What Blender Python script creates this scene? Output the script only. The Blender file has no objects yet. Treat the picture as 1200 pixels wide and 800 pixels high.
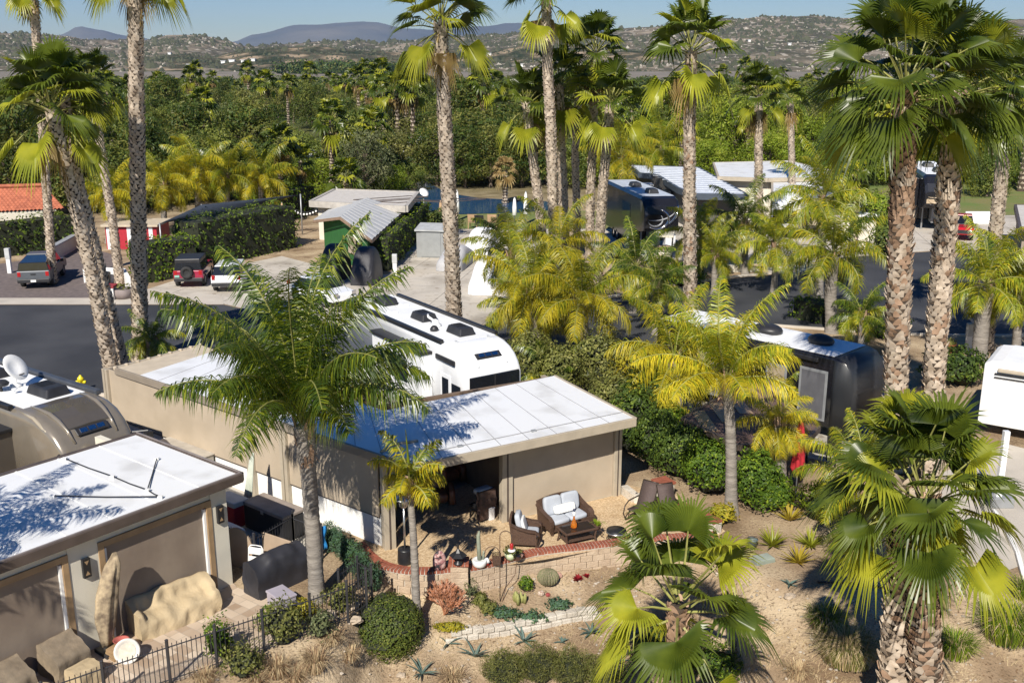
import bpy, math, random
from mathutils import Vector, Matrix, noise
R = math.radians
SC = bpy.context.scene
COL = SC.collection

# ------------------------------------------------------------------ camera
FPX, CAMH = 1197.0, 14.0
PITCH = math.atan(325 / FPX)
cam_d = bpy.data.cameras.new('camera')
cam_d.sensor_width = 36.0
cam_d.lens = FPX / 1200 * 36.0
cam_d.clip_start = 0.5
cam_d.clip_end = 60000
cam = bpy.data.objects.new('camera', cam_d)
cam.location = (0, 0, CAMH)
cam.rotation_euler = (math.pi / 2 - PITCH, 0, 0)
COL.objects.link(cam)
SC.camera = cam

# ------------------------------------------------------------------ daylight
SUN_EL = R(40)
SUN_TO = Vector((-0.27, -0.963, 0)).normalized()          # horizontal direction towards the sun
W = bpy.data.worlds.new('World')
SC.world = W
W.use_nodes = True
nt = W.node_tree
sky = nt.nodes.new('ShaderNodeTexSky')
sky.sky_type = 'NISHITA'
sky.sun_disc = False
sky.sun_elevation = SUN_EL
sky.sun_rotation = math.atan2(SUN_TO.x, SUN_TO.y)
sky.air_density = 1.0
sky.dust_density = 0.1
sky.ozone_density = 2.5
nt.nodes['Background'].inputs[1].default_value = 0.06
hsv = nt.nodes.new('ShaderNodeHueSaturation')
hsv.inputs['Saturation'].default_value = 1.5
hsv.inputs['Hue'].default_value = .512
nt.links.new(sky.outputs[0], hsv.inputs['Color'])
nt.links.new(hsv.outputs[0], nt.nodes['Background'].inputs[0])
sun_d = bpy.data.lights.new('sun', 'SUN')
sun_d.energy = 5.0
sun_d.angle = R(0.53)
sun_d.color = (1.0, 0.935, 0.83)
sun = bpy.data.objects.new('sun', sun_d)
dvec = Vector((SUN_TO.x * math.cos(SUN_EL), SUN_TO.y * math.cos(SUN_EL), math.sin(SUN_EL)))
sun.rotation_euler = dvec.to_track_quat('Z', 'Y').to_euler()
sun.location = (-30, -30, 60)
COL.objects.link(sun)
VS = SC.view_settings
VS.view_transform = 'Standard'
VS.look = 'None'
VS.gamma = 1.0
VS.exposure = 0.45
VS.use_curve_mapping = False
try:
    SC.cycles.max_bounces = 6
    SC.cycles.diffuse_bounces = 3
    SC.cycles.glossy_bounces = 2
    SC.cycles.transmission_bounces = 3
    SC.cycles.volume_bounces = 0
    SC.cycles.use_adaptive_sampling = True
except Exception:
    pass

# ------------------------------------------------------------------ pixel helpers (photo of 1200 x 800)
CP, SP = math.cos(PITCH), math.sin(PITCH)
def ray(px, py):
    u = (px - 600) / FPX
    v = -(py - 400) / FPX
    return u, CP + v * SP, -SP + v * CP
def at(px, py, z=0.0):
    d = ray(px, py)
    t = (z - CAMH) / d[2]
    return Vector((d[0] * t, d[1] * t, z))
def atY(px, py, Y):
    d = ray(px, py)
    t = Y / d[1]
    return Vector((d[0] * t, Y, CAMH + d[2] * t))

# ------------------------------------------------------------------ mesh builder
class MB:
    def __init__(s):
        s.v = []; s.f = []; s.m = []
    def add(s, vs, fs, mi=0):
        o = len(s.v)
        s.v.extend([tuple(p) for p in vs])
        for q in fs:
            s.f.append(tuple(i + o for i in q)); s.m.append(mi)
    def box(s, x0, x1, y0, y1, z0, z1, mi=0, rz=0, tp=0):
        cx, cy = (x0 + x1) / 2, (y0 + y1) / 2
        c, n = math.cos(rz), math.sin(rz)
        vs = []
        for z, k in ((z0, 0), (z1, tp)):
            for x, y in ((x0 + k, y0 + k), (x1 - k, y0 + k), (x1 - k, y1 - k), (x0 + k, y1 - k)):
                dx, dy = x - cx, y - cy
                vs.append((cx + dx * c - dy * n, cy + dx * n + dy * c, z))
        s.add(vs, [(3, 2, 1, 0), (4, 5, 6, 7), (0, 1, 5, 4), (1, 2, 6, 5), (2, 3, 7, 6), (3, 0, 4, 7)], mi)
    def prism(s, poly, z0, z1, mi=0):
        n = len(poly)
        a = sum(poly[i][0] * poly[(i + 1) % n][1] - poly[(i + 1) % n][0] * poly[i][1] for i in range(n))
        if a < 0: poly = poly[::-1]
        g = lambda z, p: z(p) if callable(z) else z
        vs = [(p[0], p[1], g(z0, p)) for p in poly] + [(p[0], p[1], g(z1, p)) for p in poly]
        fs = [tuple(range(n - 1, -1, -1)), tuple(range(n, 2 * n))]
        fs += [(i, (i + 1) % n, n + (i + 1) % n, n + i) for i in range(n)]
        s.add(vs, fs, mi)
    def sheet(s, poly, z, mi=0):
        n = len(poly)
        a = sum(poly[i][0] * poly[(i + 1) % n][1] - poly[(i + 1) % n][0] * poly[i][1] for i in range(n))
        if a < 0: poly = poly[::-1]
        s.add([(p[0], p[1], z) for p in poly], [tuple(range(n))], mi)
    def tube(s, pts, r, n=6, mi=0, cap=True):
        pts = [Vector(p) for p in pts]
        rr = r if isinstance(r, (list, tuple)) else [r] * len(pts)
        rings = []
        up = None
        for i, p in enumerate(pts):
            t = (pts[min(i + 1, len(pts) - 1)] - pts[max(i - 1, 0)])
            t = t.normalized() if t.length > 1e-9 else Vector((0, 0, 1))
            if up is None:
                up = Vector((0, 0, 1)) if abs(t.z) < .9 else Vector((1, 0, 0))
            a = t.cross(up)
            a = a.normalized() if a.length > 1e-6 else t.orthogonal().normalized()
            b = a.cross(t)
            up = b
            rings.append([p + (a * math.cos(2 * math.pi * k / n) + b * math.sin(2 * math.pi * k / n)) * rr[i] for k in range(n)])
        s.loft(rings, mi, cap)
    def loft(s, rings, mi=0, cap=True, closed=True):
        n = len(rings[0]); vs = [p for q in rings for p in q]; fs = []
        for i in range(len(rings) - 1):
            for k in range(n if closed else n - 1):
                fs.append((i * n + k, i * n + (k + 1) % n, (i + 1) * n + (k + 1) % n, (i + 1) * n + k))
        if cap:
            fs.append(tuple(range(n - 1, -1, -1)))
            fs.append(tuple((len(rings) - 1) * n + k for k in range(n)))
        s.add(vs, fs, mi)
    def lathe(s, prof, n=16, c=(0, 0, 0), mi=0, cap=True):
        s.loft([[(c[0] + r * math.cos(2 * math.pi * k / n), c[1] + r * math.sin(2 * math.pi * k / n), c[2] + z) for k in range(n)] for r, z in prof], mi, cap)
    def blob(s, c, rad, n=14, m=9, mi=0, amp=.0, fr=1.0, seed=0):
        rings = []
        for i in range(m + 1):
            th = math.pi * i / m
            th = min(max(th, .03), math.pi - .03)
            rg = []
            for k in range(n):
                ph = 2 * math.pi * k / n
                d = Vector((math.sin(th) * math.cos(ph), math.sin(th) * math.sin(ph), -math.cos(th)))
                q = 1 + amp * noise.noise(d * fr + Vector((seed, seed * 1.7, 0)))
                rg.append((c[0] + d.x * rad[0] * q, c[1] + d.y * rad[1] * q, c[2] + d.z * rad[2] * q))
            rings.append(rg)
        s.loft(rings, mi, True)
    def build(s, name, mats, parent=None, smooth=False, bevel=0, seg=2, label=None):
        me = bpy.data.meshes.new(name)
        me.from_pydata(s.v, [], s.f)
        if not isinstance(mats, (list, tuple)): mats = [mats]
        for q in mats: me.materials.append(q)
        if len(mats) > 1: me.polygons.foreach_set('material_index', s.m)
        if smooth: me.polygons.foreach_set('use_smooth', [True] * len(s.f))
        me.update()
        o = bpy.data.objects.new(name, me)
        COL.objects.link(o)
        if parent is not None: o.parent = parent
        if bevel:
            b = o.modifiers.new('bevel', 'BEVEL'); b.width = bevel; b.segments = seg; b.limit_method = 'ANGLE'
        if label: o['label'] = label
        return o

def tag(o, label, cat, group=None):
    o['label'] = label; o['category'] = cat
    if group: o['group'] = group
    return o
def thing(name, label, cat, loc=(0, 0, 0), rz=0.0, group=None):
    o = bpy.data.objects.new(name, None)
    o.empty_display_size = .3
    COL.objects.link(o)
    o.location = loc; o.rotation_euler = (0, 0, rz)
    return tag(o, label, cat, group)
def struct(o, kind='structure'):
    o['kind'] = kind
    return o
def kids(o): return [c for c in COL.objects if c.parent == o]
def part(name, mb, mat, par, smooth=False, bevel=0, label=None):
    return mb.build(name, mat, par, smooth, bevel, label=label)
def bx(name, par, mat, x0, x1, y0, y1, z0, z1, bevel=0, rz=0, label=None, tp=0):
    m = MB(); m.box(x0, x1, y0, y1, z0, z1, rz=rz, tp=tp)
    return m.build(name, mat, par, False, bevel, label=label)
def lath(name, par, mat, prof, c=(0, 0, 0), n=18, smooth=True):
    m = MB(); m.lathe(prof, n, c)
    o = m.build(name, mat, par, smooth)
    return o
def tb(name, par, mat, pts, r, n=8, smooth=True):
    m = MB(); m.tube(pts, r, n)
    return m.build(name, mat, par, smooth)
def dup(root, loc, rz=0.0, label=None, group=None, scale=None, children=None):
    r = root.copy(); COL.objects.link(r)
    r.location = loc; r.rotation_euler = (0, 0, rz)
    if scale: r.scale = scale if isinstance(scale, tuple) else (scale,) * 3
    if label: r['label'] = label
    if group: r['group'] = group
    for ch in (children if children is not None else kids(root)):
        c = ch.copy(); COL.objects.link(c); c.parent = r
        for g in kids(ch):
            d = g.copy(); COL.objects.link(d); d.parent = c
    return r

# ------------------------------------------------------------------ materials
def srgb(r, g, b):
    f = lambda c: (c / 255 / 12.92) if c / 255 <= .04045 else ((c / 255 + .055) / 1.055) ** 2.4
    return (f(r), f(g), f(b))
MATS = {}
def M(name, c, r=.6, var=.12, sc=2.5, bump=0.0, bsc=30, metal=0.0, c2=None, spec=.5, coat=0, ramp=(.35, .65), stretch=None, rand=0.0):
    if name in MATS: return MATS[name]
    m = bpy.data.materials.new(name); m.use_nodes = True
    t = m.node_tree; n = t.nodes; L = t.links
    p = n['Principled BSDF']
    p.inputs['Roughness'].default_value = r
    p.inputs['Metallic'].default_value = metal
    p.inputs['Specular IOR Level'].default_value = spec
    if coat: p.inputs['Coat Weight'].default_value = coat
    tc = n.new('ShaderNodeTexCoord')
    src = tc.outputs['Object']
    if stretch:
        mp = n.new('ShaderNodeMapping'); mp.inputs['Scale'].default_value = stretch
        L.new(src, mp.inputs[0]); src = mp.outputs[0]
    nz = n.new('ShaderNodeTexNoise'); nz.inputs['Scale'].default_value = sc; nz.inputs['Detail'].default_value = 5
    L.new(src, nz.inputs['Vector'])
    rp = n.new('ShaderNodeValToRGB')
    rp.color_ramp.elements[0].position, rp.color_ramp.elements[1].position = ramp
    a = c2 if c2 else tuple(k * (1 - var) for k in c)
    b = c if c2 else tuple(min(k * (1 + var), 1) for k in c)
    rp.color_ramp.elements[0].color = (*a, 1); rp.color_ramp.elements[1].color = (*b, 1)
    L.new(nz.outputs[0], rp.inputs[0])
    out = rp.outputs[0]
    if rand:
        oi = n.new('ShaderNodeObjectInfo'); hs = n.new('ShaderNodeHueSaturation')
        mr = n.new('ShaderNodeMapRange'); mr.inputs[3].default_value = 1 - rand; mr.inputs[4].default_value = 1 + rand
        L.new(oi.outputs['Random'], mr.inputs[0]); L.new(mr.outputs[0], hs.inputs['Value']); L.new(out, hs.inputs['Color'])
        out = hs.outputs[0]
    L.new(out, p.inputs['Base Color'])
    if bump:
        n2 = n.new('ShaderNodeTexNoise'); n2.inputs['Scale'].default_value = bsc; n2.inputs['Detail'].default_value = 4
        L.new(src, n2.inputs['Vector'])
        bp = n.new('ShaderNodeBump'); bp.inputs['Strength'].default_value = bump; bp.inputs['Distance'].default_value = .05
        L.new(n2.outputs[0], bp.inputs['Height']); L.new(bp.outputs[0], p.inputs['Normal'])
    MATS[name] = m
    return m
def LEAF(name, c, c2, sc=1.5, r=.45, tr=.35, rand=.18, spec=.2):
    if name in MATS: return MATS[name]
    m = M(name, c, r, sc=sc, c2=c2, rand=rand, spec=spec)
    t = m.node_tree; n = t.nodes; L = t.links
    p = n['Principled BSDF']; out = n['Material Output']
    col = p.inputs['Base Color'].links[0].from_socket
    tl = n.new('ShaderNodeBsdfTranslucent'); mx = n.new('ShaderNodeMixShader'); mx.inputs[0].default_value = tr
    br = n.new('ShaderNodeMixRGB'); br.blend_type = 'MULTIPLY'; br.inputs[0].default_value = 1; br.inputs[2].default_value = (1.5, 1.5, .8, 1)
    L.new(col, br.inputs[1]); L.new(br.outputs[0], tl.inputs[0])
    L.new(p.outputs[0], mx.inputs[1]); L.new(tl.outputs[0], mx.inputs[2]); L.new(mx.outputs[0], out.inputs[0])
    return m
def node_mat(name):
    m = bpy.data.materials.new(name); m.use_nodes = True
    MATS[name] = m
    return m, m.node_tree.nodes, m.node_tree.links, m.node_tree.nodes['Principled BSDF']

white_metal = M('white_roof_panel', (.74, .75, .76), .42, c2=(.58, .58, .575), sc=.9, bump=.06, bsc=2.2, ramp=(.28, .5))
tan_shutter = M('tan_shutter', (.47, .39, .295), .7, c2=(.40, .33, .245), sc=.9, bump=.12, bsc=2.5)
tan_trim = M('tan_trim', (.40, .345, .265), .55, .07)
tan_roof = M('tan_roof', (.52, .44, .33), .6, .08)
white_stucco = M('white_stucco', (.80, .79, .76), .85, .04, 1.5, bump=.15, bsc=60)
cream_stucco = M('cream_stucco', (.64, .60, .50), .85, .05, 1.5, bump=.15, bsc=60)
brown_trim = M('brown_trim', (.085, .065, .055), .5, .15)
wood_trim = M('wood_trim', (.33, .22, .12), .6, .15)
dark_shutter = M('taupe_shutter', (.25, .20, .155), .75, c2=(.20, .155, .12), sc=1.2, bump=.18, bsc=2.2)
black_metal = M('black_metal', (.018, .018, .02), .4, .2)
black_plastic = M('black_plastic', (.025, .025, .028), .45, .2)
grey_metal = M('grey_metal', (.32, .33, .34), .4, .12, metal=.4)
steel = M('brushed_steel', (.6, .6, .6), .3, .1, metal=.9)
glass_dark = M('dark_glass', (.012, .014, .018), .06, .1, spec=.8)
chrome = M('chrome', (.7, .7, .72), .12, .05, metal=1)
rubber = M('rubber', (.02, .02, .02), .8, .2)
white_paint = M('white_paint', (.80, .81, .82), .18, .03, coat=.5)
white_plastic = M('white_plastic', (.75, .75, .74), .4, .05)
concrete = M('concrete', (.46, .43, .38), .85, c2=(.34, .32, .285), sc=.5, bump=.1, bsc=20)
concrete_path = M('pale_concrete', (.52, .47, .40), .85, c2=(.42, .38, .325), sc=.6, bump=.1, bsc=20)
asphalt = M('asphalt', (.050, .052, .058), .85, c2=(.026, .028, .034), sc=.22, bump=.3, bsc=60, ramp=(.38, .62))
# ------------------------------------------------------------------ terrain
def sm(a, b, x):
    t = min(max((x - a) / (b - a), 0), 1)
    return t * t * (3 - 2 * t)
EDGE = [at(*q) for q in [(-600, 1020), (-200, 935), (0, 878), (90, 846), (200, 806), (300, 772), (395, 738), (418, 716), (440, 664), (470, 669), (505, 671),
        (540, 668), (600, 656), (640, 648), (700, 641), (735, 636), (770, 632), (800, 631), (838, 629), (862, 655), (885, 672), (960, 700), (1050, 690), (1200, 705), (1700, 705)]]
EDGE.sort(key=lambda p: p.x)
def edge_y(x):
    if x <= EDGE[0].x: return EDGE[0].y
    for a, b in zip(EDGE, EDGE[1:]):
        if x <= b.x:
            return a.y + (b.y - a.y) * (x - a.x) / max(b.x - a.x, 1e-6)
    return EDGE[-1].y
def hgt(x, y):
    d = edge_y(x) - y
    if d <= 0: return 0.0
    w = sm(-3.7, -3.3, x) * (1 - sm(5.6, 6.4, x))
    ws = sm(-2.4, -2.0, x) * (1 - sm(2.4, 2.9, x))
    zw = -.55 * sm(0, .12, d) - .3 * min(d, 1.5) - .22 * ws * sm(1.5, 1.65, d) - .4 * max(0, d - 1.5)
    zs = -.36 * d
    z = zw * w + zs * (1 - w)
    z += .09 * noise.noise(Vector((x * .8, y * .8, 0))) * min(d, 1) + .03 * noise.noise(Vector((x * 3, y * 3, 5))) * min(d, 1)
    return max(z, -7)
def gp(px, py):                                             # a pixel of the photo on the terrain
    d = ray(px, py); t = 15.0
    while t < 400:
        x, y, z = d[0] * t, d[1] * t, CAMH + d[2] * t
        if z <= hgt(x, y): return Vector((x, y, hgt(x, y)))
        t += .02 if t < 45 else .2
    return at(px, py)
def spread(lo, hi, step, end_lo, end_hi, k=1.22):
    v = [lo + i * step for i in range(int((hi - lo) / step) + 1)]
    s = step; q = v[-1]
    while q < end_hi: s *= k; q += s; v.append(q)
    s = step; q = v[0]; a = []
    while q > end_lo: s *= k; q -= s; a.append(q)
    return a[::-1] + v
xs = spread(-17, 17, .2, -16000, 16000)
ys = spread(14, 32, .2, -60, 19000)
g = MB()
g.v = [(x, y, hgt(x, y)) for y in ys for x in xs]
nx = len(xs)
g.f = [(j * nx + i, j * nx + i + 1, (j + 1) * nx + i + 1, (j + 1) * nx + i) for j in range(len(ys) - 1) for i in range(nx - 1)]
g.m = [0] * len(g.f)
dirt, n, L, p = node_mat('dry_dirt')
p.inputs['Roughness'].default_value = .95; p.inputs['Specular IOR Level'].default_value = .1
tc = n.new('ShaderNodeTexCoord')
def noi(sc, det=6, src=None, dist=0):
    q = n.new('ShaderNodeTexNoise'); q.inputs['Scale'].default_value = sc; q.inputs['Detail'].default_value = det; q.inputs['Distortion'].default_value = dist
    L.new(src or tc.outputs['Object'], q.inputs['Vector']); return q.outputs[0]
def ramp(src, stops):
    q = n.new('ShaderNodeValToRGB')
    while len(q.color_ramp.elements) < len(stops): q.color_ramp.elements.new(.5)
    for e, (pos, c) in zip(q.color_ramp.elements, stops):
        e.position = pos; e.color = (*c, 1)
    L.new(src, q.inputs[0]); return q.outputs[0]
def mixc(fac, a, b, mode='MIX'):
    q = n.new('ShaderNodeMixRGB'); q.blend_type = mode
    for k, s in ((0, fac), (1, a), (2, b)):
        if isinstance(s, (int, float)): q.inputs[k].default_value = s
        elif isinstance(s, tuple): q.inputs[k].default_value = (*s, 1)
        else: L.new(s, q.inputs[k])
    return q.outputs[0]
base = ramp(noi(.5), [(.3, (.17, .115, .07)), (.48, (.31, .225, .145)), (.68, (.48, .38, .255))])
mp = n.new('ShaderNodeMapping'); mp.inputs['Scale'].default_value = (9, 38, 9); mp.inputs['Rotation'].default_value = (0, 0, .5)
L.new(tc.outputs['Object'], mp.inputs[0])
straw = ramp(noi(1.0, 4, mp.outputs[0], 1.5), [(.52, (0, 0, 0)), (.68, (1, 1, 1))])
pat = ramp(noi(.9, 4), [(.45, (0, 0, 0)), (.6, (1, 1, 1))])
c1 = mixc(mixc(1.0, straw, pat, 'MULTIPLY'), base, (.56, .45, .29))
c1 = mixc(ramp(noi(14, 3), [(.56, (0, 0, 0)), (.66, (.75, .75, .75))]), c1, (.13, .095, .06))
far = mixc(ramp(noi(.012, 8), [(.4, (0, 0, 0)), (.6, (1, 1, 1))]), (.055, .075, .022), (.11, .11, .045))
sx = n.new('ShaderNodeSeparateXYZ'); L.new(tc.outputs['Object'], sx.inputs[0])
mr = n.new('ShaderNodeMapRange'); mr.inputs[1].default_value = 90; mr.inputs[2].default_value = 140; L.new(sx.outputs[1], mr.inputs[0])
L.new(mixc(mr.outputs[0], c1, far), p.inputs['Base Color'])
bp = n.new('ShaderNodeBump'); bp.inputs['Strength'].default_value = .6; bp.inputs['Distance'].default_value = .06
L.new(noi(16, 6), bp.inputs['Height']); L.new(bp.outputs[0], p.inputs['Normal'])
struct(g.build('ground', dirt, smooth=True))

def sheet(name, px, z, m, world=False):
    b = MB(); b.sheet([(q if world else at(q[0], q[1], z)) for q in px], z)
    return struct(b.build(name, m))
# loose straw and stalks lying on the slope
rng = random.Random(3)
straw_m = M('dry_straw', (.55, .43, .25), .8, c2=(.36, .26, .14))
b = MB()
for i in range(15000):
    x = rng.uniform(-9, 14); d = rng.random() ** .8 * 6 + .15
    y = edge_y(x) - d
    if noise.noise(Vector((x * .7, y * .7, 9))) < -.12: continue
    a = rng.gauss(.6, .7); l = rng.uniform(.08, .36); z = hgt(x, y) + .012
    x2, y2 = x + math.cos(a) * l, y + math.sin(a) * l; z2 = hgt(x2, y2) + rng.uniform(.01, .06)
    nx_, ny_ = -math.sin(a) * .006, math.cos(a) * .006
    b.add([(x - nx_, y - ny_, z), (x + nx_, y + ny_, z), (x2, y2, z2)], [(0, 1, 2)])
struct(b.build('dry_straw', straw_m), 'stuff')
litter_m = M('brown_leaf_litter', (.16, .095, .05), .9, .4, 6)
b = MB()
for i in range(3600):
    x = rng.uniform(-9, 14); y = edge_y(x) - rng.random() ** .7 * 6 - .2
    if noise.noise(Vector((x * .55, y * .55, 31))) < .02: continue
    s = rng.uniform(.02, .06); a = rng.uniform(0, 6.28); z = hgt(x, y) + .012; u = Vector((math.cos(a), math.sin(a), rng.uniform(-.1, .4))) * s; v = Vector((-math.sin(a), math.cos(a), rng.uniform(-.2, .3))) * s * .5; c = Vector((x, y, z))
    b.add([c - u, c + v, c + u, c - v], [(0, 3, 2), (0, 2, 1)])
struct(b.build('leaf_litter', litter_m), 'stuff')
stone_m = M('small_stone', (.36, .31, .25), .9, .3)
b = MB()
for i in range(1300):
    x = rng.uniform(-9, 14); y = edge_y(x) - rng.random() * 5 - .2; s = rng.uniform(.012, .05)
    b.blob((x, y, hgt(x, y) + s * .3), (s * rng.uniform(.8, 1.4), s, s * .7), 6, 4, amp=.3, seed=i)
struct(b.build('gravel', stone_m), 'stuff')

# pavement, roads, paths
sheet('lawn', [(405, 247), (720, 247), (745, 238), (880, 190), (1200, 190), (1230, 240), (1230, 252), (745, 252), (720, 268), (400, 268)], .03,
      M('lawn_grass', (.12, .17, .035), .9, c2=(.19, .17, .06), sc=.25, bump=.3))
pond_m, n, L, p = node_mat('sky_tinted_water')
p.inputs['Base Color'].default_value = (.02, .07, .16, 1); p.inputs['Roughness'].default_value = .08  # blue base colour carries the reflection of the sky
w_ = n.new('ShaderNodeTexNoise'); w_.inputs['Scale'].default_value = 2.0; bq = n.new('ShaderNodeBump'); bq.inputs['Strength'].default_value = .12
L.new(w_.outputs[0], bq.inputs['Height']); L.new(bq.outputs[0], p.inputs['Normal'])
sheet('pond', [(462, 213), (500, 213), (524, 226), (560, 232), (640, 236), (655, 245), (610, 249), (540, 251), (500, 246), (470, 232)], .06, pond_m)
sheet('street', [(-220, 357), (262, 357), (330, 372), (430, 384), (540, 386), (640, 366), (760, 340), (860, 326), (925, 320), (985, 302), (1100, 294), (1300, 292),
      (1330, 394), (1100, 393), (1000, 388), (890, 380), (760, 408), (620, 424), (440, 428), (300, 445), (137, 462), (-220, 478)], .004, asphalt)
def slab_mat(name, c, size, ang):
    global n, L, tc
    m, n, L, p_ = node_mat(name); p_.inputs['Roughness'].default_value = .85
    tc = n.new('ShaderNodeTexCoord'); mp_ = n.new('ShaderNodeMapping'); mp_.inputs['Rotation'].default_value = (0, 0, ang); L.new(tc.outputs['Object'], mp_.inputs[0])
    b_ = n.new('ShaderNodeTexBrick'); b_.offset = 0; b_.inputs['Scale'].default_value = 1; b_.inputs['Brick Width'].default_value = size; b_.inputs['Row Height'].default_value = size; b_.inputs['Mortar Size'].default_value = .03; b_.inputs['Mortar Smooth'].default_value = .3
    b_.inputs['Color1'].default_value = (*c, 1); b_.inputs['Color2'].default_value = (*[k * .9 for k in c], 1); b_.inputs['Mortar'].default_value = (*[k * .45 for k in c], 1); L.new(mp_.outputs[0], b_.inputs['Vector'])
    st = ramp(noi(.35, 8), [(.3, (.62, .60, .57)), (.5, (1, 1, 1)), (.75, (1.0, .97, .92))])
    sp = ramp(noi(2.2, 3), [(.60, (1, 1, 1)), (.70, (.62, .58, .53))])
    L.new(mixc(1.0, mixc(1.0, b_.outputs[0], st, 'MULTIPLY'), sp, 'MULTIPLY'), p_.inputs['Base Color'])
    return m
drive_m = slab_mat('jointed_concrete', (.52, .475, .41), 4.2, .2); lot_m = slab_mat('jointed_lot_concrete', (.45, .42, .37), 3.6, .55)
sheet('driveway', [(262, 356), (170, 356), (150, 346), (225, 322), (330, 300), (400, 318), (455, 322), (500, 262), (560, 258), (640, 262), (660, 320), (640, 365), (540, 385), (430, 383), (330, 371)], .006, drive_m)
sheet('sidewalk', [(-220, 356.5), (-220, 349), (120, 349), (170, 345), (262, 347), (262, 356.5)], .010, concrete_path)
pav_m = M('dusk_paver', (.17, .135, .125), .85, c2=(.11, .09, .085), sc=3, bump=.2, bsc=12)
sheet('paved_drive', [(-60, 349), (120, 349), (135, 330), (140, 300), (95, 288), (60, 300), (-60, 318)], .006, pav_m)
sheet('court', [(640, 258), (760, 300), (930, 322), (985, 302), (1100, 293), (1210, 292), (1210, 250), (1100, 252), (900, 236), (760, 250)], .008, drive_m)
# kerbs: real steps along the street
def kerb(px, name='kerb', h=.12, w=.16, m=concrete_path):
    pts = [at(*q) for q in px]; b = MB()
    for a, c in zip(pts, pts[1:]):
        d = (c - a); l = d.length; d.normalize(); nn = Vector((-d.y, d.x, 0)) * w / 2
        b.prism([(a - nn)[:2], (c - nn)[:2], (c + nn)[:2], (a + nn)[:2]], 0, h)
    return struct(b.build(name, m))
kerb([(-220, 479), (137, 463), (200, 456)])
kerb([(620, 425), (760, 409), (890, 381), (1000, 389), (1100, 394), (1330, 395)])
kerb([(680, 357), (760, 339), (860, 325), (925, 319)])
struct(MB().build('pad', concrete)) if False else None
sheet('lot_concrete', [(137, 464), (300, 447), (440, 430), (560, 430), (600, 450), (720, 505), (600, 560), (440, 600), (300, 680), (240, 560), (60, 560), (-250, 640), (-220, 480)], .004, lot_m)
sheet('right_lot', [(800, 455), (890, 402), (1000, 412), (1060, 420), (1010, 520), (990, 545), (870, 520), (800, 500)], .004, lot_m)
sheet('neighbour_drive', [(1010, 612), (1090, 560), (1180, 520), (1260, 540), (1260, 640), (1180, 668), (1090, 645)], .004, concrete_path)

# exposed aggregate patio and tumbled pavers
agg, n, L, p = node_mat('pebble_aggregate')
p.inputs['Roughness'].default_value = .85
tc = n.new('ShaderNodeTexCoord')
vo = n.new('ShaderNodeTexVoronoi'); vo.inputs['Scale'].default_value = 26; L.new(tc.outputs['Object'], vo.inputs['Vector'])
hs = n.new('ShaderNodeSeparateColor'); L.new(vo.outputs['Color'], hs.inputs[0])
c1 = ramp(hs.outputs[0], [(.0, (.25, .16, .085)), (.5, (.50, .36, .205)), (1, (.66, .52, .34))])
c1 = mixc(.35, c1, ramp(noi(.7), [(.35, (.42, .28, .15)), (.65, (.60, .46, .30))]))
L.new(c1, p.inputs['Base Color'])
bp = n.new('ShaderNodeBump'); bp.inputs['Strength'].default_value = .3; bp.inputs['Distance'].default_value = .02; L.new(vo.outputs['Distance'], bp.inputs['Height']); L.new(bp.outputs[0], p.inputs['Normal'])
tile, n, L, p = node_mat('travertine_paver')
p.inputs['Roughness'].default_value = .8
tc = n.new('ShaderNodeTexCoord')
mp = n.new('ShaderNodeMapping'); mp.inputs['Rotation'].default_value = (0, 0, R(36)); L.new(tc.outputs['Object'], mp.inputs[0])
br = n.new('ShaderNodeTexBrick'); L.new(mp.outputs[0], br.inputs['Vector'])
br.inputs['Scale'].default_value = 1.0; br.inputs['Brick Width'].default_value = .46; br.inputs['Row Height'].default_value = .3; br.inputs['Mortar Size'].default_value = .008
br.offset = .42; br.squash = .62; br.squash_frequency = 3; br.inputs['Bias'].default_value = -.1
br.inputs['Color1'].default_value = (.30, .205, .13, 1); br.inputs['Color2'].default_value = (.64, .53, .41, 1); br.inputs['Mortar'].default_value = (.30, .26, .21, 1)
L.new(mixc(.3, br.outputs[0], ramp(noi(1.3), [(.3, (.36, .27, .2)), (.7, (.62, .52, .42))])), p.inputs['Base Color'])
bp = n.new('ShaderNodeBump'); bp.inputs['Strength'].default_value = .3; bp.inputs['Distance'].default_value = .02; L.new(br.outputs[1], bp.inputs['Height']); bp.invert = True; L.new(bp.outputs[0], p.inputs['Normal'])
sheet('patio', [(424, 650), (445, 663), (470, 671), (505, 673), (540, 669), (600, 661), (640, 655), (700, 644), (735, 638), (770, 633), (836, 631), (850, 622), (790, 578), (745, 570), (700, 560), (560, 560), (480, 600), (455, 630)], .012, agg)
sheet('paver_patio', [(-260, 940), (0, 872), (90, 840), (200, 800), (300, 766), (360, 742), (335, 702), (278, 688), (255, 660), (-260, 800)], .012, tile)

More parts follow.
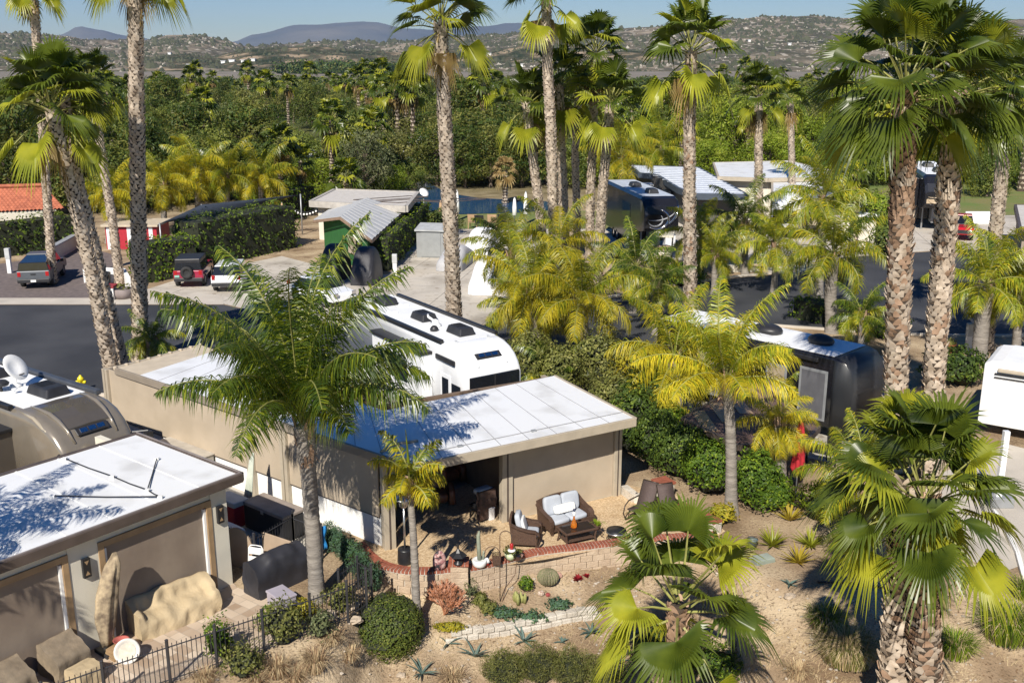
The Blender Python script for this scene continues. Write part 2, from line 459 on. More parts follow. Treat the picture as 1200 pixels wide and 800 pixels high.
# ------------------------------------------------------------------ hills beyond the valley
def hill(name, sky, Y, depth, mt, amp, fr, nu=170, nv=34, z0=0, seed=0, kind='structure'):
    pts = [atY(x, y, Y) for x, y in sky]
    b = MB(); v = []
    x0, x1 = pts[0].x, pts[-1].x
    def prof(x):
        for a, c in zip(pts, pts[1:]):
            if x <= c.x:
                t = (x - a.x) / (c.x - a.x); t = t * t * (3 - 2 * t)
                return a.z + (c.z - a.z) * t
        return pts[-1].z
    for j in range(nv + 1):
        t = j / nv
        y = Y - depth + depth * 1.35 * t
        q = min(t * 1.35, 1)
        e = sm(0, 1, q) ** .9 if t * 1.35 <= 1 else 1 - .5 * (t * 1.35 - 1)
        for i in range(nu + 1):
            x = (x0 + (x1 - x0) * i / nu) * (y / Y)
            P = Vector((x * fr, y * fr, seed))
            h = prof(x * Y / y) * e
            rdg = 1 - 2 * abs(noise.noise(P)); r2 = 1 - 2 * abs(noise.noise(P * 2.7 + Vector((3, 1, 0)))); r3 = noise.noise(P * 7)
            h += amp * (rdg * .55 + r2 * .3 + r3 * .15 - .85) * (.25 + .75 * q) * (1 if q < 1 else .5) * sm(0, .12, q)
            v.append((x, y, z0 + max(h, -5 if q > .05 else -20)))
    b.v = v
    b.f = [(j * (nu + 1) + i, j * (nu + 1) + i + 1, (j + 1) * (nu + 1) + i + 1, (j + 1) * (nu + 1) + i) for j in range(nv) for i in range(nu)]
    b.m = [0] * len(b.f)
    o = b.build(name, mt, smooth=True); o['kind'] = kind
    return o
def hill_mat(name, cols, sc, bump, bsc, rock=None):
    m, n_, L_, p_ = node_mat(name)
    global n, L
    n, L = n_, L_
    p_.inputs['Roughness'].default_value = 1; p_.inputs['Specular IOR Level'].default_value = 0
    global tc
    tc = n.new('ShaderNodeTexCoord')
    c = ramp(noi(sc, 8), cols)
    if rock:
        c = mixc(ramp(noi(rock[0], 6), [(rock[2], (0, 0, 0)), (rock[2] + .08, (.8, .8, .8))]), c, rock[1])
    L.new(c, p_.inputs['Base Color'])
    bp = n.new('ShaderNodeBump'); bp.inputs['Strength'].default_value = 1; bp.inputs['Distance'].default_value = bump
    L.new(noi(bsc, 8), bp.inputs['Height']); L.new(bp.outputs[0], p_.inputs['Normal'])
    return m
hm1 = hill_mat('chaparral_slope', [(.34, (.055, .058, .035)), (.46, (.11, .098, .066)), (.56, (.18, .15, .105)), (.68, (.30, .25, .185))], .009, 14, .03, (.05, (.45, .40, .33), .57))
hm2 = hill_mat('blue_mountain_rock', [(.35, (.09, .10, .09)), (.65, (.16, .15, .12))], .0006, 60, .002)
hill('far_mountains', [(-100, 50), (20, 52), (70, 38), (92, 29), (112, 33), (150, 40), (190, 46), (235, 54), (270, 48), (300, 38), (350, 27), (395, 24), (440, 23), (475, 29), (520, 32), (565, 28), (600, 26), (640, 28), (690, 31), (760, 42), (900, 40), (1100, 40), (1300, 50)], 15000, 3800, hm2, 120, .00035, seed=4)
hill('rocky_hills', [(-150, 36), (0, 38), (60, 41), (110, 46), (165, 46), (200, 41), (232, 40), (262, 46), (290, 54), (330, 52), (400, 47), (450, 50), (520, 44), (585, 41), (650, 34), (700, 39), (745, 33), (800, 29), (850, 21), (905, 18), (950, 19), (1010, 22), (1100, 26), (1210, 22), (1350, 28)], 3600, 1750, hm1, 26, .0022, nu=260, nv=60, seed=9)
hm3 = hill_mat('sandy_bluff_soil', [(.38, (.03, .04, .018)), (.52, (.085, .075, .045)), (.64, (.34, .26, .17))], .016, 5, .06)
hill('sandy_bluffs', [(150, 70), (215, 62), (250, 66), (290, 57), (330, 55), (370, 54), (420, 58), (470, 60), (520, 57), (570, 60), (620, 52), (660, 55), (720, 58), (800, 62), (900, 60), (1000, 66)], 2500, 420, hm3, 12, .006, nu=200, nv=26, seed=2)
tc = None
# scrub and rocks on the slopes
def scrub(src, n, name, mt, lo, hi, seed, flat=.8, zmin=4):
    rg = random.Random(seed); me = src.data; P = me.polygons; b = MB(); k = 0
    while k < n:
        f = P[rg.randrange(len(P))]; vs = [me.vertices[i].co for i in f.vertices]
        u, v = rg.random(), rg.random()
        c = vs[0].lerp(vs[1], u).lerp(vs[3].lerp(vs[2], u), v)
        if c.z < zmin or (f.normal.y > .02): 
            if rg.random() < .9: continue
        if noise.noise(c * .004 + Vector((seed, 0, 0))) < rg.uniform(-.5, .25): k += .2; continue
        s = rg.uniform(lo, hi) * (.6 + rg.random() ** 3); k += 1; a0 = rg.uniform(0, 6.28)
        b.add([c + Vector((s * math.cos(a0 + j * 1.257) * rg.uniform(.7, 1.3), s * math.sin(a0 + j * 1.257), -s * .3)) for j in range(5)] + [c + Vector((rg.uniform(-.3, .3) * s, 0, s * flat)), c + Vector((s * .5 * math.cos(a0), s * .5 * math.sin(a0), s * flat * .8))],
              [(0, 1, 6), (1, 2, 5, 6), (2, 3, 5), (3, 4, 5), (4, 0, 6, 5)])
    return struct(b.build(name, mt), 'stuff')
hr_ = [o for o in COL.objects if o.name == 'rocky_hills'][0]; hb_ = [o for o in COL.objects if o.name == 'sandy_bluffs'][0]
bush_m = M('hill_bush', (.075, .078, .038), 1, c2=(.042, .046, .022), sc=.02); rockh_m = M('hill_boulder', (.42, .38, .31), 1, c2=(.25, .22, .18), sc=.03)
scrub(hr_, 8000, 'hill_scrub', bush_m, 5, 11, 1); scrub(hr_, 5200, 'hill_rocks', rockh_m, 1.6, 4.5, 2, .8); scrub(hb_, 2600, 'bluff_scrub', bush_m, 3, 6, 3, zmin=2)
river_m = M('riverbed_scrub', (.25, .205, .16), 1, c2=(.14, .125, .085), sc=.02)
sheet('riverbed', [(-700, 84), (1900, 84), (1900, 93), (-700, 93)], .25, river_m)
sheet('valley_road', [(250, 79.3), (450, 80.0), (640, 81.5), (640, 82.4), (450, 81.6), (250, 80.6)], .6, concrete_path)

# white houses of the valley stand where the sight lines meet the hills
bpy.context.view_layer.update()
VALLEY = []
for x, y, w in [(262, 74, 9), (272, 72.5, 12), (285, 73, 7), (297, 71.5, 8), (222, 78, 9), (199, 64, 7), (455, 76, 12), (573, 65, 10), (610, 78, 9), (925, 53, 7), (878, 49, 6)]:
    hit = SC.ray_cast(bpy.context.evaluated_depsgraph_get(), Vector((0, 0, CAMH)), Vector(ray(x, y)).normalized())
    VALLEY.append((hit[1].copy() if hit[0] else at(x, max(y, 80)), w))
# ------------------------------------------------------------------ foliage materials
fan_g = LEAF('fan_leaf_green', (.125, .160, .018), (.042, .068, .009), 1.2, r=.34, spec=.35)
fan_y = LEAF('fan_leaf_lime', (.36, .36, .03), (.19, .22, .018), 1.2, r=.36, spec=.35)
fan_d = LEAF('dry_fan_leaf', (.36, .27, .12), (.20, .13, .05), 2)
stalk_m = LEAF('palm_stalk', (.30, .30, .09), (.20, .20, .06), 3, tr=.1)
q_g = LEAF('feather_leaf_green', (.115, .165, .024), (.04, .078, .012), 1.5, r=.33, spec=.45)
q_l = LEAF('feather_leaf_lime', (.30, .32, .024), (.15, .20, .016), 1.5, r=.36, spec=.4)
q_y = LEAF('feather_leaf_yellow', (.56, .46, .03), (.36, .31, .018), 1.5)
boot_p = M('pale_palm_boot', (.66, .56, .45), .85, c2=(.44, .35, .26), sc=4, rand=.1)
boot_b = M('brown_palm_boot', (.46, .31, .21), .85, c2=(.30, .19, .12), sc=4)
trunk_d = M('shadow_dark_core', (.06, .042, .028), .9, .3, 6)  # dark tone paints the shadow in the gaps between boots
ring_m = M('ringed_grey_trunk', (.30, .27, .235), .9, c2=(.17, .15, .13), sc=2.0, bump=.6, bsc=7, stretch=(1, 1, 6))

def fan_leaf(b, hub, d, side, nrm, Rr, N, droop, mi, rng, span=2.0):
    up = Vector((0, 0, 1))
    def P(phi, r, lift=0.0):
        q = hub + (d * math.cos(phi) + side * math.sin(phi)) * (r * Rr) + nrm * (abs(math.sin(phi)) * .34 * r * Rr + lift)
        return q - up * (droop * (r ** 2.4) * Rr)
    o = len(b.v)
    vs = [hub]; fs = []
    dp = 2 * span / N
    for k in range(N + 1):
        vs.append(P(-span + k * dp, .50))
    for k in range(N):
        pm = -span + (k + .5) * dp
        hw = dp * .27
        rt = rng.uniform(.9, 1.05) * (1 - .22 * abs(pm) / span)
        j = rng.uniform(-.05, .05)
        i0 = len(vs)
        td = rng.uniform(.02, .2) * Rr * (.6 + droop)
        vs += [P(pm, .48, dp * Rr * .33), P(pm - hw + j, .77 * rt) - up * td * .25, P(pm + hw + j, .77 * rt) - up * td * .25, P(pm + j * 1.6, rt * 1.04) - up * td * 1.3]
        fs += [(0, 1 + k, i0), (0, i0, 2 + k), (1 + k, i0 + 1, i0), (i0, i0 + 2, 2 + k), (i0, i0 + 1, i0 + 2), (i0 + 1, i0 + 3, i0 + 2)]
    b.add(vs, fs, mi)

def fan_crown(seed, n, Rr, Lp, N, dry=6, lime=.35, low=-.75, shag=0, hang=0):
    rng = random.Random(seed); b = MB()
    for i in range(n + dry):
        t = i / (n + dry - 1)
        az = i * 2.39996 + rng.uniform(-.25, .25)
        el = 1.25 - t * (1.25 - low) + rng.uniform(-.12, .12)
        if i >= n: el = -1.0 + rng.uniform(-.35, .1)
        elif i >= n - hang: el = rng.uniform(-.75, -.35)
        h = Vector((math.cos(az), math.sin(az), 0)); up = Vector((0, 0, 1))
        d0 = h * math.cos(el) + up * math.sin(el)
        lp = Lp * rng.uniform(.8, 1.15) * (1.0 if i < n else .6)
        base = up * (.35 - .75 * t)
        p1 = base + d0 * lp * .55 + h * .08; p2 = base + d0 * lp * .98 - up * .10 * lp * math.cos(el)
        b.tube([base + h * .1, p1, p2], [.035, .025, .018], 4, 3, False)
        d = (p2 - p1).normalized()
        droop = .08 + .26 * t + rng.uniform(0, .25)
        side = d.cross(up); side = side.normalized() if side.length > .05 else Vector((-h.y, h.x, 0))
        side = (Matrix.Rotation(rng.uniform(-.55, .55), 3, d) @ side)
        nrm = side.cross(d).normalized()
        d = (d - nrm * rng.uniform(.0, .35)).normalized(); nrm = side.cross(d).normalized()
        mi = (1 if (rng.random() < lime or i >= n - hang) else 0) if i < n else 2
        fan_leaf(b, p2, d, side, nrm, Rr * rng.uniform(.82, 1.12) * (1 if i < n else .8), N, droop + (.5 if i >= n else 0), mi, rng, 1.75 + rng.uniform(0, .35))
    for i in range(shag):                                    # skirt of dead stalks under the crown
        az = rng.uniform(0, 6.283); h = Vector((math.cos(az), math.sin(az), 0)); z = rng.uniform(-1.3, -.2)
        l = rng.uniform(.5, 1.1); p = h * .16 + Vector((0, 0, z)); q = p + h * rng.uniform(.12, .4) - Vector((0, 0, l)); s_ = Vector((-h.y, h.x, 0)) * .06
        b.add([p - s_, p + s_, q + s_ * .4, q - s_ * .4], [(0, 1, 2, 3)], 2)
    return pop_mesh(b.build('crown', [fan_g, fan_y, fan_d, stalk_m]))
def pop_mesh(o):
    me = o.data
    bpy.data.objects.remove(o)
    return me
FAN_BIG = [fan_crown(11, 27, 1.22, 1.4, 36, 2, .14, -.2, 8, 5), fan_crown(12, 25, 1.25, 1.45, 36, 2, .18, -.15, 6, 5), fan_crown(17, 33, 1.35, 1.6, 38, 0, .10, -.4, 0, 2), fan_crown(19, 17, 1.25, 1.35, 40, 0, .22, -.25, 0, 3), fan_crown(29, 24, 1.25, 1.35, 38, 0, .2, -.3, 0, 3)]
FAN_MID = [fan_crown(21, 25, 1.1, 1.25, 22, 2, .12, -.15, 8, 5), fan_crown(22, 22, 1.12, 1.3, 22, 1, .16, -.1, 6, 5), fan_crown(23, 26, 1.05, 1.15, 22, 3, .10, -.25, 10, 4)]
FAN_FAR = [fan_crown(31, 20, 1.05, 1.1, 10, 3, .25, -.4, 6, 3), fan_crown(32, 17, 1.1, 1.1, 10, 3, .3, -.3, 6, 4)]

def fan_trunk(path, r0, r1, seed, brown=.0, dens=1.0, pal=.5, step=.115):
    rng = random.Random(seed); b = MB()
    path = [Vector(p) for p in path]
    # resample by quadratic/linear interpolation along the polyline
    L_ = [0]
    for a, c in zip(path, path[1:]): L_.append(L_[-1] + (c - a).length)
    def P(s):
        s = min(max(s, 0), L_[-1])
        for i in range(len(path) - 1):
            if s <= L_[i + 1]:
                return path[i].lerp(path[i + 1], (s - L_[i]) / (L_[i + 1] - L_[i]))
        return path[-1]
    H = L_[-1]
    def rad(s):
        t = s / H
        return (r0 + (r1 - r0) * t) * (1 + .35 * math.exp(-s * 2.2))
    nS = max(8, int(H / .5))
    b.tube([P(H * i / nS) for i in range(nS + 1)], [rad(H * i / nS) * .92 for i in range(nS + 1)], 10, 2)
    s = .25; row = 0
    while s < H - .02:
        r = rad(s); n = max(6, int(2 * math.pi * r / .21))
        c = P(s); ax = (P(s + .3) - P(s - .3)).normalized()
        a = ax.orthogonal().normalized(); a = Vector((1, 0, 0)) - ax * ax.x; a.normalize(); e = ax.cross(a)
        for k in range(n):
            if rng.random() > dens: continue
            ph = 2 * math.pi * (k + .5 * (row % 2)) / n + rng.uniform(-.12, .12)
            o = a * math.cos(ph) + e * math.sin(ph); tt = ax.cross(o)
            w = math.pi * r / n * rng.uniform(.88, 1.22); l = rng.uniform(.15, .25); out = rng.uniform(.03, .10)
            top = s / H
            bi = 1 if brown > 0 and rng.random() < brown * (.25 + 1.3 * sm(.35, .95, top)) + .35 * noise.noise(Vector((c.x, c.y, c.z * 1.5)) + o * .8) else 0
            q = c + o * (r * .9)
            tip = q + ax * l + o * (out + .02)
            sk = tt * rng.uniform(-.05, .05)
            b.add([q - tt * w, q + tt * w, q + ax * l * .55 + tt * w * .75 + o * out * .75 + sk, q + ax * l * .55 - tt * w * .75 + o * out * .75 + sk, tip + tt * w * .28 + sk * 2, tip - tt * w * .28 + sk * 2, q + ax * l * .5],
                  [(0, 1, 2, 3), (3, 2, 4, 5), (1, 6, 2), (0, 3, 6)], bi)
        s += step; row += 1
    return b, P, H

def fan_palm(label, pts, mesh, r0=.33, r1=.27, seed=1, scale=1.0, group=None, brown=0.0, dens=1.0, step=.115, name='fan_palm', rz=None):
    base = Vector(pts[0]); loc = base
    t = thing(name, label, 'palm tree', loc, 0, group)
    b, P, H = fan_trunk([Vector(p) - base for p in pts], r0, r1, seed, brown, dens, step=step)
    b.build('trunk', [boot_p, boot_b, trunk_d], t)
    c = bpy.data.objects.new('crown', mesh); COL.objects.link(c); c.parent = t
    c.location = P(H); c.rotation_euler = (0, 0, rz if rz is not None else seed * 1.37); c.scale = (scale,) * 3
    return t

# ------------------------------------------------------------------ feather palms
def frond(b, base, az, el, Lf, rng, mats, nl=46, lw=.042, ll=.62, curve=1.5, drop=.45, rach=3, twist=0.0):
    h = Vector((math.cos(az), math.sin(az), 0)); up = Vector((0, 0, 1)); sd = Vector((-h.y, h.x, 0))
    pts = []; p = Vector(base); ang = el; n = 12
    for i in range(n + 1):
        pts.append(p.copy())
        dd = h * math.cos(ang) + up * math.sin(ang)
        p = p + dd * (Lf / n) + sd * twist * (i / n) * Lf / n
        ang -= curve / n * (.45 + 1.1 * i / n)
    b.tube(pts, [.035 * (1 - .85 * i / n) + .004 for i in range(n + 1)], 4, rach, False)
    for k in range(nl):
        t = .14 + .86 * (k + rng.random() * .5) / nl
        f = t * n; i = min(int(f), n - 1); q = pts[i].lerp(pts[i + 1], f - i); ax = (pts[i + 1] - pts[i]).normalized()
        l = ll * (math.sin(math.pi * min(t * .86 + .12, 1)) ** .6) * rng.uniform(.85, 1.15)
        nn = sd.cross(ax).normalized()
        for s in (-1, 1):
            o = (sd * s * rng.uniform(.7, 1.0) + ax * rng.uniform(.3, .8) + nn * rng.uniform(-.45, .75)).normalized()
            m1 = q + o * l * .5 - up * drop * l * .12
            tip = q + o * l * .92 - up * drop * l * rng.uniform(.6, 1.2)
            w = ax * lw * .5
            mi = mats[0] if rng.random() < .75 else mats[1]
            b.add([q - w * .6, q + w * .6, m1 + w, m1 - w, tip], [(0, 1, 2, 3), (3, 2, 4)], mi)
def feather_mesh(seed, n, Lf, mix, nl=46, lw=.042, ll=.62, up=1.35, low=-.35, curve=1.7, drop=.5, spear=True):
    rng = random.Random(seed); b = MB()
    for i in range(n):
        t = i / (n - 1); az = i * 2.39996 + rng.uniform(-.3, .3)
        el = up - (up - low) * t ** .8 + rng.uniform(-.1, .1)
        c = rng.random() * .5 + t * .6
        m = (0, 1) if c < mix[0] else ((1, 2) if c < mix[1] else (2, 1))
        L1 = Lf * rng.uniform(.88, 1.1) * (1.18 - .36 * t)
        frond(b, Vector((0, 0, .25 - .3 * t)), az, el, L1, rng, m, nl, lw, ll, curve * rng.uniform(.85, 1.2) * (.68 + .55 * t), drop, 3, rng.uniform(-.3, .3))
    if spear: b.tube([(0, 0, -.1), (.02, 0, .7), (.05, .03, 1.5)], [.05, .035, .008], 5, 1)
    o = b.build('crown', [q_g, q_l, q_y, stalk_m])
    return pop_mesh(o)
def ring_trunk(pts, r0, r1, seed, boots=.6):
    rng = random.Random(seed); b = MB(); pts = [Vector(p) for p in pts]
    tot = (pts[-1] - pts[0]).length; n = max(10, int(tot / .09))
    def P(t):
        f = t * (len(pts) - 1); i = min(int(f), len(pts) - 2); return pts[i].lerp(pts[i + 1], f - i)
    rr = []
    for i in range(n + 1):
        t = i / n
        rr.append((r0 + (r1 - r0) * t) * (1 + .5 * math.exp(-t * tot * 3)) * (1 + (.05 if i % 2 else -.02)) * (1 + .25 * sm(1 - boots / tot * 1.2, 1 - boots / tot * .5, t)))
    b.tube([P(i / n) for i in range(n + 1)], rr, 12, 0)
    for k in range(26):                                       # fibrous leaf bases below the crown
        z = rng.random(); az = rng.uniform(0, 6.283); h = Vector((math.cos(az), math.sin(az), 0)); s_ = Vector((-h.y, h.x, 0))
        q = P(1 - (1 - z) * boots / tot) + h * r1 * 1.0; l = rng.uniform(.3, .6); w = rng.uniform(.04, .09)
        o = rng.uniform(.04, .16)
        b.add([q - s_ * w, q + s_ * w, q + s_ * w * .6 + Vector((0, 0, l)) + h * o, q - s_ * w * .6 + Vector((0, 0, l)) + h * o, q + h * o * .2 + Vector((0, 0, l * .6))], [(0, 1, 2, 3), (1, 4, 2), (0, 3, 4)], 1)
    for k in range(5):
        az = rng.uniform(0, 6.283); h = Vector((math.cos(az), math.sin(az), 0)); q = P(1 - boots / tot * rng.uniform(.6, 1.2)) + h * r1
        b.tube([q, q + h * .12 + Vector((0, 0, .04)), q + h * .2 + Vector((0, 0, -.1))], [.03, .025, .008], 4, 1)
    return b
def feather_palm(label, pts, mesh, r0=.16, r1=.13, seed=1, scale=1.0, group=None, rz=None, boots=.7, name='feather_palm', tilt=0.0):
    base = Vector(pts[0])
    t = thing(name, label, 'palm tree', base, 0, group)
    ring_trunk([Vector(p) - base for p in pts], r0, r1, seed, boots).build('trunk', [ring_m, boot_b], t, smooth=True)
    c = bpy.data.objects.new('crown', mesh); COL.objects.link(c); c.parent = t
    c.location = Vector(pts[-1]) - base; c.rotation_euler = (0, 0, rz if rz is not None else seed * 2.1); c.rotation_euler = (Matrix.Rotation(tilt, 3, 'Y') @ Matrix.Rotation(c.rotation_euler.z, 3, 'Z')).to_euler(); c.scale = (scale,) * 3
    return t

# ------------------------------------------------------------------ leaf clouds: shrubs, hedges, trees
def card(b, p, nrm, s, rng, mi, asp=.55, flat=.35):
    u = nrm.orthogonal().normalized()
    u = (Matrix.Rotation(rng.uniform(0, 6.283), 3, nrm) @ u)
    tilt = Vector((rng.gauss(0, 1), rng.gauss(0, 1), rng.gauss(0, 1))) * flat
    u = (u + tilt).normalized(); v = nrm.cross(u); v = (v + tilt * .5).normalized()
    a = s * rng.uniform(.7, 1.25); w = a * asp
    b.add([p - u * a * .5, p + v * w * .5 + nrm * a * .08, p + u * a * .5, p - v * w * .5 + nrm * a * .08], [(0, 3, 2), (0, 2, 1)], mi)
def cloud(b, c, rad, n, s, rng, mis=(0, 1), inner=.72, asp=.55, amp=.18, fr=1.6, lo=-1.0, flat=.45):
    sd = rng.uniform(0, 50); c = Vector(c)
    k = 0
    while k < n:
        d = Vector((rng.gauss(0, 1), rng.gauss(0, 1), rng.gauss(0, 1))).normalized()
        if d.z < lo: continue
        k += 1
        q = (1 + amp * noise.noise(d * fr + Vector((sd, 0, 0))) * 2) * (inner + (1 - inner) * rng.random() ** .5)
        card(b, c + Vector((d.x * rad[0], d.y * rad[1], d.z * rad[2])) * q, d, s, rng, mis[0] if rng.random() < .62 else rng.choice(mis), asp, flat)
leaf_core = M('dark_inner_core', (.022, .026, .012), 1, .3)  # solid near-black green core filling the inside behind the leaf cards
twig_m = M('grey_twig', (.20, .16, .12), .9, .2)
bark_m = M('tree_bark', (.13, .10, .075), .95, .3, 4)
LG = {
 'pine': (LEAF('pine_needles_dark', (.085, .125, .024), (.03, .055, .012), .4, tr=.2), LEAF('pine_needles_olive', (.205, .20, .045), (.10, .115, .025), .4, tr=.25)),
 'mid': (LEAF('broadleaf_mid_green', (.125, .16, .032), (.052, .08, .017), .4, tr=.25), LEAF('broadleaf_light_green', (.23, .25, .05), (.125, .145, .028), .5, tr=.25)),
 'lime': (LEAF('pepper_leaf_lime', (.22, .29, .025), (.11, .16, .015), .5, tr=.3), LEAF('pepper_leaf_pale', (.34, .38, .05), (.19, .23, .03), .5, tr=.3)),
 'grey': (LEAF('grey_green_leaf', (.16, .18, .08), (.08, .10, .045), .5, tr=.2), LEAF('pale_grey_leaf', (.26, .27, .13), (.15, .16, .075), .5, tr=.2)),
 'hedge': (LEAF('hedge_leaf_deep', (.105, .17, .018), (.045, .09, .010), 1, tr=.25), LEAF('hedge_leaf_bright', (.28, .36, .03), (.14, .21, .018), 1, tr=.3)),
 'dark': (LEAF('shrub_leaf_dark', (.075, .115, .02), (.03, .055, .012), 1, tr=.2), LEAF('shrub_leaf_fresh', (.19, .25, .035), (.10, .15, .02), 1, tr=.25)),
 'yellow': (LEAF('shrub_leaf_yellow', (.42, .36, .03), (.24, .24, .025), 1, tr=.3), LEAF('shrub_leaf_gold', (.52, .38, .04), (.34, .28, .03), 1, tr=.3)),
 'blue': (LEAF('blue_green_needle', (.13, .22, .13), (.05, .105, .065), 1, tr=.2), LEAF('green_needle_fresh', (.10, .19, .05), (.05, .11, .03), 1, tr=.2)),
 'olive': (LEAF('olive_leaf', (.17, .18, .045), (.075, .085, .024), 1, tr=.2), LEAF('olive_leaf_pale', (.30, .29, .09), (.17, .165, .05), 1, tr=.2)),
}
def tree_meshes(seed, kind, H, Rr, lobes, cards, s, conic=0.0, th=.3, asp=.5):
    rng = random.Random(seed); b = MB(); t = MB()
    t.tube([(0, 0, 0), (rng.uniform(-.1, .1), 0, H * .3), (rng.uniform(-.2, .2), .1, H * .75)], [.24, .18, .07], 7)
    for i in range(lobes):
        f = (i + .5) / lobes
        z = th + (1 - th) * f
        w = (1 - conic * f) * math.sqrt(max(1 - ((z - .58) / .52) ** 2, .05))
        az = i * 2.4 + rng.uniform(-.5, .5); rr = Rr * w * rng.uniform(.35, .85)
        c = Vector((math.cos(az) * rr, math.sin(az) * rr, z * H * .95))
        lr = Rr * rng.uniform(.30, .48) * (1 - .4 * conic * f)
        cloud(b, c, (lr, lr, lr * rng.uniform(.55, .8)), cards, s, rng, (0, 1) if rng.random() < .7 else (1, 0), .55, asp, .3)
        t.tube([(0, 0, H * z * .55), tuple(c * .6 + Vector((0, 0, H * z * .25))), tuple(c)], [.09, .06, .02], 4)
    return pop_mesh(b.build('crown', list(LG[kind]))), pop_mesh(t.build('trunk', bark_m))
# ------------------------------------------------------------------ palms near the camera
TALL = 'tall skirted palms around the lots'
def fp(label, px, Y, mesh, r0, r1, seed, scale=1.0, base=None, **k):
    """px: photo points from base to crown, all at depth Y (base on the ground)"""
    pts = [atY(x, y, Y) for x, y in px]
    z0 = hgt(pts[0].x, pts[0].y) - .15
    pts[0].z = z0
    return fan_palm(label, pts, mesh, r0 * .9, r1 * .88, seed, scale, k.pop('group', TALL), **k)
fp('tall palm leaning left beside the street, with bright fans and a pale rough trunk', [(137, 462), (108, 320), (84, 220), (60, 128)], 42.7, FAN_BIG[0], .34, .26, 1, 1.15, step=.13)
fp('shaded leaning palm close behind the leaning palm at the street', [(150, 452), (118, 320), (92, 215), (76, 118)], 44.2, FAN_MID[2], .27, .22, 2, .95)
fp('slender palm beyond the street behind the low white planter wall', [(141, 335), (132, 260), (119, 180), (106, 100)], 65, FAN_MID[0], .30, .25, 3, 1.05)
fp('straight tall palm by the kerb with its crown cut off by the frame', [(164, 425), (163, 300), (160, 120), (158, -45)], 47.6, FAN_BIG[1], .40, .34, 4, 1.0, step=.13)
fp('distant palm crown at the upper left edge, its trunk behind the leaning palm', [(62, 335), (48, 120), (40, 4), (37, -22)], 66, FAN_MID[1], .28, .26, 5, 1.0)
fp('very tall palm standing right behind the white motorhome', [(534, 408), (528, 260), (520, 120), (516, 28)], 48.5, FAN_BIG[1], .42, .33, 6, 1.08, step=.13)
fp('tallest palm of the middle clump, its crown cut by the top edge', [(652, 330), (646, 160), (641, 60), (640, -4)], 62, FAN_MID[0], .36, .30, 7, 1.2)
fp('leftmost palm of the middle clump with lime hanging fans', [(640, 332), (633, 250), (625, 190), (617, 122)], 66, FAN_MID[1], .32, .29, 8, 1.15)
fp('second palm of the middle clump with a dark shaded trunk', [(650, 330), (648, 250), (645, 190), (642, 128)], 68, FAN_MID[2], .28, .26, 9, .95)
fp('middle palm of the clump beside the lawn, with a broad crown', [(664, 330), (661, 250), (658, 180), (655, 100)], 66.5, FAN_MID[0], .32, .29, 10, 1.2)
fp('slim palm at the back of the middle clump', [(676, 325), (676, 250), (674, 180), (678, 112)], 71, FAN_MID[2], .26, .25, 12, 1.0)
fp('highest crowned palm at the right of the middle clump', [(690, 330), (692, 230), (695, 140), (698, 62)], 67.5, FAN_MID[0], .30, .27, 13, 1.2)
fp('rightmost palm of the middle clump with yellow lower fans', [(699, 332), (705, 240), (710, 180), (715, 122)], 65.5, FAN_MID[1], .34, .30, 14, 1.25)
fp('tall palm with reddish upper trunk between the two grey roofs', [(810, 352), (808, 250), (808, 150), (810, 60)], 58, FAN_MID[1], .40, .33, 15, 1.35, brown=.12)
fp('medium palm in front of the white roof behind the gravel court', [(889, 300), (889, 220), (889, 170), (889, 112)], 75, FAN_MID[2], .34, .28, 16, 1.15)
fp('small far palm just left of the big brown trunk', [(929, 270), (928, 200), (927, 150), (926, 118)], 96, FAN_FAR[0], .34, .28, 17, 1.1)
fp('big brown booted palm with a huge dark green crown at the upper right', [(1042, 640), (1050, 440), (1056, 260), (1061, 106)], 29.5, FAN_BIG[2], .36, .37, 18, 1.05, brown=.6, step=.12, rz=1.0)
fp('big palm with a half shaded trunk and one bright fan, right of the brown palm', [(1083, 640), (1095, 430), (1107, 280), (1119, 112)], 32, FAN_BIG[2], .36, .38, 19, 1.0, brown=.15, step=.12, rz=2.2)
fp('pale trunked palm at the right edge before the far court', [(1160, 372), (1166, 280), (1173, 210), (1182, 108)], 50, FAN_BIG[1], .36, .31, 20, 1.05)
NEARP = 'thick palms on the slope in front'
p14 = [atY(1092, 1000, 19), atY(1086, 800, 19), atY(1081, 700, 19), atY(1083, 590, 19)]
fan_palm('nearest palm at lower right, orange brown boots under a wide bright crown', [(p14[0].x, 19, hgt(p14[0].x, 19) - .3)] + p14[1:], FAN_BIG[4], .34, .29, 21, .88, NEARP, brown=.75, step=.11, rz=.6)
p14 = [atY(1040, 1000, 19.5), atY(1047, 800, 19.5), atY(1054, 700, 19.5), atY(1064, 560, 19.5)]
fan_palm('shaded greyish palm trunk standing against the nearest palm at lower right', [(p14[0].x, 19.5, hgt(p14[0].x, 19.5) - .3)] + p14[1:], FAN_BIG[3], .31, .27, 22, .85, NEARP, brown=.1, step=.11, rz=2.9)
a = atY(795, 705, 20.6)
fan_palm('short young palm low on the slope in front of the patio wall', [(a.x, 20.6, hgt(a.x, 20.6) - .2), (a.x, 20.6, a.z - .1)], FAN_BIG[3], .22, .2, 23, 1.08, NEARP, brown=.7, step=.1, rz=.9)

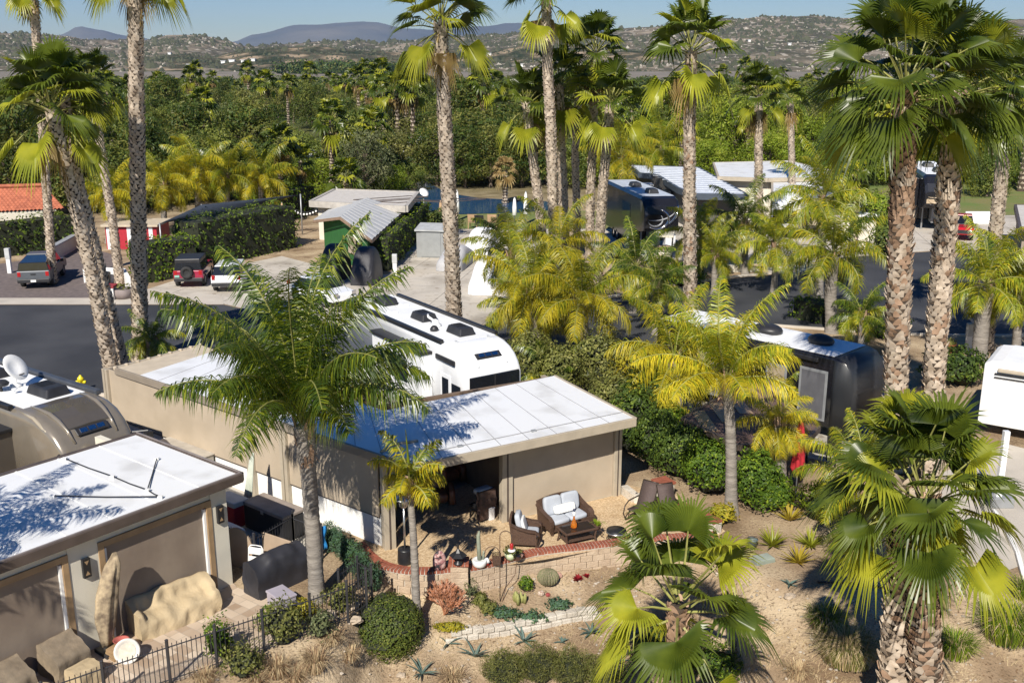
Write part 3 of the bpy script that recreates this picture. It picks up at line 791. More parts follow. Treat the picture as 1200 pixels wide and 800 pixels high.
# feather palms
F_BIG = feather_mesh(41, 25, 4.5, (.95, 1.5), 135, .042, .85, 1.54, .72, 1.5, .7)
F_YEL = feather_mesh(42, 20, 3.3, (.04, .43), 112, .036, .72, 1.45, -.1, 1.8, .65)
F_YEL2 = feather_mesh(43, 17, 3.2, (-.07, .27), 108, .036, .72, 1.4, -.35, 1.9, .7)
F_LIM = feather_mesh(44, 19, 3.0, (.3, .95), 104, .036, .68, 1.5, -.2, 1.7, .6)
F_UP = feather_mesh(47, 17, 3.2, (.03, .48), 118, .034, .7, 1.5, .35, 1.6, .6)
F_GRN = feather_mesh(45, 18, 2.8, (.5, 1.1), 96, .04, .65, 1.4, -.3, 1.8, .6)
F_SML = feather_mesh(46, 13, 1.15, (-.1, .4), 56, .034, .34, 1.4, .45, 2.1, .6)
FEA = 'feather leaved palms'
def qp(label, px, Y, mesh, r0, r1, seed, scale=1.0, **k):
    pts = [atY(x, y, Y) for x, y in px]
    pts[0].z = hgt(pts[0].x, pts[0].y) - .1
    return feather_palm(label, pts, mesh, r0, r1, seed, scale, k.pop('group', FEA), **k)
qp('large green feather palm with a ringed grey trunk between the two patio roofs', [(372, 705), (368, 640), (362, 560), (356, 498)], 24.9, F_BIG, .20, .21, 1, 1.0, rz=.35, boots=1.3, tilt=-.09)
qp('small yellow feather palm with a thin pale trunk before the open patio room', [(488, 701), (486, 660), (484, 620), (480, 572)], 25.0, F_SML, .115, .085, 2, 1.1, rz=2.4, boots=.35)
qp('yellow feather palm right of the white motorhome, the one with the clear grey trunk', [(684, 442), (684, 400), (681, 355)], 45.3, F_YEL, .28, .26, 3, 1.0, rz=.2)
qp('yellow green feather palm leaning over the nose of the white motorhome', [(630, 440), (628, 395), (622, 345)], 46.5, F_YEL2, .24, .22, 4, .92, rz=2.2)
qp('tall yellow feather palm with a slim ringed trunk in front of the black trailer', [(857, 602), (857, 540), (856, 500), (852, 448)], 30.4, F_UP, .19, .15, 5, .92, rz=1.2, tilt=-.26)
qp('stubby grey feather palm hung with one yellow frond near the red umbrella', [(915, 582), (915, 540), (912, 498)], 31.8, F_YEL2, .19, .18, 6, .5, rz=3.5, boots=.4, tilt=-.4)
qp('yellow feather palm rising from the shrubs right of the white patio roof', [(792, 515), (792, 470), (790, 425)], 38.3, F_YEL2, .26, .25, 7, .95, rz=.9)
qp('drooping feather palm standing on the street side behind the black trailer', [(975, 390), (973, 345), (976, 300)], 53.4, F_LIM, .30, .33, 8, 1.15, rz=.7)
qp('feather palm with golden fronds by the kerb at the right edge', [(1147, 425), (1150, 385), (1156, 335)], 47.8, F_LIM, .34, .36, 9, 1.05, rz=2.6)
qp('feather palm with long loose fronds in front of the far casita court', [(962, 312), (964, 270), (966, 235)], 62, F_LIM, .25, .25, 10, 1.25, rz=3.0)
qp('green feather palm at the corner of the grey roofed casita', [(873, 322), (873, 290), (872, 262)], 69, F_GRN, .22, .22, 11, 1.15, rz=1.1)
qp('small feather palm at the kerb left of the straight tall palm', [(178, 428), (178, 400)], 47, F_GRN, .24, .24, 12, .62, rz=.4, boots=.5)
qp('short feather palm on the planted island in front of the grey casita', [(838, 330), (838, 300)], 63, F_LIM, .2, .2, 13, .8, rz=.4)
qp('yellow feather palm left of the slender palm, by the red shed', [(128, 290), (128, 230)], 82, F_YEL, .25, .25, 14, 1.1)
qp('golden feather palm in the row behind the tall hedge, leftmost', [(192, 270), (192, 218)], 88, F_YEL2, .25, .25, 15, 1.15)
qp('golden feather palm over the dark shade sail', [(232, 270), (232, 205)], 91, F_YEL, .25, .25, 16, 1.2)
qp('yellow feather palm in the row behind the hedge, middle of the row', [(266, 270), (266, 208)], 92, F_LIM, .25, .25, 17, 1.2)
qp('yellow feather palm in the row behind the hedge, rightmost', [(306, 270), (306, 212)], 93, F_YEL, .25, .25, 18, 1.2)
qp('yellow feather palm half hidden at the right side of the middle clump', [(728, 300), (728, 185)], 98, F_YEL, .25, .25, 19, 1.3)
qp('lime feather palm behind the grey roofed casita', [(775, 260), (775, 175)], 118, F_LIM, .25, .25, 20, 1.5)
qp('green feather palm beside the black trailer nose, by the street', [(1012, 400), (1010, 372)], 50, F_GRN, .2, .2, 21, .7)
qp('green feather palm crowded behind the nearest palm at lower right', [(1010, 640), (1010, 575)], 27.5, F_LIM, .2, .2, 22, .72)
qp('low lime feather palm at the foot of the yellow palms', [(652, 470), (650, 445)], 42.5, F_GRN, .18, .18, 23, .72)
qp('lime feather palm just left of the yellow palm over the motorhome nose', [(612, 405), (613, 362)], 50, F_LIM, .2, .2, 24, .95)
qp('green feather palm in front of the black coach with silver swirls', [(742, 350), (745, 315)], 58, F_GRN, .2, .2, 25, 1.0)

for i, (x, yb, yh, Y, me, s, l) in enumerate([
        (598, 345, 300, 56, F_LIM, 1.0, 'lime feather palm between the covered white car and the yellow palms'), (655, 335, 290, 59, F_YEL2, 1.0, 'gold tipped feather palm below the palm clump, left one'), 
        (822, 310, 280, 68, F_LIM, 1.0, 'lime feather palm just right of the tall reddish palm'), (908, 325, 290, 63, F_LIM, 1.0, 'lime feather palm in front of the white shelter'),
        
        (1192, 405, 342, 49, F_LIM, 1.0, 'lime feather palm at the right edge above the white trailer'), 
        (770, 370, 335, 53, F_GRN, .8, 'small green feather palm on the kerb left of the reddish palm')]):
    qp(l, [(x, yb), (x + 1, (yb + yh) / 2), (x, yh)], Y, me, .2, .19, 80 + i, s)
feather_palm('feather palm just outside the left edge whose shadow falls on the casita roof', [(-14.0, 18.6, -1.0), (-13.9, 18.7, 5.6)], F_LIM, .2, .18, 99, 1.0, FEA)
# fan palms of the middle distance
for i, (x, y0, y1, Y, s, l) in enumerate([
        (328, 250, 168, 96, 1.1, 'round crowned fan palm above the row of yellow palms'), (352, 250, 190, 99, 1.0, 'lower fan palm right of the yellow row'),
        (388, 230, 142, 108, 1.25, 'tall fan palm behind the green casita, left one'), (438, 230, 150, 112, 1.3, 'tall fan palm behind the green casita, right one'),
        (405, 236, 212, 98, 1.25, 'bushy fan palm without trunk just behind the flat grey roof'), (430, 230, 168, 110, 1.0, 'slim fan palm among the palms behind the casita'),
        (740, 240, 130, 118, 1.2, 'fan palm at the back right of the middle clump'), (600, 200, 140, 150, 1.2, 'fan palm far behind the middle clump, left of it'),
        (1002, 290, 200, 78, 1.0, 'fan palm between the brown trunk and the white roofs')]):
    fp(l, [(x, y0), (x + 1, (y0 + y1) / 2), (x, y1)], Y, FAN_FAR[i % 2], .26, .22, 60 + i, s, group='fan palms of the middle distance', step=.3)
a = fp('dead fan palm with a tan drooping crown on the lawn by the pond', [(592, 249), (592, 228), (592, 200)], 106, FAN_FAR[0], .3, .28, 75, .8, group='fan palms of the middle distance', step=.3)
dm = FAN_FAR[0].copy()
for k_ in range(3): dm.materials[k_] = fan_d
kids(a)[1].data = dm

# ------------------------------------------------------------------ shrubs and hedges
def shrub(label, loc, rad, kind, n, s, seed=0, name='shrub', group=None, asp=.55, amp=.22, cat='shrub', fr=2.0, flat=.45, lo=-.35):
    rng = random.Random(seed + 100); b = MB(); k = MB()
    cloud(b, (0, 0, rad[2] * .8), rad, n, s, rng, (0, 1), .6, asp, amp, fr, lo, flat)
    k.blob((0, 0, rad[2] * .72), (rad[0] * .62, rad[1] * .62, rad[2] * .62), 12, 7, amp=.4, fr=2, seed=seed)
    t = thing(name, label, cat, loc, 0, group)
    b.build('foliage', list(LG[kind]), t)
    k.build('inner_core', leaf_core, t)
    return t
def hedge(label, p, q, w, h, kind, seed=0, s=.2, dens=26, group='clipped hedges', rag=.12):
    p, q = Vector(p), Vector(q); d = q - p; l = d.length; rz = math.atan2(d.y, d.x)
    t = thing('hedge', label, 'hedge', p, rz, group)
    rng = random.Random(seed); b = MB()
    for face in range(5):
        a, c, f = [(l, h, 0), (l, h, 1), (w, h, 2), (w, h, 3), (l, w, 4)][face]
        for i in range(int(a * c * dens)):
            u, v = rng.random() * a, rng.random() * c
            pt, nn = [((u, 0, v), (0, -1, 0)), ((u, w, v), (0, 1, 0)), ((0, u, v), (-1, 0, 0)), ((l, u, v), (1, 0, 0)), ((u, v, h), (0, 0, 1))][f]
            pt = Vector(pt); nn = Vector(nn)
            pt += nn * (rag * 2 * noise.noise(pt * 1.3 + Vector((seed, 0, 0))) + rng.uniform(-.15, .06))
            card(b, pt, (nn + Vector((0, 0, .25))).normalized(), s, rng, 0 if rng.random() < (.6 if f < 4 else .3) else 1)
    b.build('foliage', list(LG[kind]), t)
    bx('inner_core', t, leaf_core, .15, l - .15, .15, w - .15, 0, h - .14)
    return t
hedge('tall dark hedge behind the silver pickup, below the red tiled roof', at(-70, 312), at(92, 290), 2.0, 2.6, 'dark', 1, .26, 26, rag=.3)
hedge('clipped sunlit hedge left of the red off-roader', at(168, 333), at(236, 322), 2.0, 2.7, 'hedge', 2, .22, 34, rag=.2)
hedge('tall clipped hedge running behind the red off-roader under the shade sail', at(236, 316), at(350, 290), 2.6, 3.4, 'dark', 3, .24, 28, rag=.4)
hedge('rounded hedge along the right side of the green casita', at(458, 318), at(505, 268), 2.6, 2.4, 'hedge', 4, .22, 34, rag=.4)
hedge('low bright hedge along the street behind the black trailer', at(925, 372), at(1042, 400), 1.5, 1.2, 'hedge', 5, .2, 34, rag=.3)
hedge('long hedge in the back at the edge of the lawn, by the string lights', at(330, 262), at(372, 250), 2.2, 2.8, 'hedge', 6, .3, 14, rag=.2)
SH = 'leafy shrubs beside the right lot'
shrub('dense dark shrub at the right end of the patio house', at(770, 548), (1.0, .9, 1.2), 'dark', 2600, .13, 1, group=SH)
shrub('wide shrub behind the low brick seat wall', at(805, 560), (1.25, 1.0, 1.15), 'dark', 3200, .13, 2, group=SH)
shrub('full shrub left of the ringed trunk, before the brown patio cover', at(832, 578), (1.0, .9, 1.1), 'hedge', 2800, .12, 3, group=SH)
shrub('round bright green shrub right of the ringed trunk', at(886, 596), (.85, .8, 1.15), 'hedge', 2800, .12, 4, group=SH)
shrub('shrub with yellowing leaves under the yellow palm right of the patio roof', at(722, 500), (1.3, 1.1, 1.3), 'olive', 2600, .15, 5, group=SH)
shrub('loose olive shrub beside the nose of the white motorhome', at(655, 470), (1.2, 1.0, 1.4), 'olive', 2400, .16, 6, group=SH)
shrub('yellow green shrub in front of the black trailer deck', at(780, 520), (1.2, 1.0, .9), 'yellow', 1500, .15, 7, group=SH)
shrub('dark bushy shrub in the shade behind the patio roof corner', at(740, 530), (1.1, 1.0, 1.5), 'dark', 2400, .15, 8, group=SH)
shrub('olive shrub right of the white motorhome nose, behind the roof corner', at(622, 452), (1.3, 1.1, 1.5), 'olive', 2600, .15, 70, group=SH)
shrub('dark leafy shrub under the yellow palm left of the black trailer', at(700, 460), (1.4, 1.2, 1.6), 'olive', 2800, .16, 71, group=SH)
shrub('yellowish shrub at the street end of the roof corner planting', at(748, 470), (1.4, 1.1, 1.5), 'yellow', 1600, .16, 72, group=SH)
shrub('low dark shrub between the brown patio cover and the roof corner', at(758, 508), (1.2, 1.0, 1.5), 'dark', 2600, .15, 73, group=SH)
shrub('leafy shrub at the foot of the stubby grey palm', at(903, 598), (.8, .7, .8), 'hedge', 2200, .12, 74, group=SH)
shrub('lime leafy shrub behind the sword plants', at(965, 610), (.9, .8, .8), 'lime', 1600, .13, 75, group=SH)
shrub('low yellow plant at the foot of the ringed trunk', at(846, 612), (.45, .4, .35), 'yellow', 500, .12, 9, group=SH)
shrub('dark green shrub behind the wicker seats, at the brick seat wall end', at(785, 530), (.9, .8, 1.0), 'hedge', 2000, .13, 10, group=SH)
shrub('shrub below the two big palm trunks, left of the white trailer', at(1120, 450), (1.6, 1.2, 1.0), 'dark', 2200, .18, 11, group=SH)
shrub('dark planting at the left foot of the street palms', at(158, 462), (1.0, .7, .6), 'dark', 900, .16, 12, group='street planting')
shrub('red leaved plant at the foot of the leaning palm', at(152, 466), (.4, .4, .35), 'yellow', 260, .13, 13, group='street planting')
shrub('bushy planting behind the covered grey car', at(520, 275), (1.6, 1.4, 1.2), 'mid', 1200, .25, 14, group='street planting')
shrub('pampas like bush in the planter at the court corner', at(640, 352), (1.6, 1.4, 1.1), 'hedge', 1800, .24, 15, group='street planting')
shrub('shrub in front of the black coach with swirls', at(800, 335), (1.5, 1.2, .9), 'hedge', 1300, .22, 16, group='street planting')
shrub('clipped bush at the far court gate, in front of the two tone coach', at(1040, 300), (1.6, 1.4, 1.5), 'mid', 1300, .25, 17, group='street planting')
shrub('golden shrub between the brown trunk and the far court', at(1022, 285), (1.8, 1.6, 2.4), 'lime', 1900, .28, 18, group='street planting')
# foreground planting on the slope
a = gp(455, 772)
ball = shrub('big clipped ball shrub at the corner of the iron fence', (a.x, a.y + .45, a.z - .1), (.98, .98, .96), 'mid', 9500, .07, 20, name='ball_shrub', asp=.6, amp=.025, lo=-.7, flat=.3)
ball2 = kids(ball)[1]; ball2.scale = (1.4, 1.4, 1.25)
for i, (x, y, r_) in enumerate([(590, 800, .62), (630, 795, .66), (668, 798, .62), (708, 805, .6)]):
    a = gp(x, y)
    shrub(['rosemary bush at the bottom edge, left end of the dark row', 'rosemary bush second from the left in the bottom row', 'rosemary bush third from the left in the bottom row', 'rosemary bush at the right end of the bottom row'][i],
          (a.x, a.y, a.z - .1), (r_, .55, .62), 'olive', 3600, .075, 30 + i, name='rosemary_bush', group='rosemary bushes at the bottom edge', asp=.25, amp=.2, flat=.9)
a = gp(770, 780)
shrub('dark green bush under the short young palm', (a.x, a.y, a.z - .1), (.75, .7, .7), 'dark', 2600, .085, 36)
a = gp(840, 785)
shrub('fresh green low bush right of the short young palm', (a.x, a.y, a.z - .1), (.95, .8, .42), 'hedge', 2600, .08, 37)
for i, (x, y, r_, h_, kd, nn) in enumerate([(258, 770, .38, .62, 'hedge', 700), (330, 752, .55, .7, 'olive', 1100), (316, 735, .3, .35, 'hedge', 500), (355, 722, .38, .3, 'yellow', 500), (398, 716, .4, .45, 'olive', 700), (285, 790, .5, .5, 'olive', 800), (375, 745, .35, .45, 'grey', 500)]):
    a = gp(x, y)
    shrub(['bright little bush behind the iron fence, left one', 'dusty bush growing through the iron fence', 'bright green rosette bush beside the grey deck box', 'yellow flowering plant at the big trunk foot', 'olive bush behind the fence right of the big trunk',
           'dull bush at the lower fence, below the pavers', 'greyish bush on the rocks inside the fence'][i], (a.x, a.y, a.z - .05), (r_, r_, h_), kd, nn, .09, 40 + i, group='bushes along the iron fence', amp=.4)
for i, (x, y, h_) in enumerate([(395, 646, .5), (406, 658, .55), (416, 670, .6), (426, 684, .62), (436, 694, .6), (386, 638, .45)]):
    a = gp(x, y)
    shrub('blue green juniper number %s from the wing wall down to the ball shrub' % ['two', 'three', 'four', 'five', 'six', 'one'][i] if False else
          ['bluish juniper in the row beside the wing wall, second from the top', 'bluish juniper in the middle of the row, third from the top', 'bluish juniper in the row beside the curved brick cap', 'fresh green juniper next to the curved brick cap, fifth in the row', 'bluish juniper closest to the ball shrub', 'bluish juniper at the top end of the row'][i],
          (a.x, a.y, a.z - .1), (.3, .3, h_), 'blue', 1100, .10, 50 + i, name='juniper', group='junipers in a row', asp=.22, amp=.3, flat=.7)

def blades(b, c, n, l, w, rng, spread_=.8, mi=(0, 1), droop=.6, base=.1):
    c = Vector(c)
    for i in range(n):
        az = rng.uniform(0, 6.283); h = Vector((math.cos(az), math.sin(az), 0)); s = Vector((-h.y, h.x, 0)) * w * .5
        e = rng.uniform(.1, 1) * spread_; L1 = l * rng.uniform(.6, 1.1)
        p0 = c + h * rng.random() * base; p1 = p0 + h * L1 * .4 * e + Vector((0, 0, L1 * .55)); p2 = p0 + h * L1 * e * .95 + Vector((0, 0, L1 * (.85 - droop * e)))
        b.add([p0 - s, p0 + s, p1 + s * .8, p1 - s * .8, p2], [(0, 1, 2, 3), (3, 2, 4)], rng.choice(mi))
def grass(label, px, n, l, kind, seed, w=.016, base=.3, spread_=.8, name='grass_clump', group='grass clumps on the slope', mi=(0, 1, 0, 1, 2)):
    a = gp(*px); b = MB(); blades(b, (0, 0, 0), n, l, w, random.Random(seed), spread_, mi, droop=.55, base=base)
    o = b.build(name, [LG[kind][0], LG[kind][1], straw_m]); o.location = (a.x, a.y, a.z - .03)
    return tag(o, label, 'grass', group)
grass('big pale grass clump left of the nearest palms', (992, 770), 2600, 1.0, 'olive', 1, base=.65, mi=(0, 1, 2, 2))
grass('green grass clump above the pale clump, left of the nearest palms', (968, 735), 1000, .8, 'hedge', 2, base=.4, mi=(0, 1, 2))
grass('green grass clump under the hanging fan right of the nearest palms', (1118, 765), 900, .85, 'hedge', 3, base=.4)
grass('tall grass clump at the right edge', (1180, 745), 1800, 1.2, 'hedge', 4, base=.6)
grass('grass clump at the right edge beside the white rail', (1200, 700), 600, .8, 'hedge', 5, base=.3)
straw_l = LG['straw'] = (straw_m, M('brown_dead_stalk', (.25, .15, .08), .9, .3))
grass('dead straw tuft outside the iron fence, big one', (370, 785), 420, .85, 'straw', 6, .012, .2, 1.0, 'dead_grass', 'dead tufts outside the fence')
grass('brown dead tuft outside the iron fence, left of the big tuft', (325, 790), 350, .7, 'straw', 7, .012, .25, .9, 'dead_grass', 'dead tufts outside the fence')
grass('small dead tuft below the pavers outside the fence', (240, 798), 260, .5, 'straw', 8, .012, .25, .9, 'dead_grass', 'dead tufts outside the fence')
grass('sprawling dead tuft left of the ball shrub', (410, 770), 200, .45, 'straw', 9, .012, .25, 1.0, 'dead_grass', 'dead tufts outside the fence')
agave_m = LEAF('agave_leaf', (.13, .185, .155), (.075, .115, .10), 3, tr=.05)
def agave(label, px, n, l, seed, w=.07, mt=None, up=.5, group='blue agaves on the slope', name='agave'):
    a = gp(*px); rng = random.Random(seed); b = MB()
    for i in range(n):
        az = i * 2.4 + rng.uniform(-.3, .3); h = Vector((math.cos(az), math.sin(az), 0)); s = Vector((-h.y, h.x, 0)); e = rng.uniform(.15, 1.05) + up * .2; L1 = l * rng.uniform(.7, 1.15)
        pts = []
        for k in range(5):
            t = k / 4; el = e - .5 * t * (1 - up)
            pts.append(h * (L1 * t * math.cos(el)) + Vector((0, 0, L1 * t * math.sin(el) + .02)))
        ww = [w * .7, w, w * .9, w * .55, .004]
        vs = []
        for p_, q in zip(pts, ww): vs += [p_ - s * q * .5 + Vector((0, 0, q * .25)), p_, p_ + s * q * .5 + Vector((0, 0, q * .25)), p_ + Vector((0, 0, -q * .2))]
        fs = []
        for k in range(4):
            o = k * 4
            fs += [(o, o + 1, o + 5, o + 4), (o + 1, o + 2, o + 6, o + 5), (o + 2, o + 3, o + 7, o + 6), (o + 3, o, o + 4, o + 7)]
        b.add(vs, fs)
    o = b.build(name, mt or agave_m); o.location = a - Vector((0, 0, .02))
    return tag(o, label, 'agave' if name == 'agave' else 'plant', group)
for i, (x, y, n_, l, t) in enumerate([(525, 755, 9, .42, 'small agave below the left end of the curved block wall'), (557, 770, 12, .62, 'spidery agave with a long shadow below the curved block wall'), (614, 752, 11, .55, 'upright agave below the middle of the curved block wall'),
        (693, 742, 13, .42, 'compact agave below the right end of the curved block wall'), (720, 775, 13, .5, 'agave beside the rosemary row, right of it'), (659, 753, 7, .25, 'tiny agave between the bigger ones'), (494, 790, 8, .55, 'agave at the foot of the ball shrub'), (925, 686, 9, .34, 'grey agave in the dirt below the lime ferns')]):
    agave(t, (x, y), n_, l, 200 + i)
for i, (x, y, l, t) in enumerate([(905, 640, .75, 'lime sword plant at the right of the irrigation box'), (935, 660, .6, 'lime sword plant below the lot corner, lower one'), (950, 640, .7, 'lime sword plant tucked behind the nearest crown'), (925, 610, .7, 'lime sword plant beside the stubby palm')]):
    agave(t, (x, y), 34, l, 220 + i, .06, LG['yellow'][1] if i % 2 else fan_y, .9, 'lime sword plants by the right lot', 'sword_plant')

for i, (x, y, t_) in enumerate(((300, 800, 'dead brush at the bottom left below the iron fence'), (345, 797, 'dead brush at the bottom below the dusty bush'), (388, 752, 'low dead brush between the fence and the ball shrub'), (530, 798, 'dead grass tuft at the bottom beside the rosemary row'), (890, 735, 'dry tuft on the slope right of the young palm'), (935, 790, 'dry tuft at the bottom left of the pale grass clump'))):
    grass(t_, (x, y), 300, .5, 'straw', 20 + i, .012, .3, 1.0, 'dead_grass', 'dead tufts outside the fence')

# ------------------------------------------------------------------ park trees beyond the lots
TM = {}
for k_, (kind, H, Rr, lo, ca, s, con, th, asp) in {
        'a': ('pine', 8.5, 4.0, 28, 320, .36, .5, .18, .4), 'b': ('pine', 7.5, 4.6, 26, 330, .36, .2, .22, .42), 'c': ('mid', 7.5, 4.8, 26, 340, .34, .15, .2, .5), 'd': ('mid', 6.5, 4.2, 24, 330, .34, .25, .2, .5),
        'e': ('lime', 7.5, 4.9, 26, 340, .34, .15, .16, .42), 'f': ('lime', 6.5, 4.2, 24, 320, .34, .25, .16, .42), 'g': ('grey', 7, 4.2, 18, 230, .34, .25, .3, .42), 'h': ('olive', 7.5, 4.0, 22, 280, .34, .4, .25, .42)}.items():
    TM[k_] = tree_meshes(ord(k_), kind, H, Rr, lo, ca, s, con, th, asp)
LOOK = {'a': 'dark conical pine', 'b': 'dark spreading pine', 'c': 'full green tree', 'd': 'rounded green tree', 'e': 'bright lime tree', 'f': 'small lime tree', 'g': 'thin grey green tree', 'h': 'olive brown tree'}
def where(x, y):
    dd = CP * y + SP * CAMH
    px = 600 + FPX * x / dd
    marks = [(35, 'the red tiled roof'), (105, 'the leaning street palm'), (165, 'the straight kerb palm'), (235, 'the yellow palm row'), (300, 'the right of the yellow palm row'), (370, 'the flat roof by the hedge'), (440, 'the green casita'),
             (520, 'the palm behind the motorhome'), (590, 'the dead palm'), (655, 'the middle palm clump'), (720, 'the right of the palm clump'), (770, 'the black coach'), (808, 'the palm between the roofs'), (860, 'the grey casita roof'), (910, 'the white roofs'), (985, 'the loose feather palm'),
             (1055, 'the big brown trunk'), (1110, 'the half shaded trunk'), (1170, 'the right edge palm')]
    m = min(marks, key=lambda q: abs(q[0] - px))
    side = 'behind' if abs(m[0] - px) < 14 else ('left behind' if px < m[0] else 'right behind')
    dpt = ['first tree row', 'second tree row', 'third tree row', 'middle woods', 'deep woods', 'far woods'][min(5, int(max(y - 95, 0) / 36))]
    return '%s, %s %s' % (dpt, side, m[1])
rng = random.Random(77)
placed = []; n_tree = 0
def ok(x, y, r):
    if y < 117 and -13 < x < 15: return False
    if y < 121 and x >= 15 and x < 52: return False
    return all((x - a) ** 2 + (y - c) ** 2 > (r + q) ** 2 * .30 for a, c, q in placed)
protos = {}
def park_tree(x, y, key, sc):
    global n_tree
    lab = '%s, %s' % (LOOK[key], where(x, y))
    if key not in protos:
        t = thing('park_tree', lab, 'tree', (x, y, 0), 0, 'trees of the park')
        for nm, me in zip(('crown', 'trunk'), TM[key]):
            o = bpy.data.objects.new(nm, me); COL.objects.link(o); o.parent = t
        protos[key] = (t, kids(t))
    else:
        t = dup(protos[key][0], (x, y, 0), 0, lab, children=protos[key][1])
    t.rotation_euler = (0, 0, rng.uniform(0, 6.28)); t.scale = (sc * rng.uniform(.9, 1.12), sc * rng.uniform(.9, 1.12), sc * rng.uniform(.85, 1.15))
    placed.append((x, y, 4.5 * sc)); n_tree += 1
# some placed by hand where the photo shows them
for px, py, Y, key, sc in [(30, 0, 104, 'b', 1.35), (75, 0, 110, 'a', 1.3), (-20, 0, 108, 'a', 1.3), (110, 0, 118, 'c', 1.1), (560, 0, 128, 'b', 1.15), (600, 0, 131, 'a', 1.2), (520, 0, 136, 'h', 1.0), (470, 0, 138, 'h', .9), (545, 0, 142, 'a', 1.3), (860, 0, 132, 'e', 1.25), (905, 0, 136, 'e', 1.3),
        (950, 0, 133, 'f', 1.3), (1005, 0, 131, 'e', 1.35), (1060, 0, 134, 'e', 1.2), (1110, 0, 132, 'f', 1.3), (1165, 0, 136, 'c', 1.3), (1220, 0, 134, 'e', 1.2), (770, 0, 135, 'f', 1.2), (735, 0, 134, 'e', 1.1),
        (330, 0, 112, 'd', .8), (372, 0, 110, 'f', .75), (352, 0, 118, 'c', .95), (400, 0, 120, 'd', .9), (432, 0, 119, 'c', .95), (462, 0, 121, 'h', .85), (455, 0, 112, 'f', .5), (478, 0, 117, 'd', .55), (512, 0, 122, 'b', 1.0), (545, 0, 120, 'a', .95), (575, 0, 121, 'b', .9), (612, 0, 121, 'b', 1.0), (640, 0, 124, 'a', 1.0), (668, 0, 120, 'd', .8), (700, 0, 121, 'f', .85), (725, 0, 119, 'e', .7),
        (250, 0, 108, 'c', .9), (285, 0, 110, 'd', .95), (215, 0, 106, 'b', .9), (170, 0, 104, 'a', 1.0), (140, 0, 100, 'c', .9), (105, 0, 99, 'b', .9), (60, 0, 98, 'a', .95), (10, 0, 98, 'b', 1.0), (300, 0, 101, 'f', .6), (830, 0, 124, 'f', .9), (900, 0, 125, 'e', .95), (990, 0, 122, 'f', 1.0), (1045, 0, 123, 'e', 1.0), (1140, 0, 124, 'd', 1.0), (1190, 0, 122, 'f', 1.0), (1160, 0, 112, 'd', .7)]:
    park_tree(atY(px, 200, Y).x, Y, key, sc)
tries = 0
while n_tree < 270 and tries < 9000:
    tries += 1
    y = 98 + 205 * rng.random() ** .75; x = rng.uniform(-.56, .58) * y
    f = x / y
    key = rng.choice('aabbcdgh' if f < -.25 else ('aabbcddgh' if f < .1 else ('eefcdchb' if y < 190 else 'bcdagh')))
    sc = rng.uniform(.8, 1.25) * (1 + .05 * sm(120, 260, y))
    if ok(x, y, 4.5 * sc): park_tree(x, y, key, sc)
# palms rising out of the park
def small_palm_mesh():
    b, P, H = fan_trunk([(0, 0, 0), (.1, 0, 4), (.05, .1, 8.5)], .27, .2, 5, 0, 1, step=.4)
    return pop_mesh(b.build('trunk', [boot_p, boot_b, trunk_d]))
pt_mesh = small_palm_mesh(); proto_p = None
for i in range(150):
    y = 112 + 200 * rng.random() ** .8; x = rng.uniform(-.54, .56) * y
    if y < 126 and -24 < x < 52: continue
    lab = 'fan palm, %s' % where(x, y)
    if proto_p is None:
        proto_p = thing('park_palm', lab, 'palm tree', (x, y, 0), 0, 'fan palms of the park')
        o = bpy.data.objects.new('trunk', pt_mesh); COL.objects.link(o); o.parent = proto_p
        o = bpy.data.objects.new('crown', FAN_FAR[0]); COL.objects.link(o); o.parent = proto_p; o.location = (.05, .1, 8.5); o.scale = (1.05,) * 3
        pk = kids(proto_p); t = proto_p
    else:
        t = dup(proto_p, (x, y, 0), 0, lab, children=pk)
    s = rng.uniform(.95, 1.4); t.rotation_euler = (0, 0, rng.uniform(0, 6.28)); t.scale = (s, s, s * rng.uniform(.85, 1.15))
# the far wood that reads as one mass
wl = MB()
rng = random.Random(8)
for i in range(1500):
    y = 295 * (2.7 ** rng.random()); x = rng.uniform(-.62, .64) * y
    h = rng.uniform(4.5, 8.5) * (1 - .3 * (y - 295) / 500); r_ = rng.uniform(3.5, 6)
    if y > 900: h *= .75
    for k in range(3):
        cx, cy, cz = x + rng.uniform(-2, 2), y + rng.uniform(-2, 2), h * rng.uniform(.45, .75)
        cloud(wl, (cx, cy, cz), (r_ * .7, r_ * .7, h * .35), 30, 1.5, rng, (0, 1) if (i % 5) else (2, 3), .6, .7, .3)
struct(wl.build('far_woods', list(LG['pine']) + list(LG['grey'])), 'stuff')
wl = MB()
for i in range(240):
    x = atY(rng.uniform(325, 490), 70, 1500).x; y = rng.uniform(1480, 1620)
    cloud(wl, (x, y, 7), (9, 9, 11), 24, 5, rng, (0, 1), .6, .7, .3)
struct(wl.build('valley_grove', list(LG['pine'])), 'stuff')
# ------------------------------------------------------------------ buildings
def xf(m, M4):
    m.v = [tuple(M4 @ Vector(p)) for p in m.v]
    return m
def frame(o, ang, ref):
    return Matrix.Translation(Vector(o) - Vector(ref)) @ Matrix.Rotation(ang, 4, 'Z')
def fbx(name, par, mat, F, *a, bevel=0, label=None, tp=0):
    m = MB(); m.box(*a, tp=tp); xf(m, F)
    return m.build(name, mat, par, False, bevel, label=label)
def rel(pts, ref): return [(p.x - ref.x, p.y - ref.y) for p in pts]
def strips(m, segs, w, z0, z1):
    for a, c in segs:
        a, c = Vector(a[:2]), Vector(c[:2]); d = (c - a).normalized(); q = Vector((-d.y, d.x)) * w / 2
        m.prism([tuple(a - q), tuple(c - q), tuple(c + q), tuple(a + q)], z0, z1)

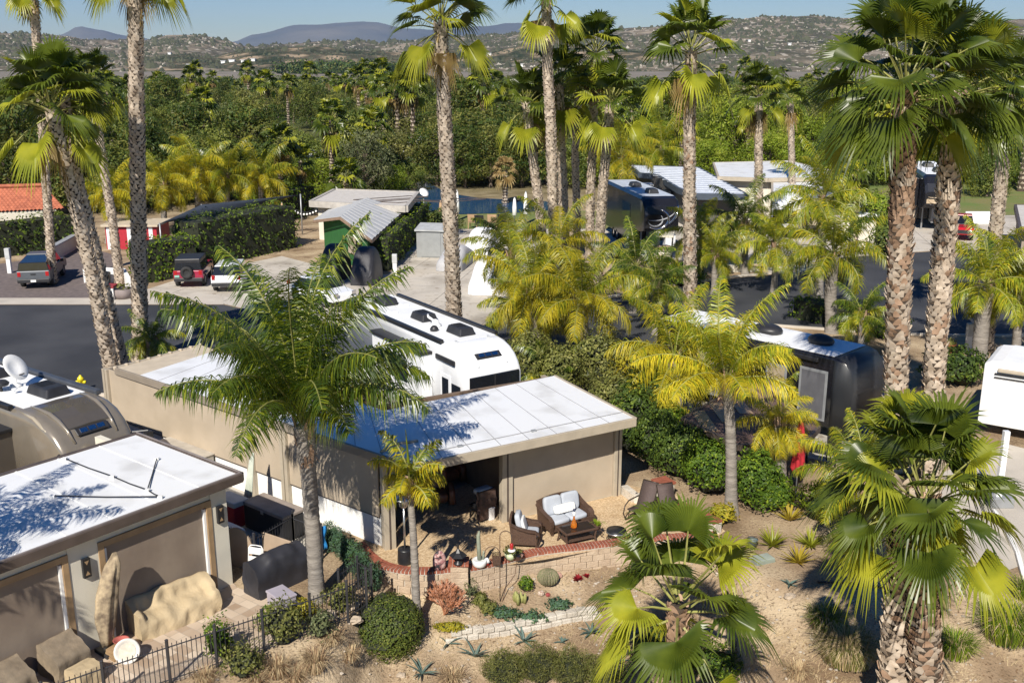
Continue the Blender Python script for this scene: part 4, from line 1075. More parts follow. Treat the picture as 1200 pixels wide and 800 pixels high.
seam_m = M('roof_seam', (.30, .30, .31), .6, .1)
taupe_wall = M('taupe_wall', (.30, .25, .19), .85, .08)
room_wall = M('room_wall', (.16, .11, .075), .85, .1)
P0 = at(452, 645); P1 = at(727, 580)
P0.z = 0; AF = math.atan2(P1.y - P0.y, P1.x - P0.x); LF = (P1 - P0).length
AW = math.atan2(.62, -.785)
house = thing('patio_house', 'low tan patio house with white panel roof, an open room and roll-down shutters', 'house', P0)
FF = frame(P0, AF, P0); FW = frame(P0, AW, P0)
ZT = 3.05
ra, rb, rc, rd = at(482, 545, ZT), at(745, 490, ZT), at(650, 440, ZT), at(450, 481, ZT)
re, rf_ = at(235, 404, ZT), at(135, 431, ZT)
m = MB(); m.prism(rel([ra, rb, rc, rd], P0), ZT - .05, ZT); ro = part('roof', m, white_metal, house)
mid1, mid2 = rf_.lerp(ra, .10), re.lerp(rd, .10)
m = MB(); m.prism(rel([ra, rd, mid2, mid1], P0), ZT - .055, ZT - .005); part('roof', m, white_metal, house)
m = MB(); m.prism(rel([mid1, mid2, re, rf_], P0), ZT - .052, ZT - .002)
for i in range(9):
    q = rf_.lerp(re, i / 8) - P0; m.lathe([(.0, -.06), (.07, -.06), (.08, .05), (.0, .07)], 8, (q.x, q.y, ZT))
part('roof', m, tan_roof, house, label='tan roof strip with a toothed end')
m = MB()
fasc = [(ra, rb), (rb, rc)]
for a, c in fasc:
    strips(m, [((a - P0), (c - P0))], .10, ZT - .26, ZT + .025)
part('fascia', m, tan_trim, house, bevel=.012)
m = MB(); strips(m, [((rf_ - P0), (ra - P0))], .10, ZT - .24, ZT + .02); m_ = MB(); strips(m_, [((rf_ - P0), (re - P0))], .10, ZT - .26, ZT + .025); part('fascia', m_, tan_trim, house, bevel=.012)
part('fascia', m, M('taupe_fascia', (.25, .21, .165), .6, .08), house, bevel=.012)
m = MB(); m.prism([tuple((Vector(p) * 1.0)) for p in rel([ra, rb, rc, rd], P0)], ZT - .14, ZT - .07); m.prism(rel([ra, rd, re, rf_], P0), ZT - .145, ZT - .075)
part('soffit', m, brown_trim, house)
m = MB()
for i in range(1, 8):
    f = i / 8; strips(m, [(ra.lerp(rb, f) - P0, rd.lerp(rc, f) - P0)], .022, ZT, ZT + .006)
strips(m, [((ra.lerp(rd, .13) - P0), (rb.lerp(rc, .13) - P0))], .03, ZT + .007, ZT + .02)
for i in range(1, 12):
    f = i / 12; strips(m, [(mid1.lerp(ra, f) - P0, mid2.lerp(rd, f) - P0)], .02, ZT - .005, ZT + .002)
m.build('roof_seam', seam_m, ro)
m = MB(); strips(m, [(ra - P0, rd - P0)], .14, ZT, ZT + .016); m.build('roof_valley', white_plastic, ro)
for f in (.22, .55):
    q = ra.lerp(rb, f).lerp(rd.lerp(rc, f), .12) - P0
    bx('roof_clip', ro, grey_metal, q.x - .08, q.x + .08, q.y - .04, q.y + .04, ZT + .006, ZT + .06, rz=AF)
ZW = ZT - .16
def post(F, x0, x1, d=.22, y=0):
    fbx('post', house, tan_trim, F, x0, x1, y - .02, y + d, 0, ZW, bevel=.01)
    fbx('post_track', house, brown_trim, F, x0 + (x1 - x0) * .42, x0 + (x1 - x0) * .56, y - .035, y - .0202, 0, ZW - .25)
post(FF, -.02, .34); post(FF, 3.95, 4.32); post(FF, LF - .28, LF)
fbx('shade_brown_header', house, brown_trim, FF, .34, LF - .28, .06, .2, 2.38, ZW)  # dark brown strip stands in for the shade under the eave
fbx('shutter', house, tan_shutter, FF, 4.33, LF - .29, .085, .12, .03, 2.379)
fbx('shutter_bar', house, tan_trim, FF, 4.33, LF - .29, .06, .13, .0, .045)
fbx('wall', house, taupe_wall, FF, LF - .2, LF - .04, .23, 5.0, 0, ZW)
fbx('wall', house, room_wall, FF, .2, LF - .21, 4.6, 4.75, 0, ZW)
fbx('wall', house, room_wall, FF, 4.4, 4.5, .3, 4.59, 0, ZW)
# wing towards the street
LWG = (mid1 - ra).length + 1.2
for x in (4.35, 6.1, LWG - .35):
    m = MB(); m.box(x, x + .14, -.12, .03, 0, ZW); m.box(x + .19, x + .33, -.12, .03, 0, ZW); xf(m, FW); m.build('post', tan_trim, house, bevel=.01)
fbx('wall', house, white_stucco, FW, .3, LWG - .4, -.22, -.13, 0, 1.03)
for a_, b_ in ((.3, 4.34), (4.69, 6.09), (6.44, LWG - .36)):
    fbx('shutter', house, tan_shutter, FW, a_, b_, -.11, -.07, .98, ZW)
    fbx('shutter_bar', house, brown_trim, FW, a_, b_, -.115, -.058, .955, .98)
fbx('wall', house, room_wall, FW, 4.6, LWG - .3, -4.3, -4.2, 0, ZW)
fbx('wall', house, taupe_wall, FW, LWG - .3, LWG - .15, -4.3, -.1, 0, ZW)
# gutter spout at the inner corner
q = ra.lerp(rf_, .09) - P0
m = MB(); m.tube([(q.x + .1, q.y + .1, ZT + .03), (q.x + .55, q.y + .75, ZT + .05), (q.x + 1.1, q.y + 1.0, ZT + .03)], .045, 8); part('gutter_pipe', m, tan_trim, house, smooth=True)

# left casita with dark fascia
Q0 = at(273, 684); Q0.z = 0
AG = math.atan2(-.785, -.619)
cas = thing('casita', 'cream casita at lower left with white panel roof, dark fascia and two taupe shutters', 'house', Q0)
FG = frame(Q0, AG, Q0); xg = Vector((-.619, -.785, 0))
Z2 = 3.2
gfr, gbr = at(283, 555, Z2), at(160, 508, Z2); gfl, gbl = gfr + xg * 11, gbr + xg * 11
m = MB(); m.prism(rel([gfr, gbr, gbl, gfl], Q0), Z2 - .06, Z2); ro = part('roof', m, white_metal, cas)
m = MB()
for a, c in ((gfr, gfl), (gfr, gbr), (gbr, gbl)):
    strips(m, [(a - Q0, c - Q0)], .16, Z2 - .22, Z2 + .03)
part('fascia', m, brown_trim, cas, bevel=.015)
m = MB()
for a, c in ((gfr, gfl), (gfr, gbr)):
    strips(m, [(a - Q0, c - Q0)], .05, Z2 + .031, Z2 + .06)
part('gutter_lip', m, M('grey_gutter', (.22, .19, .18), .5), cas)
m = MB(); m.prism(rel([gfr, gbr, gbl, gfl], Q0), Z2 - .2, Z2 - .09); part('soffit', m, brown_trim, cas)
m = MB()
for f in (.115, .23, .34, .45, .56, .67): strips(m, [(gfr.lerp(gfl, f) - Q0, gbr.lerp(gbl, f) - Q0)], .05 if f != .115 else .03, Z2, Z2 + .014)
m.build('roof_seam', white_plastic, ro)
m = MB(); m2 = MB()
c0, c1, c2, c3, c4, c5 = [at(q[0], q[1], Z2) - Q0 for q in ((188, 584), (173, 576), (132, 560), (76, 539), (184, 539), (62, 583))]
for a, c in ((c0, c1), (c1, c2), (c2, c3), (c1, c4), (c0, c5)):
    m.tube([(a.x, a.y, Z2 + .06), ((a.x + c.x) / 2, (a.y + c.y) / 2, Z2 + .035), (c.x, c.y, Z2 + .06)], .018, 5)
for q in (c0, c1, c2, c3, c4, c5): m2.box(q.x - .06, q.x + .06, q.y - .05, q.y + .05, Z2 + .002, Z2 + .08)
m.build('roof_cable', black_plastic, ro); m2.build('cable_clip', white_plastic, ro)
ZG = Z2 - .21
fbx('pilaster', cas, cream_stucco, FG, 0, .5, -.3, .0, 0, ZG)
fbx('pilaster', cas, cream_stucco, FG, 3.78, 4.55, -.3, .0, 0, ZG)
fbx('wall', cas, cream_stucco, FG, .5, 9, -.28, -.03, 2.72, ZG)
fbx('wall', cas, cream_stucco, FG, 0.002, .2, -6.2, -.301, 0, ZG)
for x0, x1 in ((.5, 3.78), (4.55, 8.2)):
    m = MB(); m.box(x0, x0 + .16, -.2, .025, 0, 2.72); m.box(x1 - .16, x1, -.2, .025, 0, 2.72); m.box(x0 + .16, x1 - .16, -.2, .025, 2.56, 2.72); xf(m, FG)
    fr = m.build('shutter_frame', wood_trim, cas, bevel=.01)
    m = MB(); m.box(x0 + .165, x0 + .23, -.17, -.02, 0, 2.5); m.box(x1 - .23, x1 - .165, -.17, -.02, 0, 2.5); xf(m, FG); m.build('guide_rail', white_plastic, fr)
    fbx('shutter', cas, dark_shutter, FG, x0 + .232, x1 - .232, -.14, -.10, 0.02, 2.555)
for x in (.27, 4.15):
    m = MB(); m.box(x - .1, x + .1, .012, .10, 1.98, 2.48); xf(m, FG); s_ = m.build('wall_lamp', black_metal, cas, bevel=.01)
    for tri in ([(x - .06, .104, 2.05), (x + .06, .104, 2.05), (x, .104, 2.16)], [(x - .06, .104, 2.42), (x, .104, 2.31), (x + .06, .104, 2.42)]):
        m = MB(); m.add(tri, [(0, 1, 2)]); xf(m, FG); m.build('lamp_cutout', wood_trim, s_)

# red tiled house
tile_m = M('terracotta_tile', (.47, .145, .075), .8, c2=(.30, .085, .045), sc=3)
def corrug(m, e0, e1, r1, r0, n, rows, amp, mi=0):
    vs = []; k = n * 4
    up = Vector((0, 0, 1))
    for j in range(rows + 1):
        for dup_ in ((0, 1) if 0 < j < rows else (0,)):
            t = j / rows
            for i in range(k + 1):
                s = i / k
                p = Vector(e0).lerp(Vector(e1), s).lerp(Vector(r0).lerp(Vector(r1), s), t)
                z = amp * abs(math.sin(math.pi * i / 4)) ** .8 + (.05 if dup_ == 1 else 0)
                vs.append(p + up * z)
    nr = len(vs) // (k + 1)
    m.add(vs, [(j * (k + 1) + i, j * (k + 1) + i + 1, (j + 1) * (k + 1) + i + 1, (j + 1) * (k + 1) + i) for j in range(nr - 1) for i in range(k)], mi)
e1, r1 = at(76, 245, 2.8), at(52, 218, 4.6); e0 = e1 + Vector((-14, -5.2, 0)); r0 = r1 + Vector((-14, -4.6, 0))
hb = Vector((e1.x, e1.y, 0))
th = thing('tiled_house', 'house with red terracotta tile roof at the left edge', 'house', hb)
m = MB(); corrug(m, e0 - hb, e1 - hb, r1 - hb, r0 - hb, 52, 11, .10)
bk1 = r1 * 2 - e1; bk0 = r0 * 2 - e0; bk1.z = bk0.z = 2.8
corrug(m, bk1 - hb, bk0 - hb, r0 - hb, r1 - hb, 52, 11, .10); part('roof', m, tile_m, th)
m = MB(); m.tube([r0 - hb + Vector((0, 0, .08)), r1 - hb + Vector((0, 0, .08))], .16, 8); part('ridge_cap', m, tile_m, th)
inn = lambda p, q: tuple((p.lerp(q, .06) - hb)[:2])
m = MB(); m.prism([inn(e0, bk1), inn(e1, bk0), inn(bk1, e0), inn(bk0, e1)], 0, 2.75); part('wall', m, cream_stucco, th)
m = MB(); v_ = [e1 - hb, bk1 - hb, r1 - hb]; m.add([p - Vector((.6, .2, .1)) for p in v_], [(0, 1, 2)]); part('gable', m, cream_stucco, th)

# green casita: metal gable roof and a flat roof behind
gm = M('green_siding', (.024, .12, .03), .7, .1, 2)
rib_m = M('ribbed_roof_sheet', (.44, .44, .43), .45, .06)
flat_m = M('flat_roof_felt', (.50, .47, .43), .9, .08)
ex0, ex1 = at(436, 281, 2.6), at(475, 246, 2.6)
rx0, rx1 = at(399, 254, 3.5), at(431, 232, 3.5)
lx0, lx1 = rx0 * 2 - ex0, rx1 * 2 - ex1; lx0.z = lx1.z = 2.6
gb = Vector((ex0.x, ex0.y, 0))
gc = thing('green_casita', 'green sided casita with ribbed grey metal gable roof behind the motorhome', 'house', gb)
m = MB(); corrug(m, ex0 - gb, ex1 - gb, rx1 - gb, rx0 - gb, 12, 1, .06); corrug(m, lx1 - gb, lx0 - gb, rx0 - gb, rx1 - gb, 12, 1, .06)
part('roof', m, rib_m, gc)
dn = Vector((0, 0, -.14))
m = MB()
for a, c in ((ex0, ex1), (ex0, rx0), (lx0, rx0)):
    m.loft([[a - gb + dn * 1.6, a - gb + dn * .2, a - gb + dn * .2 + Vector((-.1, .1, 0)), a - gb + dn * 1.6 + Vector((-.1, .1, 0))], [c - gb + dn * 1.6, c - gb + dn * .2, c - gb + dn * .2 + Vector((-.1, .1, 0)), c - gb + dn * 1.6 + Vector((-.1, .1, 0))]])
part('fascia', m, M('brown_fascia', (.28, .19, .13), .7), gc)
ca, cb, cc, cd = [p.lerp(q, .1) - gb for p, q in ((ex0, lx1), (ex1, lx0), (lx1, ex0), (lx0, ex1))]
m = MB(); m.prism([tuple(p[:2]) for p in (ca, cb, cc, cd)], 0, 2.5); part('wall', m, gm, gc)
rr0 = rx0.lerp(rx1, .1) - gb
m = MB(); m.add([(ca.x, ca.y, 2.5), (cd.x, cd.y, 2.5), (rr0.x, rr0.y, 3.33)], [(0, 2, 1)]); part('gable', m, gm, gc)
wd = (cd - ca).normalized(); wn = Vector((wd.y, -wd.x, 0)); wn = wn if wn.y < 0 else -wn
wc = ca + wd * 2.7
m = MB(); a = wc - wd * .95 + wn * .03; c = wc + wd * .95 + wn * .03
m.prism([tuple(a[:2]), tuple(c[:2]), tuple((c + wn * .06)[:2]), tuple((a + wn * .06)[:2])], .9, 2.15)
w_ = part('window_shutter', m, tan_shutter, gc)
fz = 3.2
fl = [at(q[0], q[1], fz) for q in [(364, 236), (392, 222), (490, 225), (476, 242)]]
fb = Vector((fl[0].x, fl[0].y, 0))
fc = thing('flat_roofed_casita', 'pale flat roofed casita directly behind the green casita', 'house', fb)
m = MB(); m.prism(rel(fl, fb), fz - .08, fz); ro = part('roof', m, flat_m, fc)
m = MB()
for i in range(4): strips(m, [(fl[i] - fb, fl[(i + 1) % 4] - fb)], .3, fz - .45, fz + .06)
part('fascia', m, M('pale_fascia', (.40, .37, .33), .6), fc)
cen = sum((Vector(p) for p in fl), Vector()) / 4
m = MB(); m.prism(rel([p.lerp(cen, .12) for p in fl], fb), 0, fz - .1); part('wall', m, cream_stucco, fc)
m = MB()
for u0, u1, v0, v1 in ((.15, .35, .25, .75), (.45, .68, .2, .5), (.72, .9, .4, .8)):
    g4 = [fl[0].lerp(fl[3], v).lerp(fl[1].lerp(fl[2], v), 0) + (fl[3].lerp(fl[2], u) - fl[3]) * 0 + (fl[1] - fl[0]) * v + (fl[3] - fl[0]) * u - fb for u, v in ((u0, v0), (u1, v0), (u1, v1), (u0, v1))]
    for i in range(4): strips(m, [(g4[i], g4[(i + 1) % 4])], .14, fz, fz + .05)
m.build('roof_rail', brown_trim, ro)

# grey roofed casita on the right
dark_blue = M('slate_blue_metal', (.06, .075, .10), .5, .1)
zz = 3.3
gp_ = [at(q[0], q[1], zz) for q in [(737, 193.5), (818, 196), (876, 228), (814, 227), (795, 220), (771, 205), (749, 202.5)]]
kb = Vector((gp_[3].x, gp_[3].y, 0))
kc = thing('grey_roofed_casita', 'dark casita with a pale grey ribbed roof beside the black coach', 'house', kb)
m = MB(); m.prism(rel(gp_, kb), zz - .1, zz); ro = part('roof', m, M('pale_ribbed_roof', (.56, .59, .64), .4, .05), kc)
m = MB()
for i in range(1, 14):
    f = i / 14; strips(m, [(gp_[3].lerp(gp_[0], f) - kb, gp_[2].lerp(gp_[1], f) - kb)], .1, zz, zz + .05)
m.build('roof_rib', M('roof_rib_grey', (.46, .49, .54), .4), ro)
m = MB()
for i in range(7): strips(m, [(gp_[i] - kb, gp_[(i + 1) % 7] - kb)], .25, zz - .5, zz + .03)
part('fascia', m, dark_blue, kc)
cen = sum((Vector(p) for p in gp_), Vector()) / 7
m = MB(); m.prism(rel([p.lerp(cen, .14) for p in (gp_[0], gp_[1], gp_[2], gp_[3])], kb), 0, zz - .11); part('wall', m, M('charcoal_wall', (.09, .085, .08), .8), kc)
aw = [at(q[0], q[1], 3.0) for q in [(720, 197.5), (737, 195), (749, 203.5), (730, 206.5)]]
m = MB(); m.prism(rel(aw, kb), 2.85, 3.0); part('side_awning', m, dark_blue, kc)
for k in range(3):
    p = gp_[6].lerp(gp_[4], .25 + k * .25).lerp(cen, .14) - kb
    bx('window', kc, glass_dark if k else white_plastic, p.x - 1.6, p.x + .1, p.y - .9, p.y + .9, .5, 2.6)
# white roofed casitas behind
def flat_house(label, px, z, roofm, wallm, fm, name='white_roofed_casita', th_=.25):
    pl = [at(q[0], q[1], z) for q in px]; rb_ = Vector((pl[0].x, pl[0].y, 0)); cen = sum((Vector(p) for p in pl), Vector()) / len(pl)
    t = thing(name, label, 'house', rb_)
    m = MB(); m.prism(rel(pl, rb_), z - .08, z); part('roof', m, roofm, t)
    m = MB()
    for i in range(len(pl)): strips(m, [(pl[i] - rb_, pl[(i + 1) % len(pl)] - rb_)], .2, z - th_ - .1, z + .03)
    part('fascia', m, fm, t)
    m = MB(); m.prism(rel([p.lerp(cen, .1) for p in pl], rb_), 0, z - .09); part('wall', m, wallm, t)
    return t
flat_house('long white roofed casita behind the gravel court', [(842, 207), (836, 190.5), (924, 188.5), (972, 199), (962, 208), (900, 209)], 3.6, white_metal, cream_stucco, tan_trim)
t = flat_house('white flat roofed shelter beside the loose feather palm', [(905, 226), (905, 211), (968, 214), (972, 228)], 3.2, white_metal, charcoal if False else taupe_wall, tan_trim)
t = flat_house('white awning roof in the far court beside the brown trunk', [(985, 252), (992, 240), (1024, 240), (1030, 252)], 2.6, white_plastic, cream_stucco, white_plastic, 'market_shelter', .05)
flat_house('white shed roof at the right edge behind the pale trunk', [(1196, 268), (1190, 240), (1260, 240), (1270, 268)], 3.0, flat_m, taupe_wall, brown_trim, 'garden_shed')
# red shed behind the hedge
a = at(118, 292)
t = thing('red_shed', 'red walled shed half hidden behind the trunks, above the white planter wall', 'shed', a)
red_m = M('red_paint', (.38, .02, .035), .5, .1)
m = MB(); m.box(.5, 4.5, 0, 3, 0, 1.8); part('wall', m, red_m, t)
m = MB(); m.box(.3, 4.7, -.3, 3.3, 1.8, 1.95); part('roof', m, tan_roof, t)
m = MB()
for x in (.6, 2.2, 3.9): m.box(x, x + .3, -.05, 0, 0, 1.79)
part('trim', m, white_paint, t)
# shade sail
sail = [at(187, 262, 2.6), at(236, 240, 3.4), at(352, 228, 3.4), at(262, 248, 2.4)]
b0 = Vector((sail[0].x, sail[0].y, 0))
t = thing('shade_sail', 'dark blue shade sail stretched behind the tall hedge', 'shade sail', b0)
m = MB(); n_ = 10; vs = []
for j in range(n_ + 1):
    for i in range(n_ + 1):
        u, v = i / n_, j / n_
        p = sail[0].lerp(sail[1], u).lerp(sail[3].lerp(sail[2], u), v) - b0
        p.z -= .5 * math.sin(math.pi * u) * math.sin(math.pi * v); vs.append(p)
m.add(vs, [(j * (n_ + 1) + i, j * (n_ + 1) + i + 1, (j + 1) * (n_ + 1) + i + 1, (j + 1) * (n_ + 1) + i) for j in range(n_) for i in range(n_)])
o = part('cloth', m, M('dark_blue_cloth', (.03, .04, .06), .8), t, smooth=True); so = o.modifiers.new('thick', 'SOLIDIFY'); so.thickness = .02
for p in sail:
    q = p - b0; tb('pole', t, grey_metal, [(q.x, q.y, 0), (q.x, q.y, p.z + .05)], .06)

# brown patio cover on the right lot
pc = [at(q[0], q[1], 1.95) for q in [(800, 490), (862, 455), (888, 448), (960, 500), (948, 512), (866, 522)]]
b0 = Vector((pc[0].x, pc[0].y, 0))
t = thing('patio_cover', 'dark brown patio cover beside the black trailer', 'patio cover', b0)
deck_m = M('maroon_brown_boards', (.135, .085, .07), .7, .15, 1, stretch=(1, 6, 1))
m = MB(); m.prism(rel(pc, b0), 1.83, 1.95); ro = part('roof', m, deck_m, t)
m = MB()
for i in range(6): strips(m, [(pc[i] - b0, pc[(i + 1) % 6] - b0)], .12, 1.78, 1.98)
part('fascia', m, brown_trim, t)
m = MB(); d0 = (pc[2] - pc[0]).normalized()
for k in range(4):
    a = pc[0].lerp(pc[2], .18 + k * .22) - b0; c = a + (pc[4] - pc[2]) * .35
    strips(m, [(a, c)], .5, 1.955, 1.975)
m.build('skylight_panel', M('amber_panel', (.35, .24, .14), .4), ro)
for p in (pc[0], pc[5], pc[4], pc[2]):
    q = p.lerp(pc[1], .06) - b0; bx('post', t, brown_trim, q.x - .08, q.x + .08, q.y - .08, q.y + .08, 0, 1.78)

# low walls of the far lots
def lowwall(label, px, h, w, mt, cap=None, name='garden_wall'):
    pts = [at(*q) for q in px]; b0 = pts[0]
    t = thing(name, label, 'wall', b0)
    m = MB()
    for a, c in zip(pts, pts[1:]): strips(m, [(a - b0, c - b0)], w, 0, h)
    part('wall', m, mt, t)
    if cap:
        m = MB()
        for a, c in zip(pts, pts[1:]): strips(m, [(a - b0, c - b0)], w + .12, h + .002, h + .09)
        part('cap', m, cap, t)
    return t
lowwall('low white wall curving behind the slender palm', [(99, 331), (122, 330), (146, 331), (152, 342)], .95, .25, white_stucco)
lowwall('grey capped retaining wall along the paved drive', [(62, 306), (76, 298), (95, 287)], 1.0, .35, cream_stucco, M('grey_cap', (.28, .29, .31), .7))
lowwall('pale stone planter wall at the corner of the far court', [(988, 274), (1012, 274), (1030, 268)], .9, .5, cream_stucco, tan_trim)
lowwall('white gate wall at the far right court behind the red truck', [(1130, 262), (1160, 262)], 1.1, .12, white_plastic)
lowwall('low block planter wall at the back court', [(838, 318), (880, 318), (920, 312)], .45, .5, cream_stucco)
# ------------------------------------------------------------------ motorhomes and trailers (local: nose at y=0, body to -L, x to its right... left side is -x when facing +y)
def rrect(W_, z0, z1, r, n=5):
    pts = [(-W_ / 2, z0), (W_ / 2, z0)]
    for k in range(n + 1):
        a = math.pi / 2 * k / n; pts.append((W_ / 2 - r + r * math.cos(a), z1 - r + r * math.sin(a)))
    for k in range(n + 1):
        a = math.pi / 2 + math.pi / 2 * k / n; pts.append((-W_ / 2 + r + r * math.cos(a), z1 - r + r * math.sin(a)))
    return pts
def shell(W_, L_, prof, z0=.4, r=.22):
    """prof: list of (y, top z, width factor)"""
    rings = [[(x, -L_, z) for x, z in rrect(W_, z0, prof[0][1], r)]]
    for y, zt, wf in prof: rings.append([(x, y, z) for x, z in rrect(W_ * wf, z0, zt, r)])
    m = MB(); m.loft(rings); return m
def rig(name, label, loc, fwd, cat='motorhome', group=None):
    return thing(name, label, cat, loc, math.atan2(-fwd[0], fwd[1]), group)
def wheel(par, x, y, r=.45, w=.28, rim=chrome, name='wheel', side=1):
    m = MB(); n_ = 20
    prof = [(r * .62, 0), (r * .95, 0), (r, .05), (r, w - .05), (r * .95, w), (r * .62, w)]
    rings = [[(x + (-h if side > 0 else h), y + q * math.cos(2 * math.pi * k / n_), r + q * math.sin(2 * math.pi * k / n_)) for k in range(n_)] for q, h in prof]
    m.loft(rings, cap=False); wq = m.build(name, rubber, par, smooth=True)
    m = MB(); xx = x - .03 * side
    m.loft([[(xx - d * side, y + q * math.cos(2 * math.pi * k / n_), r + q * math.sin(2 * math.pi * k / n_)) for k in range(n_)] for q, d in ((r * .63, 0), (r * .55, .04), (r * .2, .02), (.02, 0))], cap=True)
    m.build('rim', rim, wq)
def ac(par, x, y, z, mt=black_plastic, s=1.0, dome=False):
    m = MB()
    if dome:
        m.blob((x, y, z + .12), (.42 * s, .55 * s, .26), 16, 8)
        return part('air_conditioner', m, mt, par, smooth=True)
    m.box(x - .38 * s, x + .38 * s, y - .55 * s, y + .55 * s, z, z + .3, tp=.09)
    o = part('air_conditioner', m, mt, par, bevel=.05)
    m = MB()
    for k in range(5): m.box(x - .2 * s, x + .2 * s, y - .4 * s + k * .12, y - .36 * s + k * .12, z + .301, z + .315)
    m.build('vent_slot', black_metal, o)
def dish(par, x, y, z, tilt=(.5, -.6)):
    m = MB(); m.lathe([(.2, 0), (.18, .08), (.05, .12), (.05, .3)], 14, (x, y, z)); o = part('satellite_dish', m, white_plastic, par, smooth=True)
    m = MB(); n_ = 20; rings = []
    for q, d in ((.02, .0), (.2, .025), (.36, .07), (.44, .12), (.43, .14), (.2, .045), (.02, .02)): rings.append([(q * math.cos(2 * math.pi * k / n_), q * 1.1 * math.sin(2 * math.pi * k / n_), d) for k in range(n_)])
    m.loft(rings); dv = Vector((tilt[0], tilt[1], .55)).normalized(); xf(m, Matrix.Translation((x, y, z + .62)) @ dv.to_track_quat('Z', 'Y').to_matrix().to_4x4()); m.build('reflector', white_plastic, o, smooth=True)
    tb('feed_arm', o, black_plastic, [(x, y, z + .35), (x + dv.x * .5, y + dv.y * .5, z + .5)], .025)
def vent(par, x, y, z, mt=white_plastic, s=.36): 
    bx('roof_vent', par, mt, x - s / 2, x + s / 2, y - s / 2, y + s / 2, z, z + .1, bevel=.02, tp=.02)
white_roofskin = M('white_roof_skin', (.78, .79, .79), .5, .04, 1)
# white motorhome behind the patio house
HT = 3.85
R1 = rig('motorhome', 'white motorhome with a rounded white cap and dark windshield behind the patio house roof', (-.65, 36.35, 0), (.56, -.83))
capprof = [(-2.2, HT, 1), (-1.6, HT, 1), (-1.15, HT - .05, .995), (-.75, HT - .18, .985), (-.42, HT - .36, .965), (-.18, HT - .58, .94), (-.04, HT - .78, .92), (0, HT - .9, .91)]
m = shell(2.6, 10.4, capprof, .4, .24); part('body', m, white_paint, R1, smooth=False, bevel=0)
for pl in kids(R1)[0].data.polygons: pl.use_smooth = True
m = MB(); m.box(-1.1, 1.1, -.02, .045, 1.45, 2.90); xf(m, Matrix.Identity(4)); part('windshield', m, glass_dark, R1, bevel=.04)
bx('windshield_post', R1, black_plastic, -.03, .03, .046, .06, 1.45, 2.88)
m = MB(); m.box(-1.12, 1.12, .0, .16, .45, 1.42); part('front_mask', m, white_paint, R1, bevel=.08)
for s in (-1, 1):
    m = MB(); m.box(s * .92 - .17, s * .92 + .17, .161, .185, .85, 1.1); part('headlight', m, chrome, R1, bevel=.02)
    m = MB(); m.tube([(s * 1.22, -.1, 2.2), (s * 1.5, .22, 2.15), (s * 1.5, .22, 1.8)], [.03, .03, .03], 6); m.box(s * 1.5 - .1, s * 1.5 + .1, .18, .3, 1.5, 1.9); part('mirror', m, white_paint, R1)
def marker(R_, HT, y, z, ang=.95):
    T = Matrix.Translation((0, y, z)) @ Matrix.Rotation(-ang, 4, 'X')
    m = MB(); m.box(-.56, .56, -.15, .15, 0, .04, tp=.02); xf(m, T); o = part('light_bar', m, black_plastic, R_, bevel=.03)
    m = MB()
    for k in range(3): m.box(-.42 + k * .29, -.17 + k * .29, -.08, .08, .041, .055)
    xf(m, T); m.build('lens', chrome, o, bevel=.02)
marker(R1, HT, -.44, HT - .345, .62)
m = MB(); m.tube([(-.62, -.1, HT - .64), (-.66, -.5, HT - .27), (-.7, -1.1, HT + .0), (-.72, -1.6, HT + .04)], .035, 6); m.tube([(.62, -.1, HT - .64), (.66, -.5, HT - .27), (.7, -1.1, HT + .0), (.72, -1.6, HT + .04)], .035, 6); part('cap_rib', m, white_paint, R1, smooth=True)
ro = bx('roof', R1, white_roofskin, -1.12, 1.12, -10.3, -1.65, HT + .002, HT + .012)
for x in (-1.22, 1.22): bx('awning_rail', R1, black_metal, x - .09, x + .09, -9.9, -1.75, HT - .02, HT + .13, bevel=.03)
for x in (-1.325,): 
    bx('awning_rail', R1, black_metal, x - .07, x + .02, -2.0, -.65, HT - .62, HT - .42, bevel=.03)
ac(R1, .12, -2.6, HT + .012); ac(R1, .05, -5.4, HT + .012); ac(R1, .05, -8.8, HT + .012)
m = MB(); m.lathe([(.24, 0), (.24, .07), (.15, .14), (.14, .26), (.02, .3)], 18, (-.15, -4.1, HT + .01)); m.tube([(-.15, -4.1, HT + .2), (-.3, -4.4, HT + .36), (-.2, -4.6, HT + .4)], .05, 8); part('satellite_dish', m, white_plastic, R1, smooth=True)
m = MB(); m.lathe([(.16, 0), (.17, .1), (.1, .2), (.01, .23)], 14, (-.55, -3.5, HT + .01)); part('antenna_dome', m, black_plastic, R1, smooth=True)
vent(R1, -.5, -7.1, HT + .012); vent(R1, .5, -8.0, HT + .012)
# left flank: windows, door, slide out, stripes
bx('side_window', R1, glass_dark, -1.315, -1.285, -.95, -.35, 1.5, 2.5, bevel=.01)
bx('entry_door', R1, white_paint, -1.318, -1.29, -1.75, -1.02, .6, 2.75, bevel=.01)
bx('door_window', R1, glass_dark, -1.330, -1.3181, -1.62, -1.15, 1.5, 2.6, bevel=.01)
sl = bx('slide_out', R1, white_paint, -1.75, -1.3, -6.6, -2.4, 1.0, 3.3, bevel=.02)
bx('topper', sl, black_metal, -1.85, -1.3, -6.65, -2.35, 3.302, 3.42, bevel=.02)
bx('window', sl, glass_dark, -1.77, -1.751, -5.2, -3.6, 1.9, 2.8)
for z, q in ((1.0, .12), (1.25, .07), (1.42, .05)): bx('stripe', sl, black_plastic, -1.757, -1.7501, -6.58, -2.42, z + .05, z + .05 + q)
bx('stripe', R1, black_plastic, -1.31, -1.301, -10.2, -1.8, .75, 1.15); bx('stripe', R1, M('grey_stripe', (.3, .3, .32), .3), -1.31, -1.301, -10.2, -1.8, 1.2, 1.3)
